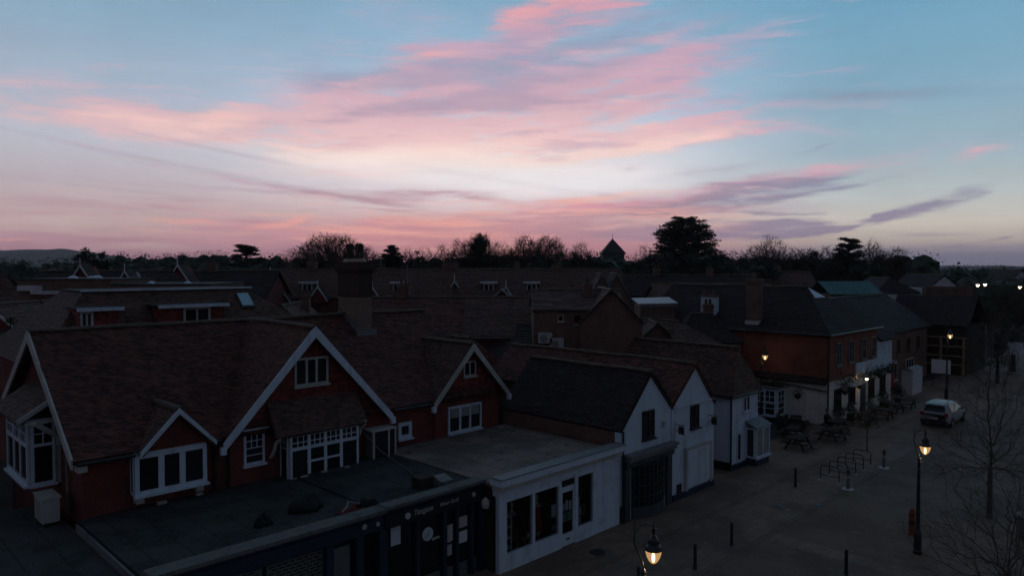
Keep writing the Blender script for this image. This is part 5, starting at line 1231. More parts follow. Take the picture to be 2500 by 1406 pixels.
MB().box(54.0, 60.2, 94.0, 94.9, 0, 8.75).build('lower_front', 'brick_brown', FH)
FH2 = block('far_house', 'pale house by the right picture edge below the horizon', 103.5, 108.5, 150, 158, 8.4, 10.6, 'b', wall='far_white', roof='tile_dark', turn=0.0, over=0.2, course=0.5)
FH3 = block('far_house', 'small dark house between the teal shed and the pale gable', 46.5, 52, 92, 99, 8.0, 9.9, 'b', wall='far_white', roof='tile_dark', turn=0.0, over=0.2, course=0.5, hip=(2, 0))
# small back houses, sheds and lean-tos jumbled between the larger roofs
for k, (x0, x1, y0, y1, e, r_, al, hp, wl, rf, lb) in enumerate((
        (-20.5, -16.6, 58, 64, 6.4, 8.3, 'b', (0, 0), 'brick', 'tile_brown', 'small gabled back house left of the tall chimney'),
        (-16.2, -12.0, 60, 66, 6.0, 7.9, 'a', (1.5, 1.5), 'brick', 'tile_red', 'little hipped roof behind the tall chimney'),
        (-24.5, -21.0, 56, 61, 6.0, 7.7, 'b', (1.2, 0), 'brick_brown', 'tile_dark', 'small hipped back house right of the skylight roof'),
        (8.6, 12.4, 52, 57, 5.4, 7.3, 'b', (0, 0), 'brick_brown', 'tile_brown', 'narrow gabled shed before the pale flat roof'),
        (13.0, 17.5, 55, 61, 5.6, 7.6, 'a', (1.4, 1.4), 'brick_brown', 'tile_dark', 'low hipped roof right of the pale flat roof'),
        (-3.0, 1.0, 70, 76, 7.4, 9.0, 'b', (0, 0), 'brick', 'tile_dark', 'small gable showing over the greyer roof'),
        (17.5, 22.0, 66, 72, 6.6, 8.7, 'b', (0, 0), 'brick_brown', 'tile_brown', 'gabled back house left of the inn chimneys'))):
    hb = block('back_house', lb, x0, x1, y0, y1, e, r_, al, wall=wl, roof=rf, turn=0.0, hip=hp, course=0.3, over=0.2)
    if k % 2 == 0 and k != 6: stack(hb, (x0 + x1) / 2 + 0.8, (y0 + y1) / 2 + 1.0, r_ - 0.8, r_ + 0.7, 0.7, 0.5)
    else: aerial(hb, (x0 + x1) / 2, (y0 + y1) / 2, r_ - 0.1, 1.2)
# filler roofs that carry the town back to the trees
for k, (x0, x1, y0, e, r_, lb, rf) in enumerate(((-62, -44, 66, 6.5, 9.2, 'broad brown roof at the extreme left of the town', 'tile_brown'), 
        (14.5, 33, 96, 7.5, 10.2, 'dark roof below the church nave', 'tile_dark'), (30, 46, 108, 7.5, 10.6, 'dark roof behind the teal shed', 'tile_brown'), (-40, -18, 104, 8, 11.0, 'long roof behind the dormer terrace, left part', 'tile_dark'), (-16, 8, 108, 8, 11.0, 'long roof behind the dormer terrace, right part', 'tile_dark'),
        (-90, -66, 90, 7, 10.4, 'far roof beyond the left picture edge', 'tile_dark'))):
    hb = block('town_house', lb, x0, x1, y0, y0 + 8, e, r_, 'a', wall='brick_brown', roof=rf, turn=0.0, course=0.4)
    for j in range(2): stack(hb, x0 + (x1 - x0) * (0.3 + 0.4 * j), y0 + 4, r_ - 0.6, r_ + 0.9)

# ------------------------------------------------------------------ trees
def twig_tube(mb, a, b, r0, r1, n=3):
    d = (b - a)
    if d.length < 1e-5: return
    d.normalize()
    up = Vector((0, 0, 1)) if abs(d.z) < 0.9 else Vector((1, 0, 0))
    e = d.cross(up).normalized(); o = d.cross(e)
    i = len(mb.v)
    for p, r in ((a, r0), (b, r1)):
        for j in range(n):
            t = 2 * math.pi * j / n
            mb.v.append(tuple(p + (e * math.cos(t) + o * math.sin(t)) * r))
    for j in range(n):
        l = (j + 1) % n
        mb.f.append((i + j, i + l, i + n + l, i + n + j))

def grow(seed, levels=6, limbs=7, spread=0.62, trunk=0.24, up=0.10, ratio=0.74, twig=0.016, kids=(2, 3), thin=0.66):
    """unit tree, height about 1: returns limb mesh and twig mesh"""
    rr = random.Random(seed); wood, tw = MB(), MB()
    def branch(p, d, L, r, lev):
        n = 3 if lev < 3 else 2
        pts = [p]
        for k in range(n):
            d = (d + Vector((rr.gauss(0, 1), rr.gauss(0, 1), rr.gauss(0, 1))) * (0.13 + 0.03 * lev) + Vector((0, 0, up))).normalized()
            p = p + d * (L / n); pts.append(p)
        for k in range(n):
            q0, q1 = r * (1 - 0.35 * k / n), r * (1 - 0.35 * (k + 1) / n)
            twig_tube(wood if lev < 3 else tw, pts[k], pts[k + 1], max(q0, twig * 0.5), max(q1, twig * 0.4), 5 if lev < 2 else 3)
        if lev >= levels: return
        c = rr.randint(*kids)
        ax = d.orthogonal().normalized(); th0 = rr.uniform(0, 6.28)
        for k in range(c):
            th = th0 + 6.283 * k / c + rr.uniform(-0.5, 0.5)
            side = Matrix.Rotation(th, 3, d) @ ax
            an = rr.uniform(0.28, 0.75)
            at_ = pts[-1] if k < 2 else pts[-2].lerp(pts[-1], rr.random())
            branch(at_, (d * math.cos(an) + side * math.sin(an)).normalized(), L * ratio * rr.uniform(0.8, 1.15), r * thin * rr.uniform(0.85, 1.05), lev + 1)
    R0 = 0.028
    twig_tube(wood, Vector((0, 0, -0.02)), Vector((0, 0, trunk)), R0 * 1.3, R0, 7)
    for k in range(limbs):
        th = 6.283 * k / limbs + rr.uniform(-0.4, 0.4)
        el = rr.uniform(0.25, 1.0) if k else 1.4
        d = Vector((math.cos(th) * math.cos(el) * spread * 1.6, math.sin(th) * math.cos(el) * spread * 1.6, math.sin(el) + 0.25)).normalized()
        branch(Vector((0, 0, trunk * rr.uniform(0.65, 1.0))), d, 0.23 * rr.uniform(0.85, 1.15), R0 * 0.6, 1)
    return wood, tw

def fit(mbs, h, w, rmin=0.0):
    xs = [abs(v[0]) for m in mbs for v in m.v] + [abs(v[1]) for m in mbs for v in m.v]; zs = [v[2] for m in mbs for v in m.v]
    xs.sort(); sx = (w / 2) / xs[int(len(xs) * 0.985)]; sz = h / max(zs)
    for m in mbs: m.v = [(a * sx, b * sx, c * sz) for a, b, c in m.v]

def place_tree(name, label, x, y, meshes, group=None, rot=0.0):
    o = bpy.data.objects.new(name, None); COL.objects.link(o); o.location = (x, y, 0); o.rotation_euler = (0, 0, rot)
    tag(o, label, 'tree', group)
    for nm, me in meshes:
        c = bpy.data.objects.new(nm, me); COL.objects.link(c); c.parent = o
    return o

def crown_tree(seed, h, w, fork=0.28, n=900, flat=0.75, bf=0.32, tip=0.028, trunk=0.30, lump=0.30, twigs=3, tw_len=0.75, low=-0.15, depth=0.8, cut=0.0, leader=0):
    """bare tree grown towards points spread through an uneven domed crown; limbs thicken with what they carry"""
    rr = random.Random(seed); rs = np.random.RandomState(seed)
    base = np.array([0.0, 0.0, h * fork]); R = w / 2; Hc = h * (1 - fork)
    pts = []
    while len(pts) < n:
        d = Vector((rr.gauss(0, 1), rr.gauss(0, 1), rr.gauss(0, 1))).normalized()
        if d.z < low: continue
        k = rr.random() ** 0.55
        L = 1.0 + lump * (mnoise.noise(d * 2.3 + Vector((seed, 0, 0))) + 0.5 * mnoise.noise(d * 5.1 + Vector((0, seed, 0))))
        zf = d.z * k * L if d.z > 0 else d.z * k * 0.8
        rad = k * L * (1 - cut * max(0.0, zf))
        pts.append((d.x * R * rad, d.y * R * rad * depth, base[2] + Hc * min(1.0, zf ** (1.0 if zf < 0 else flat) if zf > 0 else zf)))
    P = np.array(pts); o = np.argsort(((P - base) ** 2).sum(1)); P = P[o]
    if leader:      # a stem running on up through the crown
        st = []
        for k in range(leader):
            f_ = (k + 1) / leader
            st.append((w * 0.03 * math.sin(f_ * 5 + seed), w * 0.03 * math.cos(f_ * 4 + seed), base[2] + Hc * 0.88 * f_))
        P = np.vstack([np.array(st), P[:n - leader]])
    nodes = np.zeros((n + 1, 3)); nodes[0] = base; path = np.zeros(n + 1); par = np.zeros(n + 1, int); par[0] = -1
    for i in range(n):
        if i < leader:
            nodes[i + 1] = P[i]; par[i + 1] = i; path[i + 1] = path[i] + np.linalg.norm(P[i] - nodes[i]); continue
        dist = np.sqrt(((nodes[:i + 1] - P[i]) ** 2).sum(1))
        j = int(np.argmin(dist + bf * path[:i + 1]))
        nodes[i + 1] = P[i]; par[i + 1] = j; path[i + 1] = path[j] + dist[j]
    cnt = np.ones(n + 1)
    for i in range(n, 0, -1): cnt[par[i]] += cnt[i]
    kids = np.zeros(n + 1, int)
    for i in range(1, n + 1): kids[par[i]] += 1
    wood, tw = MB(), MB()
    rad = lambda c: min(trunk, tip * (c ** 0.44))
    twig_tube(wood, Vector((0, 0, -0.1)), Vector((0, 0, h * fork * 0.5)), trunk * 1.25, trunk * 1.05, 7)
    twig_tube(wood, Vector((0, 0, h * fork * 0.5)), Vector(base), trunk * 1.05, trunk * 0.85, 7)
    for i in range(1, n + 1):
        a_, b_ = Vector(nodes[par[i]]), Vector(nodes[i])
        r1 = rad(cnt[i]); r0 = min(rad(cnt[par[i]]), r1 * 1.5)
        m_ = a_.lerp(b_, 0.5) + Vector((rr.gauss(0, 1), rr.gauss(0, 1), rr.gauss(0, 1) + 0.5)) * (b_ - a_).length * 0.045
        t_ = wood if cnt[i] > 14 else tw
        twig_tube(t_, a_, m_, r0, (r0 + r1) / 2, 4 if cnt[i] > 40 else 3); twig_tube(t_, m_, b_, (r0 + r1) / 2, r1, 4 if cnt[i] > 40 else 3)
        if cnt[i] < 6:
            out = (b_ - a_).normalized()
            for _ in range(twigs):
                q = a_.lerp(b_, rr.random()); dd = (out + Vector((rr.gauss(0, 1), rr.gauss(0, 1), rr.gauss(0, 1) + 0.35)) * 0.55).normalized()
                twig_tube(tw, q, q + dd * tw_len * rr.uniform(0.5, 1.3), tip * 0.85, tip * 0.5, 3)
    return wood, tw

def bare_tree(label, px, top, d, wpx, seed, rot=0.0, group='bare trees on the skyline', **kw):
    kw['n'] = int(kw['n'] * 1.9); kw['tip'] = kw.get('tip', 0.028) * 0.60; kw['twigs'] = 5; kw.setdefault('tw_len', 1.0); kw.setdefault('bf', 0.26)
    h = CAM_H - (top - 652) / F_PX * d; w_ = wpx * 1.12 / F_PX * d
    a, b = crown_tree(seed, h, w_, **kw)
    zs = max(v[2] for v in b.v); k = h / zs
    for m in (a, b): m.v = [(x, y, z * k) for x, y, z in m.v]
    return place_tree('bare_tree', label, (px - 1250) / F_PX * d, d, [('trunk', a.mesh('trunk', 'bark')), ('crown', b.mesh('crown', 'twig'))], group, rot)

def leaf_cloud(mb, c, r, n, s, rr, flat=1.0, shell=0.35):
    for _ in range(n):
        d = Vector((rr.gauss(0, 1), rr.gauss(0, 1), rr.gauss(0, 1))).normalized() * (rr.random() ** shell)
        p = Vector((c[0] + d.x * r, c[1] + d.y * r, c[2] + d.z * r * flat))
        a = Vector((rr.gauss(0, 1), rr.gauss(0, 1), rr.gauss(0, 0.7))).normalized() * s * rr.uniform(0.6, 1.3)
        b = Vector((rr.gauss(0, 1), rr.gauss(0, 1), rr.gauss(0, 0.7))).normalized() * s * rr.uniform(0.3, 0.8)
        mb.poly([p - a * 0.5, p + b * 0.5, p + a * 0.5, p - b * 0.5])

def core(mb, c, rx, rz, seed, n=9, m=6, amp=0.25, ry=None):
    """lumpy dense inside of a crown"""
    ry = ry or rx; i0 = len(mb.v)
    for j in range(m + 1):
        ph = math.pi * j / m
        for k in range(n):
            th = 6.283 * k / n
            d = Vector((math.cos(th) * math.sin(ph), math.sin(th) * math.sin(ph), math.cos(ph)))
            q = 1 + amp * mnoise.noise(d * 2.5 + Vector((seed * 1.7, 0, 0)))
            mb.v.append((c[0] + d.x * rx * q, c[1] + d.y * ry * q, c[2] + d.z * rz * q))
    for j in range(m):
        for k in range(n):
            l = (k + 1) % n
            mb.f.append((i0 + j * n + k, i0 + (j + 1) * n + k, i0 + (j + 1) * n + l, i0 + j * n + l))

def evergreen(label, px, top, d, wpx, seed, n=26, leaf=0.30, group='evergreens on the skyline', low=0.15, per=130, name='evergreen_tree', mt='evergreen', conical=0.0, trunk=True):
    """dense dark tree: trunk with limbs, crown of many leaf clumps with an uneven outline"""
    rr = random.Random(seed)
    h = CAM_H - (top - 650) / F_PX * d; R = wpx / F_PX * d / 2
    tr, cr = MB(), MB()
    zc, rz = h * (low + 1) / 2, h * (1 - low) / 2
    tr.tube([(0, 0, -0.1), (rr.uniform(-.2, .2), 0, h * 0.45), (rr.uniform(-.3, .3), 0, h * 0.85)], [R * 0.08 + 0.1, R * 0.06 + 0.06, 0.05], 7)
    n = int(n * 2.2)
    for k in range(n):
        d_ = Vector((rr.gauss(0, 1), rr.gauss(0, 1), rr.gauss(0, 1) + 0.15)).normalized() * rr.uniform(0.66, 0.98)
        if k == 0: d_ = Vector((0.05, 0, 0.97))
        q = 1 - conical * max(0, (d_.z + 0.5) / 1.5)
        c = (d_.x * R * q, d_.y * R * q, zc + d_.z * rz)
        leaf_cloud(cr, c, R * rr.uniform(0.20, 0.36) * (1 - 0.5 * conical * max(0, d_.z)), per, leaf, rr, 0.85, 0.5)
        tr.tube([(0, 0, max(0.3, c[2] - R * 0.5)), c], [0.07, 0.03], 4)
    for j in range(4):
        f = (j + 0.5) / 4; zz = zc + (f * 2 - 1) * rz * 0.72
        wd_ = R * math.sqrt(max(0.1, 1 - (f * 2 - 1) ** 2 * 0.8)) * 0.66 * (1 - conical * f)
        core(cr, (0, 0, zz), wd_, rz * 0.26, seed + j, 11, 7, 0.45)
    zt = max(v[2] for v in cr.v); xt = sorted(abs(v[0]) for v in cr.v)[int(len(cr.v) * 0.985)]
    cr.v = [(x * R / xt, y * R / xt, z if z < h * 0.4 else h * 0.4 + (z - h * 0.4) * (h * 0.6) / (zt - h * 0.4)) for x, y, z in cr.v]
    return place_tree(name, label, (px - 1250) / F_PX * d, d, [('trunk', tr.mesh('trunk', 'bark')), ('crown', cr.mesh('crown', mt))], group)

def plate_tree(label, px, top, d, wpx, seed, tiers, leaf=0.28, per=60, name='cedar_tree', base_z=None, lean=0.0, mt='cedar', prof=None, limb=0.10, arms=12, plate=0.24, fill=0.35):
    """cedar or pine: limbs carrying flat plates of foliage, sky showing between"""
    rr = random.Random(seed)
    h = CAM_H - (top - 650) / F_PX * d; R = wpx / F_PX * d / 2
    tr, cr = MB(), MB()
    tr.tube([(0, 0, -0.1), (lean * 0.3, 0, h * 0.4), (lean, 0, h * 0.75), (lean * 1.2, 0, h * 0.93)], [0.5, 0.38, 0.24, 0.08], 8)
    zb = base_z if base_z is not None else h * 0.45
    dz = (h - zb) / tiers
    for i in range(tiers):
        f = (i + 0.6) / tiers
        rad = R * (prof(f) if prof else math.sqrt(max(0.03, 1 - f * f)))
        m_ = max(4, int(arms * rad / R) + 2)
        for k in range(m_):
            th = 6.283 * (k + rr.random() * 0.9) / m_
            L = rad * rr.uniform(0.72, 1.03) * (0.9 + 0.2 * mnoise.noise(Vector((math.cos(th) * 2, math.sin(th) * 2, i * 0.7 + seed))))
            z2 = zb + (h - zb) * f + rr.uniform(-0.7, 0.5) * dz
            p0 = Vector((lean * f, 0, max(zb * 0.7, z2 - L * 0.35))); p1 = Vector((lean * f + math.cos(th) * L, math.sin(th) * L, z2 - 0.06 * L))
            mid = p0.lerp(p1, 0.55) + Vector((0, 0, L * 0.05))
            tr.tube([p0, mid, p1], [limb, limb * 0.6, 0.03], 4)
            for q, sz in ((p1.lerp(mid, 0.15), 1.0), (p1.lerp(mid, 0.6), 1.15), (mid.lerp(p0, 0.25), 0.9)):
                if sz < 1 and rr.random() > fill + f * 0.6: continue
                leaf_cloud(cr, (q.x, q.y, q.z + 0.12), max(0.5, R * plate * rr.uniform(0.75, 1.2) * sz), per, leaf, rr, 0.24, 0.5)
    leaf_cloud(cr, (lean * 1.2, 0, h - 0.35), R * 0.26, per * 3, leaf, rr, 0.3)
    return place_tree(name, label, (px - 1250) / F_PX * d, d, [('trunk', tr.mesh('trunk', 'bark')), ('crown', cr.mesh('crown', mt))], 'tall conifers on the skyline')

# --- skyline from left to right
evergreen('spiky dark conifer clump on the far left skyline', 208, 602, 112, 86, 11, n=34, conical=0.3, leaf=0.34)
evergreen('second dark conifer joined to the spiky clump on the left', 250, 612, 114, 80, 12, n=26, conical=0.1, leaf=0.34)
plate_tree('leaning pine with open clumps left of the broad bare tree', 597, 596, 105, 98, 21, 5, name='pine_tree', base_z=11.6, prof=lambda f: (0.95, 1.0, 0.72, 0.6, 0.42)[min(4, int(f * 5))], per=80, lean=0.3, arms=7, plate=0.26, fill=0.2)
evergreen('low dark thicket under the leaning pine', 590, 628, 100, 110, 22, n=24)
evergreen('thin dark cypress beside the small bare sapling', 659, 624, 105, 18, 23, n=10, leaf=0.2, conical=0.5)
bare_tree('small bare sapling left of the broad bare tree', 686, 610, 120, 52, 31, n=160, fork=0.6, trunk=0.12)
bare_tree('broad dome shaped bare tree behind the tall chimney', 812, 566, 118, 205, 34, n=2100, fork=0.50, trunk=0.42, lump=0.16, twigs=3, flat=0.6, tip=0.03)
evergreen('dark round shrub mass low in the broad bare tree', 812, 612, 114, 74, 35, n=18)
bare_tree('little bare tree right of the tall chimney', 990, 602, 118, 70, 37, n=420, fork=0.55, trunk=0.2)
plate_tree('small dark cedar right of the tall chimney', 958, 600, 112, 62, 38, 6, base_z=11.4, per=60, limb=0.07, arms=9)
evergreen('round dark holly right of the small cedar', 1018, 611, 112, 66, 39, n=26, leaf=0.26)
bare_tree('slender bare tree left of the ivy clad tree', 1082, 590, 122, 66, 41, n=420, fork=0.55, trunk=0.2, lump=0.4, tip=0.024)
bare_tree('spreading bare tree leaning into the ivy clad tree', 1128, 578, 124, 90, 42, n=800, fork=0.5, lump=0.35)
bare_tree('ivy clad tree rising highest in the central group', 1172, 564, 124, 84, 43, n=1100, fork=0.5, lump=0.3, flat=0.8)
evergreen('ivy crown wrapped round the highest central tree', 1172, 568, 123, 52, 44, n=26, leaf=0.24, low=0.72, per=60)
bare_tree('upright thin bare tree between the ivy tree and the rounded pair', 1226, 588, 124, 58, 45, n=520, fork=0.5, lump=0.35, flat=0.9, tip=0.024)
bare_tree('left of the two rounded bare trees', 1284, 570, 122, 92, 46, n=1000, fork=0.5, lump=0.2, flat=0.7)
bare_tree('right of the two rounded bare trees, with a nest', 1340, 566, 122, 88, 47, n=1000, fork=0.5, lump=0.15, flat=0.65)
bare_tree('small rounded bare tree left of the church tower', 1416, 583, 126, 68, 48, n=520, fork=0.5, lump=0.15, flat=0.65, tip=0.022)
for k, (px, tp, w_) in enumerate(((1250, 622, 76), (1310, 614, 90), (1365, 617, 66), (1400, 614, 60), (1437, 622, 44))):
    evergreen(['dark yew under the thin bare tree', 'dark yew under the rounded bare pair, left', 'dark yew under the rounded bare pair, right', 'dark pointed yew below the small rounded tree', 'dark yew touching the church tower'][k], px, tp, 116, w_, 50 + k, n=20)
bare_tree('thin bare tree between church tower and great cedar', 1578, 595, 128, 60, 56, n=420, fork=0.5, lump=0.4, tip=0.024)
evergreen('dark laurel right of the church tower', 1556, 632, 118, 70, 57, n=18)
plate_tree('great dark cedar with a domed layered crown', 1670, 532, 122, 182, 58, 13, base_z=12.6, per=85, leaf=0.3, arms=15, plate=0.18, fill=0.4, prof=lambda f: (1.22, 1.12, 1.02, 0.98, 0.96, 0.94, 0.93, 0.91, 0.88, 0.82, 0.72, 0.58, 0.38)[min(12, int(f * 13))])
evergreen('broad dark evergreen in front of the great cedar, right', 1732, 598, 108, 138, 59, n=46)
evergreen('dark evergreen at the left foot of the great cedar', 1630, 612, 110, 110, 60, n=34)
bare_tree('wide bare tree right of the great cedar', 1860, 588, 120, 122, 61, n=1100, fork=0.45, lump=0.3)
bare_tree('tall thin bare tree behind the wide bare tree', 1885, 566, 132, 62, 62, n=380, fork=0.55, lump=0.5, tip=0.02)
bare_tree('bare tree left of the flat topped pine', 1950, 598, 122, 74, 63, n=600, fork=0.45, lump=0.3)
bare_tree('second bare tree left of the flat topped pine', 2004, 594, 124, 76, 64, n=650, fork=0.45, lump=0.35)
evergreen('dark round evergreen between the bare trees on the right', 1985, 612, 118, 60, 65, n=22)
plate_tree('flat topped pine among the right hand bare trees', 2070, 583, 120, 78, 66, 7, base_z=11.6, per=60, prof=lambda f: (0.7, 0.8, 0.9, 0.95, 0.9, 0.8, 0.62)[min(6, int(f * 7))], name='pine_tree', arms=9, plate=0.26)
bare_tree('bare tree rising behind the flat topped pine', 2122, 578, 124, 76, 67, n=650, fork=0.5, lump=0.4, tip=0.022)
bare_tree('last big bare tree at the right end of the group', 2184, 597, 120, 98, 68, n=900, fork=0.45, lump=0.25)
evergreen('dark evergreens under the last bare tree', 2130, 626, 112, 110, 69, n=26)
evergreen('dark bush below the wide bare tree', 1850, 622, 112, 120, 70, n=26)
bare_tree('tiny bare tree alone on the right horizon', 2252, 638, 150, 26, 71, n=160, fork=0.6, trunk=0.15)
evergreen('tiny pointed conifer alone on the right horizon', 2340, 639, 170, 22, 72, n=10, conical=0.5, leaf=0.36)
evergreen('ivy covered tree at the left picture edge', 22, 772, 44, 110, 73, n=30, leaf=0.16, group='evergreens near the houses')
evergreen('dark bush beside the left edge cottage', 78, 800, 47, 40, 74, n=14, leaf=0.16, group='evergreens near the houses')
bare_tree('hazy bare tree at the right edge of the far street', 2478, 690, 78, 130, 81, n=420, fork=0.3, tip=0.02, trunk=0.22, group='bare trees near the houses')
bare_tree('smaller bare tree before the far road on the right', 2440, 740, 70, 70, 82, n=260, fork=0.3, tip=0.018, trunk=0.16, group='bare trees near the houses')
for k, (px, tp, d_, w_, n_) in enumerate(((1040, 600, 128, 60, 300), (1205, 582, 128, 60, 380), (1255, 592, 128, 66, 420), (1310, 580, 130, 70, 420), (1375, 590, 128, 60, 320), (1915, 596, 126, 66, 380), (1975, 600, 128, 60, 320), (2045, 596, 128, 60, 320), (2150, 596, 128, 70, 380), (1800, 606, 126, 50, 260), (755, 596, 122, 80, 420), (865, 590, 122, 84, 420), (925, 610, 124, 50, 240))):
    bare_tree(['faint bare tree right of the round holly', 'faint bare tree behind the ivy clad tree', 'faint bare tree left of the rounded pair', 'faint bare tree between the rounded pair', 'faint bare tree right of the rounded pair', 'faint bare tree right of the wide bare tree', 'faint bare tree behind the dark round evergreen', 'faint bare tree left behind the flat topped pine', 'faint bare tree before the last big one', 'small bare tree by the broad dark evergreen', 'low left side limb tree of the broad dome', 'low right side limb tree of the broad dome', 'twiggy tree just right of the chimney pots'][k], px, tp, d_, w_, 120 + k, n=n_, fork=0.5, lump=0.3, tip=0.022, trunk=0.18)

# --- far off woods, one mass
rr = random.Random(5); wd = MB()
def wood_line(x0, x1, y, top_fn, step, leaf, n):
    x = x0
    while x < x1:
        top = top_fn(x)
        r = rr.uniform(0.7, 1.3) * step
        yy = y + rr.uniform(-6, 6)
        leaf_cloud(wd, (x, yy, top - r * 0.72), r * 0.88, int(n * 1.7), leaf * 0.8, rr, 0.85, 0.3)
        core(wd, (x, yy, top - r * 1.0), r * 0.62, r * 0.62, x, 9, 6, 0.5)
        core(wd, (x + rr.uniform(-2, 2), yy, top * 0.42), r * 1.15, top * 0.44, x + 3, 8, 5)
        x += step * rr.uniform(0.5, 0.9)
ntop = lambda base, amp, sc_: (lambda x: base + amp * mnoise.noise(Vector((x * sc_, 3.1, base))))
wood_line(-150, -60, 165, ntop(13.2, 1.6, 0.06), 4.0, 0.5, 170)
wood_line(-92, -66, 168, ntop(14.8, 1.6, 0.12), 3.2, 0.45, 210)
wood_line(-60, 40, 170, ntop(14.4, 1.4, 0.07), 4.0, 0.5, 150)
wood_line(40, 85, 175, ntop(14.6, 1.4, 0.06), 4.0, 0.5, 150)
wood_line(75, 160, 175, ntop(12.0, 1.0, 0.06), 4.0, 0.5, 150)
wood_line(-70, -30, 134, ntop(13.0, 1.2, 0.09), 3.2, 0.42, 170)
wood_line(-30, 74, 134, ntop(13.9, 1.3, 0.09), 3.2, 0.42, 170)
wood_line(-110, -62, 120, ntop(10.8, 1.4, 0.08), 3.5, 0.42, 150)
wood_line(75, 130, 150, ntop(10.6, 1.3, 0.08), 3.5, 0.45, 150)
wood_line(90, 240, 300, ntop(11.8, 1.2, 0.04), 7.0, 0.9, 150)
wood_line(-260, -90, 330, ntop(13.6, 3.0, 0.03), 7.0, 0.9, 150)
tag(wd.build('distant_wood', 'evergreen'), 'dark belt of woods behind the roofs along the whole horizon', 'wood', kind='stuff')
# --- hills
hl = MB()
def ridge_hill(x0, x1, y, fn, n, depth):
    pts = [(x0 + (x1 - x0) * i / n) for i in range(n + 1)]
    for i in range(n):
        a, b = pts[i], pts[i + 1]
        hl.poly([(a, y - depth, -0.5), (b, y - depth, -0.5), (b, y, fn(b)), (a, y, fn(a))])
        hl.poly([(a, y, fn(a)), (b, y, fn(b)), (b, y + depth, -0.5), (a, y + depth, -0.5)])
D_H = 2600.0
def hill_fn(x):
    px = 1250 + x / D_H * F_PX
    key = [(-400, 596), (0, 611), (90, 609), (160, 608), (210, 614), (290, 628), (330, 633), (420, 631), (500, 629), (560, 636), (760, 641), (1250, 642), (1800, 643), (2300, 649), (2600, 650), (3300, 648)]
    for (p0, y0), (p1, y1) in zip(key, key[1:]):
        if p0 <= px <= p1:
            t = (px - p0) / (p1 - p0); t = t * t * (3 - 2 * t); yy = y0 + (y1 - y0) * t; break
    else: yy = 640
    return CAM_H - (yy - 650) / F_PX * D_H + 3.0 * mnoise.noise(Vector((x * 0.02, 0, 0)))
ridge_hill(-2600, 2700, D_H, hill_fn, 240, 700)
structure('hills', hl, 'ground')

# --- trees in the street
def street_tree(name, label, u, v, h, w_, seed, leaves=0, **kw):
    a, b = crown_tree(seed, h, w_, **kw)
    c, s = math.cos(R45), math.sin(R45)
    meshes = [('trunk', a.mesh('trunk', 'street_bark')), ('crown', b.mesh('crown', 'street_bark'))]
    if leaves:
        rr = random.Random(seed); lf = MB()
        for _ in range(leaves):
            p = b.v[rr.randrange(len(b.v))]; leaf_cloud(lf, p, 0.08, 2, 0.09, rr)
        meshes.append(('leaves', lf.mesh('leaves', 'leaf_dry')))
    return place_tree(name, label, c * u - s * v, s * u + c * v, meshes)
street_tree('bare_street_tree', 'tall bare street tree right of the lit lamp post', 38.3, 7.6, 10.4, 5.6, 91, n=620, fork=0.22, trunk=0.11, tip=0.0048, twigs=4, tw_len=0.5, flat=1.0, lump=0.35, bf=0.6, low=-0.2, leader=14, cut=0.45)
street_tree('bare_street_tree', 'bare twiggy tree filling the lower right corner', 26.6, 4.6, 5.4, 6.0, 92, n=620, fork=0.22, trunk=0.08, tip=0.0045, twigs=4, tw_len=0.45, lump=0.35, bf=0.6, leader=8, low=-0.1)
street_tree('young_tree', 'slim young tree with yellowing leaves beside the inn tables', 46.9, 15.8, 3.3, 1.4, 93, leaves=420, n=120, fork=0.45, trunk=0.04, tip=0.006, tw_len=0.2)

# ------------------------------------------------------------------ street lamps
def glow_glass():
    m = bpy.data.materials.new('lamp_bowl_glass'); m.use_nodes = True; t = m.node_tree; t.nodes.clear(); q = G(t)
    tr = q.n('ShaderNodeBsdfTransparent'); tr.inputs[0].default_value = (1.0, 0.9, 0.75, 1)
    em = q.n('ShaderNodeEmission'); em.inputs[0].default_value = (1.0, 0.56, 0.24, 1); em.inputs[1].default_value = 0.62
    mx = q.n('ShaderNodeMixShader'); mx.inputs[0].default_value = 0.62; t.links.new(tr.outputs[0], mx.inputs[1]); t.links.new(em.outputs[0], mx.inputs[2])
    o = q.n('ShaderNodeOutputMaterial'); t.links.new(mx.outputs[0], o.inputs[0]); return m
M['bowl'] = glow_glass()
M['bulb'] = material('lit_bulb', (1, 0.9, 0.7), 0.5, emit=(1.0, 0.80, 0.52), strength=7.0)

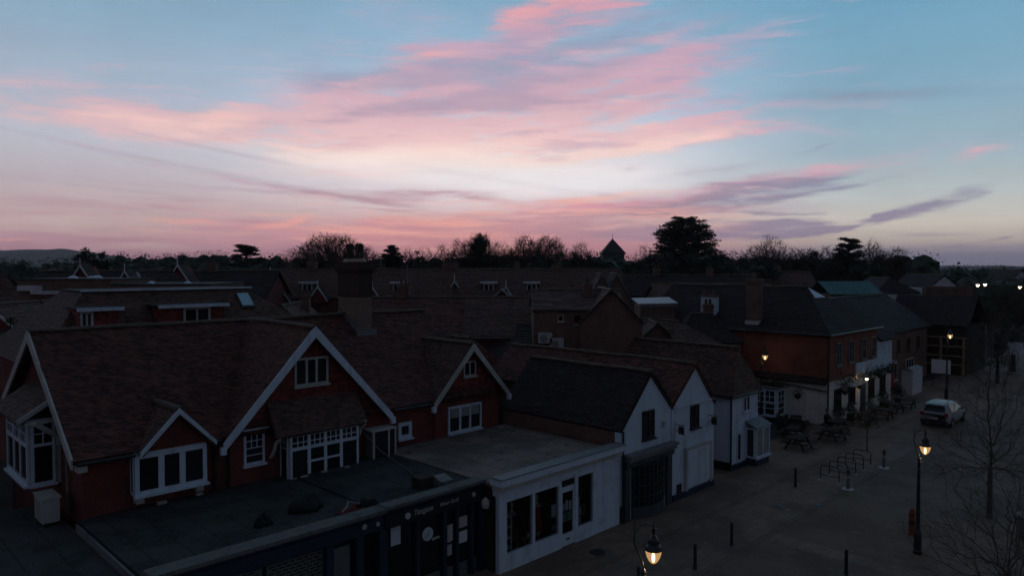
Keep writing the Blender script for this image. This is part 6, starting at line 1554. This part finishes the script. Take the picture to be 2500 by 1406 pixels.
def lamp_post(label, u, v, h=4.9, turn=R45, power=7.0, name='street_lamp', bowl=1.0):
    """fluted black column, swan neck and a hanging bell lantern; the lantern hangs towards +u of its own frame"""
    o = bpy.data.objects.new(name, None); COL.objects.link(o)
    c, s = math.cos(R45), math.sin(R45)
    o.location = (c * u - s * v, s * u + c * v, 0); o.rotation_euler = (0, 0, turn); ORG[o.name] = (0, 0, 0)
    tag(o, label, 'street lamp', 'swan neck street lamps')
    k = h / 4.9
    MB().lathe([(0.17, 0), (0.17, 0.12), (0.145, 0.16), (0.145, 0.75), (0.155, 0.80), (0.11, 0.92), (0.085, 1.0)], 0, 0, 12).build('base', 'black_iron', o)
    MB().lathe([(0.085, 1.0), (0.062, 2.8 * k), (0.052, 3.6 * k)], 0, 0, 12).build('column', 'black_iron', o)
    MB().lathe([(0.055, 3.3 * k), (0.09, 3.33 * k), (0.055, 3.38 * k)], 0, 0, 12).build('collar', 'black_iron', o)
    col_ = MB().lathe([(0.055, 3.58 * k), (0.105, 3.62 * k), (0.06, 3.68 * k), (0.085, 3.74 * k), (0.04, 3.82 * k)], 0, 0, 12); col_.build('collar', 'black_iron', o)
    zt = 4.62 * k + 0.16
    pts = [(0, 0, 3.8 * k), (-0.02, 0, 3.98 * k), (-0.14, 0, 4.22 * k), (-0.24, 0, 4.45 * k), (-0.22, 0, 4.68 * k), (-0.08, 0, 4.84 * k), (0.09, 0, 4.87 * k), (0.22, 0, 4.82 * k)]
    MB().tube(pts, 0.02, 8).build('swan_neck', 'black_iron', o, True)
    MB().bar((-0.24, 0, 4.55 * k), (-0.22, 0, 5.0 * k), 0.015).build('scroll', 'black_iron', o)
    lx, zb = 0.26, 4.24 * k
    r = 0.20 * bowl
    hd = MB().lathe([(r * 1.08, zb), (r * 1.10, zb + 0.03), (r * 0.98, zb + 0.10), (r * 0.72, zb + 0.16), (r * 0.68, zb + 0.26), (r * 0.45, zb + 0.33), (0.04, zb + 0.38), (0.035, zb + 0.5), (0.06, zb + 0.53), (0.02, zb + 0.58), (0.008, zb + 0.70)], lx, 0, 14).build('lantern_hood', 'black_iron', o)
    MB().bar((lx - 0.1, 0, zb + 0.50), (lx + 0.12, 0, zb + 0.50), 0.025).build('cross_bar', 'black_iron', hd)
    bw = MB()
    pr = [(r * 1.0, zb), (r * 0.95, zb - 0.08), (r * 0.80, zb - 0.18), (r * 0.58, zb - 0.26), (r * 0.28, zb - 0.325), (0.012, zb - 0.345)]
    bw.lathe(pr, lx, 0, 16); bw.f = [f for f in bw.f if len(f) == 4]
    b_ = bw.build('glass_bowl', 'bowl' if bowl < 1.2 else 'bulb', o, True)
    MB().lathe([(0.012, zb - 0.06), (0.036, zb - 0.11), (0.042, zb - 0.22), (0.03, zb - 0.29), (0.006, zb - 0.31)], lx, 0, 10).build('bulb', 'bulb', o, True)
    if power:
        L = bpy.data.lights.new('lamp_light', 'POINT'); L.energy = power; L.color = (1.0, 0.68, 0.38); L.shadow_soft_size = 0.05
        lo_ = bpy.data.objects.new('lamp_light', L); COL.objects.link(lo_); lo_.parent = o; lo_.location = (lx, 0, zb - 0.40)
    return o
LT = math.radians(8)
lamp_post('near street lamp with lit amber bowl at the bottom of the picture', 14.66, 10.1, 5.12, LT, 5.0)
lamp_post('tall lit street lamp standing by the orange post', 31.45, 8.64, 4.95, LT, 6.0)
lamp_post('lit street lamp against the orange brick wall of the inn', 50.3, 24.35, 5.62, LT, 3.5)
lamp_post('lit street lamp behind the parked car at the end of the street', 70.0, 17.2, 6.4, LT, 12.0)
def by_pixel(px, py, d): 
    x = (px - 1250) / F_PX * d; return (x + d) * math.sqrt(0.5), (d - x) * math.sqrt(0.5)
for k, (px, d) in enumerate(((2384, 118), (2402, 122), (2487, 116))):
    u_, v_ = by_pixel(px, 0, d)
    lamp_post(['left of the two tiny lamps near the right horizon', 'right of the two tiny lamps near the right horizon', 'single tiny lamp by the right picture edge'][k], u_, v_, (9.7, 9.7, 9.4)[k], LT, 12.0, bowl=1.21)
t = thing('wall_lamp', 'lit wall lamp on the inn front above the shell hood', 'wall lamp', (58.25, 20.1, 2.5))
MB().bar((58.25, 20.3, 2.85), (58.25, 19.75, 2.95), 0.03).build('arm', 'black_iron', t)
MB().lathe([(0.16, 2.82), (0.13, 2.88), (0.03, 2.95)], 58.25, 19.72, 10).build('shade', 'black_iron', t)
MB().lathe([(0.02, 2.66), (0.09, 2.69), (0.11, 2.76), (0.08, 2.815)], 58.25, 19.72, 10).build('globe', 'bulb', t, True)
L = bpy.data.lights.new('lamp_light', 'POINT'); L.energy = 6.0; L.color = (1.0, 0.66, 0.34); L.shadow_soft_size = 0.08
lo_ = bpy.data.objects.new('lamp_light', L); COL.objects.link(lo_); lo_.parent = t; lo_.location = (0, -0.4, 0.08)

# ------------------------------------------------------------------ bollards, racks, posts
def bollard(label, u, v, h=1.0, tilt=(0, 0)):
    t = thing('bollard', label, 'bollard', (u, v, 0), group='black bollards')
    MB().lathe([(0.085, 0), (0.085, 0.10), (0.068, 0.14), (0.062, h - 0.18)], u, v, 12).build('post', 'black_iron', t)
    MB().lathe([(0.062, h - 0.18), (0.078, h - 0.16), (0.078, h - 0.12), (0.060, h - 0.10), (0.068, h - 0.05), (0.055, h - 0.01), (0.02, h)], u, v, 12).build('cap', 'black_iron', t)
    MB().lathe([(0.14, 0.006), (0.13, 0.03), (0.085, 0.035)], u, v, 12).build('foot_plate', 'lead', t)
    t.rotation_euler = (tilt[0], tilt[1], R45); return t
bollard('black bollard half hidden by the near street lamp', 20.62, 14.39)
bollard('black bollard right of the near street lamp', 23.82, 14.08)
bollard('black bollard in the middle of the paving beyond it', 26.88, 14.22)
bollard('leaning black bollard near the cycle stands', 36.52, 15.78, 1.05, (0.05, -0.10))
bollard('black bollard at the bottom edge right of the pale strip', 27.3, 9.86)
for k, (u_, v_) in enumerate(((43.5, 13.74), (38.02, 13.7))):
    t = thing('guard_post', ['green grey guard post beyond the cycle stands', 'green grey guard post in front of the cycle stands'][k], 'post', (u_, v_, 0), group='guard posts with pale feet')
    MB().lathe([(0.30, 0.006), (0.28, 0.04), (0.12, 0.05)], u_, v_, 16).build('foot', 'offwhite', t)
    MB().lathe([(0.11, 0.05), (0.085, 0.12), (0.075, 0.85)], u_, v_, 12).build('post', 'grey_green', t)
    MB().lathe([(0.08, 0.85), (0.10, 0.87), (0.10, 0.93), (0.08, 0.95), (0.09, 1.0), (0.03, 1.05)], u_, v_, 12).build('cap', 'black_iron', t)
    MB().lathe([(0.082, 0.60), (0.084, 0.61), (0.084, 0.66), (0.081, 0.67)], u_, v_, 12).build('pale_band', 'offwhite', t)
for k in range(5):
    u_ = 38.75 + k * 1.17
    t = thing('cycle_stand', ['first hoop of the cycle stands, nearest the camera', 'second hoop of the cycle stands', 'middle hoop of the cycle stands', 'fourth hoop of the cycle stands', 'last hoop of the cycle stands, farthest away'][k], 'cycle stand', (u_, 14.9, 0), group='cycle stands in a row')
    v0, v1, h_ = 14.42, 15.38, 0.82
    pts = [(u_, v0, 0.01), (u_, v0, h_ - 0.16), (u_, v0 + 0.04, h_ - 0.06), (u_, v0 + 0.15, h_), (u_, v1 - 0.15, h_), (u_, v1 - 0.04, h_ - 0.06), (u_, v1, h_ - 0.16), (u_, v1, 0.01)]
    MB().tube(pts, 0.028, 8).build('hoop', 'black_iron', t, True)
    MB().tube([(u_, v0, 0.30), (u_, v1, 0.30)], 0.022, 8).build('cross_bar', 'black_iron', t)
    for vv in (v0, v1): MB().lathe([(0.11, 0.006), (0.10, 0.02), (0.03, 0.025)], u_, vv, 12).build('foot_plate', 'offwhite', t)
t = thing('orange_post', 'stubby orange post beside the tall lit street lamp', 'post', (33.45, 9.42, 0))
MB().lathe([(0.15, 0.0), (0.14, 0.06), (0.125, 0.10), (0.12, 0.90), (0.13, 0.93), (0.10, 1.02), (0.12, 1.06), (0.05, 1.16)], 33.45, 9.42, 14).build('post', 'orange', t)
MB().lathe([(0.123, 0.46), (0.127, 0.47), (0.127, 0.62), (0.122, 0.63)], 33.45, 9.42, 14).build('dark_band', 'dark_timber', t)
MB().lathe([(0.124, 0.86), (0.132, 0.87), (0.132, 0.92), (0.125, 0.93)], 33.45, 9.42, 14).build('collar', 'black_iron', t)
t = thing('litter_bin', 'grey green litter bin among the bare branches on the right', 'bin', (36.5, 6.0, 0))
MB().lathe([(0.22, 0.0), (0.24, 0.05), (0.26, 0.85), (0.28, 0.88)], 36.5, 6.0, 14).build('drum', 'grey_green', t)
MB().lathe([(0.28, 0.92), (0.26, 1.0), (0.10, 1.08)], 36.5, 6.0, 14).build('lid', 'offwhite', t)
for s_ in (-1, 1): MB().box(36.5 + s_ * 0.2 - 0.02, 36.5 + s_ * 0.2 + 0.02, 5.98, 6.02, 0.86, 0.94).build('lid_post', 'grey_green', t)

# ------------------------------------------------------------------ inn furniture
PT_ = thing('picnic_table', 'picnic table nearest the corner house bay window', 'picnic table', (44.4, 19.0, 0), group='picnic tables outside the inn')
def picnic(t, u, v):
    for k in range(5): MB().box(u - 0.85, u + 0.85, v - 0.38 + k * 0.155, v - 0.38 + k * 0.155 + 0.14, 0.72, 0.76).build('top_plank', 'dark_timber', t)
    for s_ in (-1, 1):
        for k in range(2): MB().box(u - 0.85, u + 0.85, v + s_ * 0.72 - 0.14 + k * 0.145, v + s_ * 0.72 - 0.01 + k * 0.145, 0.42, 0.46).build('bench_plank', 'dark_timber', t)
    for a in (-0.6, 0.6):
        for s_ in (-1, 1): MB().bar((u + a, v + s_ * 0.62, 0.0), (u + a, v + s_ * 0.2, 0.72), 0.06, 0.1).build('leg', 'dark_timber', t)
        MB().bar((u + a + 0.05, v - 0.82, 0.38), (u + a + 0.05, v + 0.82, 0.38), 0.05, 0.09).build('cross_beam', 'dark_timber', t)
picnic(PT_, 44.4, 19.0)
for k, (u_, v_, a_, lb) in enumerate(((46.8, 20.4, 10, 'picnic table right behind the nearest one'), (48.2, 18.4, -5, 'picnic table in front of the inn side wall, road side'), (49.9, 21.6, 20, 'picnic table close under the inn bow window'), (51.0, 19.2, 0, 'picnic table where the dark coated person sits'),
        (54.6, 18.6, 85, 'picnic table before the inn door, left of the young tree'), (57.6, 18.4, 90, 'picnic table before the inn porch'), (60.6, 18.6, 80, 'picnic table beyond the inn porch'), (63.4, 18.5, 92, 'farthest picnic table along the inn front'))):
    copy_tree(PT_, (u_, v_, 0), R45 + math.radians(a_), lb)
rr = random.Random(77)
for k, (u_, v_, r_, lb) in enumerate(((47.6, 21.6, 0.5, 'clipped shrub in a tub behind the picnic tables'), (53.4, 19.9, 0.45, 'shrub in a tub at the inn corner'), (55.4, 19.85, 0.4, 'shrub in a tub left of the inn porch'), (61.9, 19.7, 0.5, 'shrub in a tub beyond the inn porch'), (65.2, 19.6, 0.55, 'shrub in a tub at the far end of the inn'))):
    t = thing('tub_shrub', lb, 'shrub', (u_, v_, 0), group='tub shrubs along the inn')
    MB().lathe([(0.22, 0), (0.27, 0.4), (0.29, 0.42)], u_, v_, 12).build('tub', 'dark_timber', t)
    m = MB(); leafy(m, (u_, v_, 0.42 + r_), r_, 420, 0.13, rr, 1.1); m.build('foliage', 'ivy', t)

# ------------------------------------------------------------------ the person at the table
M['skin'] = material('skin', (0.30, 0.19, 0.15), 0.6)
M['coat'] = material('dark_coat', (0.016, 0.016, 0.020), 0.85, 'mottle', (0.010, 0.010, 0.013), scale=6)
M['hair'] = material('hair_brown', (0.05, 0.035, 0.025), 0.7)
PE = thing('person', 'person in a dark coat sitting at a picnic table with arms on it', 'person', (51.0, 19.95, 0))
def skinned(name, verts, edges, mt, parent, root=0):
    me = bpy.data.meshes.new(name); ox, oy, oz = ORG[parent.name]
    me.from_pydata([(a - ox, b - oy, c - oz) for a, b, c, _ in verts], edges, [])
    o = bpy.data.objects.new(name, me); COL.objects.link(o); o.parent = parent
    o.modifiers.new('skin', 'SKIN'); o.modifiers.new('sub', 'SUBSURF').render_levels = 2
    for i, v in enumerate(verts):
        rd = v[3]; me.skin_vertices[0].data[i].radius = rd if isinstance(rd, tuple) else (rd, rd)
    me.skin_vertices[0].data[root].use_root = True
    me.materials.append(M[mt]); return o
U, V_ = 51.0, 19.95
def sit(extra, with_head):
    e = extra
    v = [(U, V_, 0.52, (0.16 + e, 0.13 + e)), (U, V_ - 0.03, 0.78, (0.15 + e, 0.11 + e)), (U, V_ - 0.07, 1.00, (0.18 + e, 0.12 + e)), (U, V_ - 0.08, 1.10, (0.10 + e, 0.09 + e))]
    ed = [(0, 1), (1, 2), (2, 3)]
    for s_ in (-1, 1):
        i = len(v)
        v += [(U + s_ * 0.10, V_ - 0.05, 0.50, 0.095 + e), (U + s_ * 0.12, V_ - 0.42, 0.50, 0.075 + e), (U + s_ * 0.12, V_ - 0.44, 0.10, 0.05 + e), (U + s_ * 0.12, V_ - 0.58, 0.05, 0.04 + e)]
        ed += [(0, i), (i, i + 1), (i + 1, i + 2), (i + 2, i + 3)]
        j = len(v)
        v += [(U + s_ * 0.20, V_ - 0.08, 1.02, 0.07 + e), (U + s_ * 0.26, V_ - 0.20, 0.80, 0.05 + e), (U + s_ * 0.14, V_ - 0.40, 0.82, 0.036 + e)]
        ed += [(2, j), (j, j + 1), (j + 1, j + 2)]
        if with_head:
            h0 = len(v); v.append((U + s_ * 0.11, V_ - 0.47, 0.80, (0.036, 0.02))); ed.append((j + 2, h0))
            for f_, (dx, dy) in enumerate(((-0.035, -0.075), (-0.012, -0.09), (0.012, -0.085), (0.035, -0.07), (0.055, -0.02))):
                q = len(v); v += [(U + s_ * 0.11 + dx * 0.8, V_ - 0.47 + dy * 0.6, 0.80, 0.009), (U + s_ * 0.11 + dx, V_ - 0.47 + dy, 0.775, 0.008)]; ed += [(h0, q), (q, q + 1)]
    if with_head:
        i = len(v)
        v += [(U, V_ - 0.10, 1.18, 0.055), (U, V_ - 0.13, 1.27, (0.075, 0.09)), (U, V_ - 0.12, 1.36, (0.08, 0.10)), (U, V_ - 0.11, 1.42, (0.05, 0.06))]
        ed += [(3, i), (i, i + 1), (i + 1, i + 2), (i + 2, i + 3)]
        v.append((U, V_ - 0.235, 1.29, 0.014)); ed.append((i + 1, len(v) - 1))
    return v, ed
skinned('body', *sit(0.0, True), 'skin', PE)
skinned('coat', *sit(0.022, False), 'coat', PE)
hr = MB(); hr.lathe([(0.03, 1.24), (0.098, 1.26), (0.108, 1.34), (0.10, 1.42), (0.06, 1.47), (0.01, 1.485)], U, V_ - 0.085, 14); hr.build('hair', 'hair', PE, True)
# he sits on the bench of the table at (51.0, 19.2)

# ------------------------------------------------------------------ the parked car
M['car_paint'] = material('car_paint_white', (0.30, 0.30, 0.31), 0.3, spec=0.5)
M['car_dark'] = material('car_trim', (0.014, 0.014, 0.015), 0.5)
M['tail'] = material('tail_lamp_red', (0.25, 0.012, 0.012), 0.2, spec=0.6)
M['rim'] = material('alloy_rim', (0.35, 0.35, 0.36), 0.35, metal=0.8)
CA = thing('parked_car', 'pale silver hatchback parked with its tail to the camera at the street end', 'car', (59.3, 14.75, 0))
st = [(57.15, 0.70, 0.34, 0.70, 0.88, 0.66), (57.25, 0.80, 0.28, 0.92, 1.02, 0.72), (57.45, 0.85, 0.26, 0.98, 1.38, 0.60), (57.75, 0.87, 0.25, 0.98, 1.52, 0.58), (58.6, 0.88, 0.24, 0.97, 1.57, 0.58), (59.4, 0.88, 0.24, 0.96, 1.54, 0.57),
      (60.0, 0.88, 0.24, 0.95, 1.36, 0.60), (60.5, 0.87, 0.25, 0.93, 1.04, 0.70), (61.0, 0.84, 0.26, 0.84, 0.94, 0.70), (61.4, 0.76, 0.30, 0.70, 0.80, 0.62), (61.55, 0.62, 0.36, 0.56, 0.64, 0.52)]
cb = MB(); vc = 14.75; n_ = 10
for (x, w_, zb, zs, zt, wr) in st:
    ring = [(-w_ * 0.9, zb), (-w_, zb + 0.12), (-w_ * 1.0, (zb + zs) / 2 + 0.05), (-w_ * 0.97, zs), (-wr, zt - 0.04), (-wr * 0.85, zt), (wr * 0.85, zt), (wr, zt - 0.04), (w_ * 0.97, zs), (w_ * 1.0, (zb + zs) / 2 + 0.05), (w_, zb + 0.12), (w_ * 0.9, zb)]
    cb.v += [(x, vc + a, z) for a, z in ring]
m_ = 12
for i in range(len(st) - 1):
    for j in range(m_):
        l = (j + 1) % m_
        cb.f.append((i * m_ + j, i * m_ + l, (i + 1) * m_ + l, (i + 1) * m_ + j))
cb.f.append(tuple(range(m_))); cb.f.append(tuple(range((len(st) - 1) * m_, len(st) * m_))[::-1])
cb.build('body', 'car_paint', CA, True)
MB().prism([(57.232, vc - 0.62, 1.04), (57.232, vc + 0.62, 1.04), (57.432, vc + 0.54, 1.35), (57.432, vc - 0.54, 1.35)], (-0.012, 0, 0.006)).build('rear_window', 'glass', CA)
for s_ in (-1, 1):
    for (a, b) in ((57.75, 58.55), (58.62, 59.5), (59.56, 60.2)):
        za, zb_ = (1.46, 1.50) if a < 59.5 else (1.42, 1.20)
        o_ = vc + s_ * 0.868
        MB().prism([(a, o_, 1.0), (b, o_, 1.0), (b, vc + s_ * 0.635, zb_ - 0.03), (a, vc + s_ * 0.635, za - 0.03)], (0, s_ * 0.012, 0.006)).build('side_window', 'glass', CA)
    MB().box(57.12, 57.24, vc + s_ * 0.60, vc + s_ * 0.80, 0.78, 0.98).build('tail_light', 'tail', CA)
    MB().box(59.75, 59.95, vc + s_ * 0.88, vc + s_ * 1.05, 0.98, 1.10).build('wing_mirror', 'car_dark', CA)
    MB().box(61.30, 61.44, vc + s_ * 0.45, vc + s_ * 0.68, 0.60, 0.70).build('headlight', 'paper', CA)
    for x in (57.95, 60.75):
        w_ = MB().tube([(x, vc + s_ * 0.72, 0.31), (x, vc + s_ * 0.895, 0.31)], 0.31, 20).build('wheel', 'rubber', CA)
        MB().tube([(x, vc + s_ * 0.896, 0.31), (x, vc + s_ * 0.905, 0.31)], 0.2, 14).build('rim', 'rim', w_)
MB().box(57.10, 57.30, vc - 0.78, vc + 0.78, 0.34, 0.50).build('bumper', 'car_dark', CA)
MB().box(57.10, 57.145, vc - 0.26, vc + 0.26, 0.56, 0.67).build('number_plate', 'offwhite', CA)
MB().box(57.20, 57.52, vc - 0.55, vc + 0.55, 1.50, 1.53).build('spoiler', 'car_paint', CA)
CA.scale = (1.1, 1.1, 1.1)
MB().bar((57.22, vc - 0.1, 1.08), (57.3, vc + 0.3, 1.13), 0.02).build('wiper', 'car_dark', CA)

for o_ in list(bpy.data.objects):
    if o_.type == 'MESH' and o_.name.split('.')[0] == 'road': o_.location.z = 0.002

# ------------------------------------------------------------------ the thin dawn air
hz = bpy.data.materials.new('thin_haze'); hz.use_nodes = True; hz.node_tree.nodes.clear()
_o = hz.node_tree.nodes.new('ShaderNodeOutputMaterial'); _v = hz.node_tree.nodes.new('ShaderNodeVolumePrincipled')
_v.inputs['Color'].default_value = (0.92, 0.86, 0.90, 1); _v.inputs['Density'].default_value = 0.00013; _v.inputs['Anisotropy'].default_value = 0.2
hz.node_tree.links.new(_v.outputs[0], _o.inputs['Volume'])
tag(MB().box(-3900, 3900, -250, 4900, -1.5, 100).build('haze', hz), 'thin clear dawn haze over the whole town', 'haze', kind='stuff')
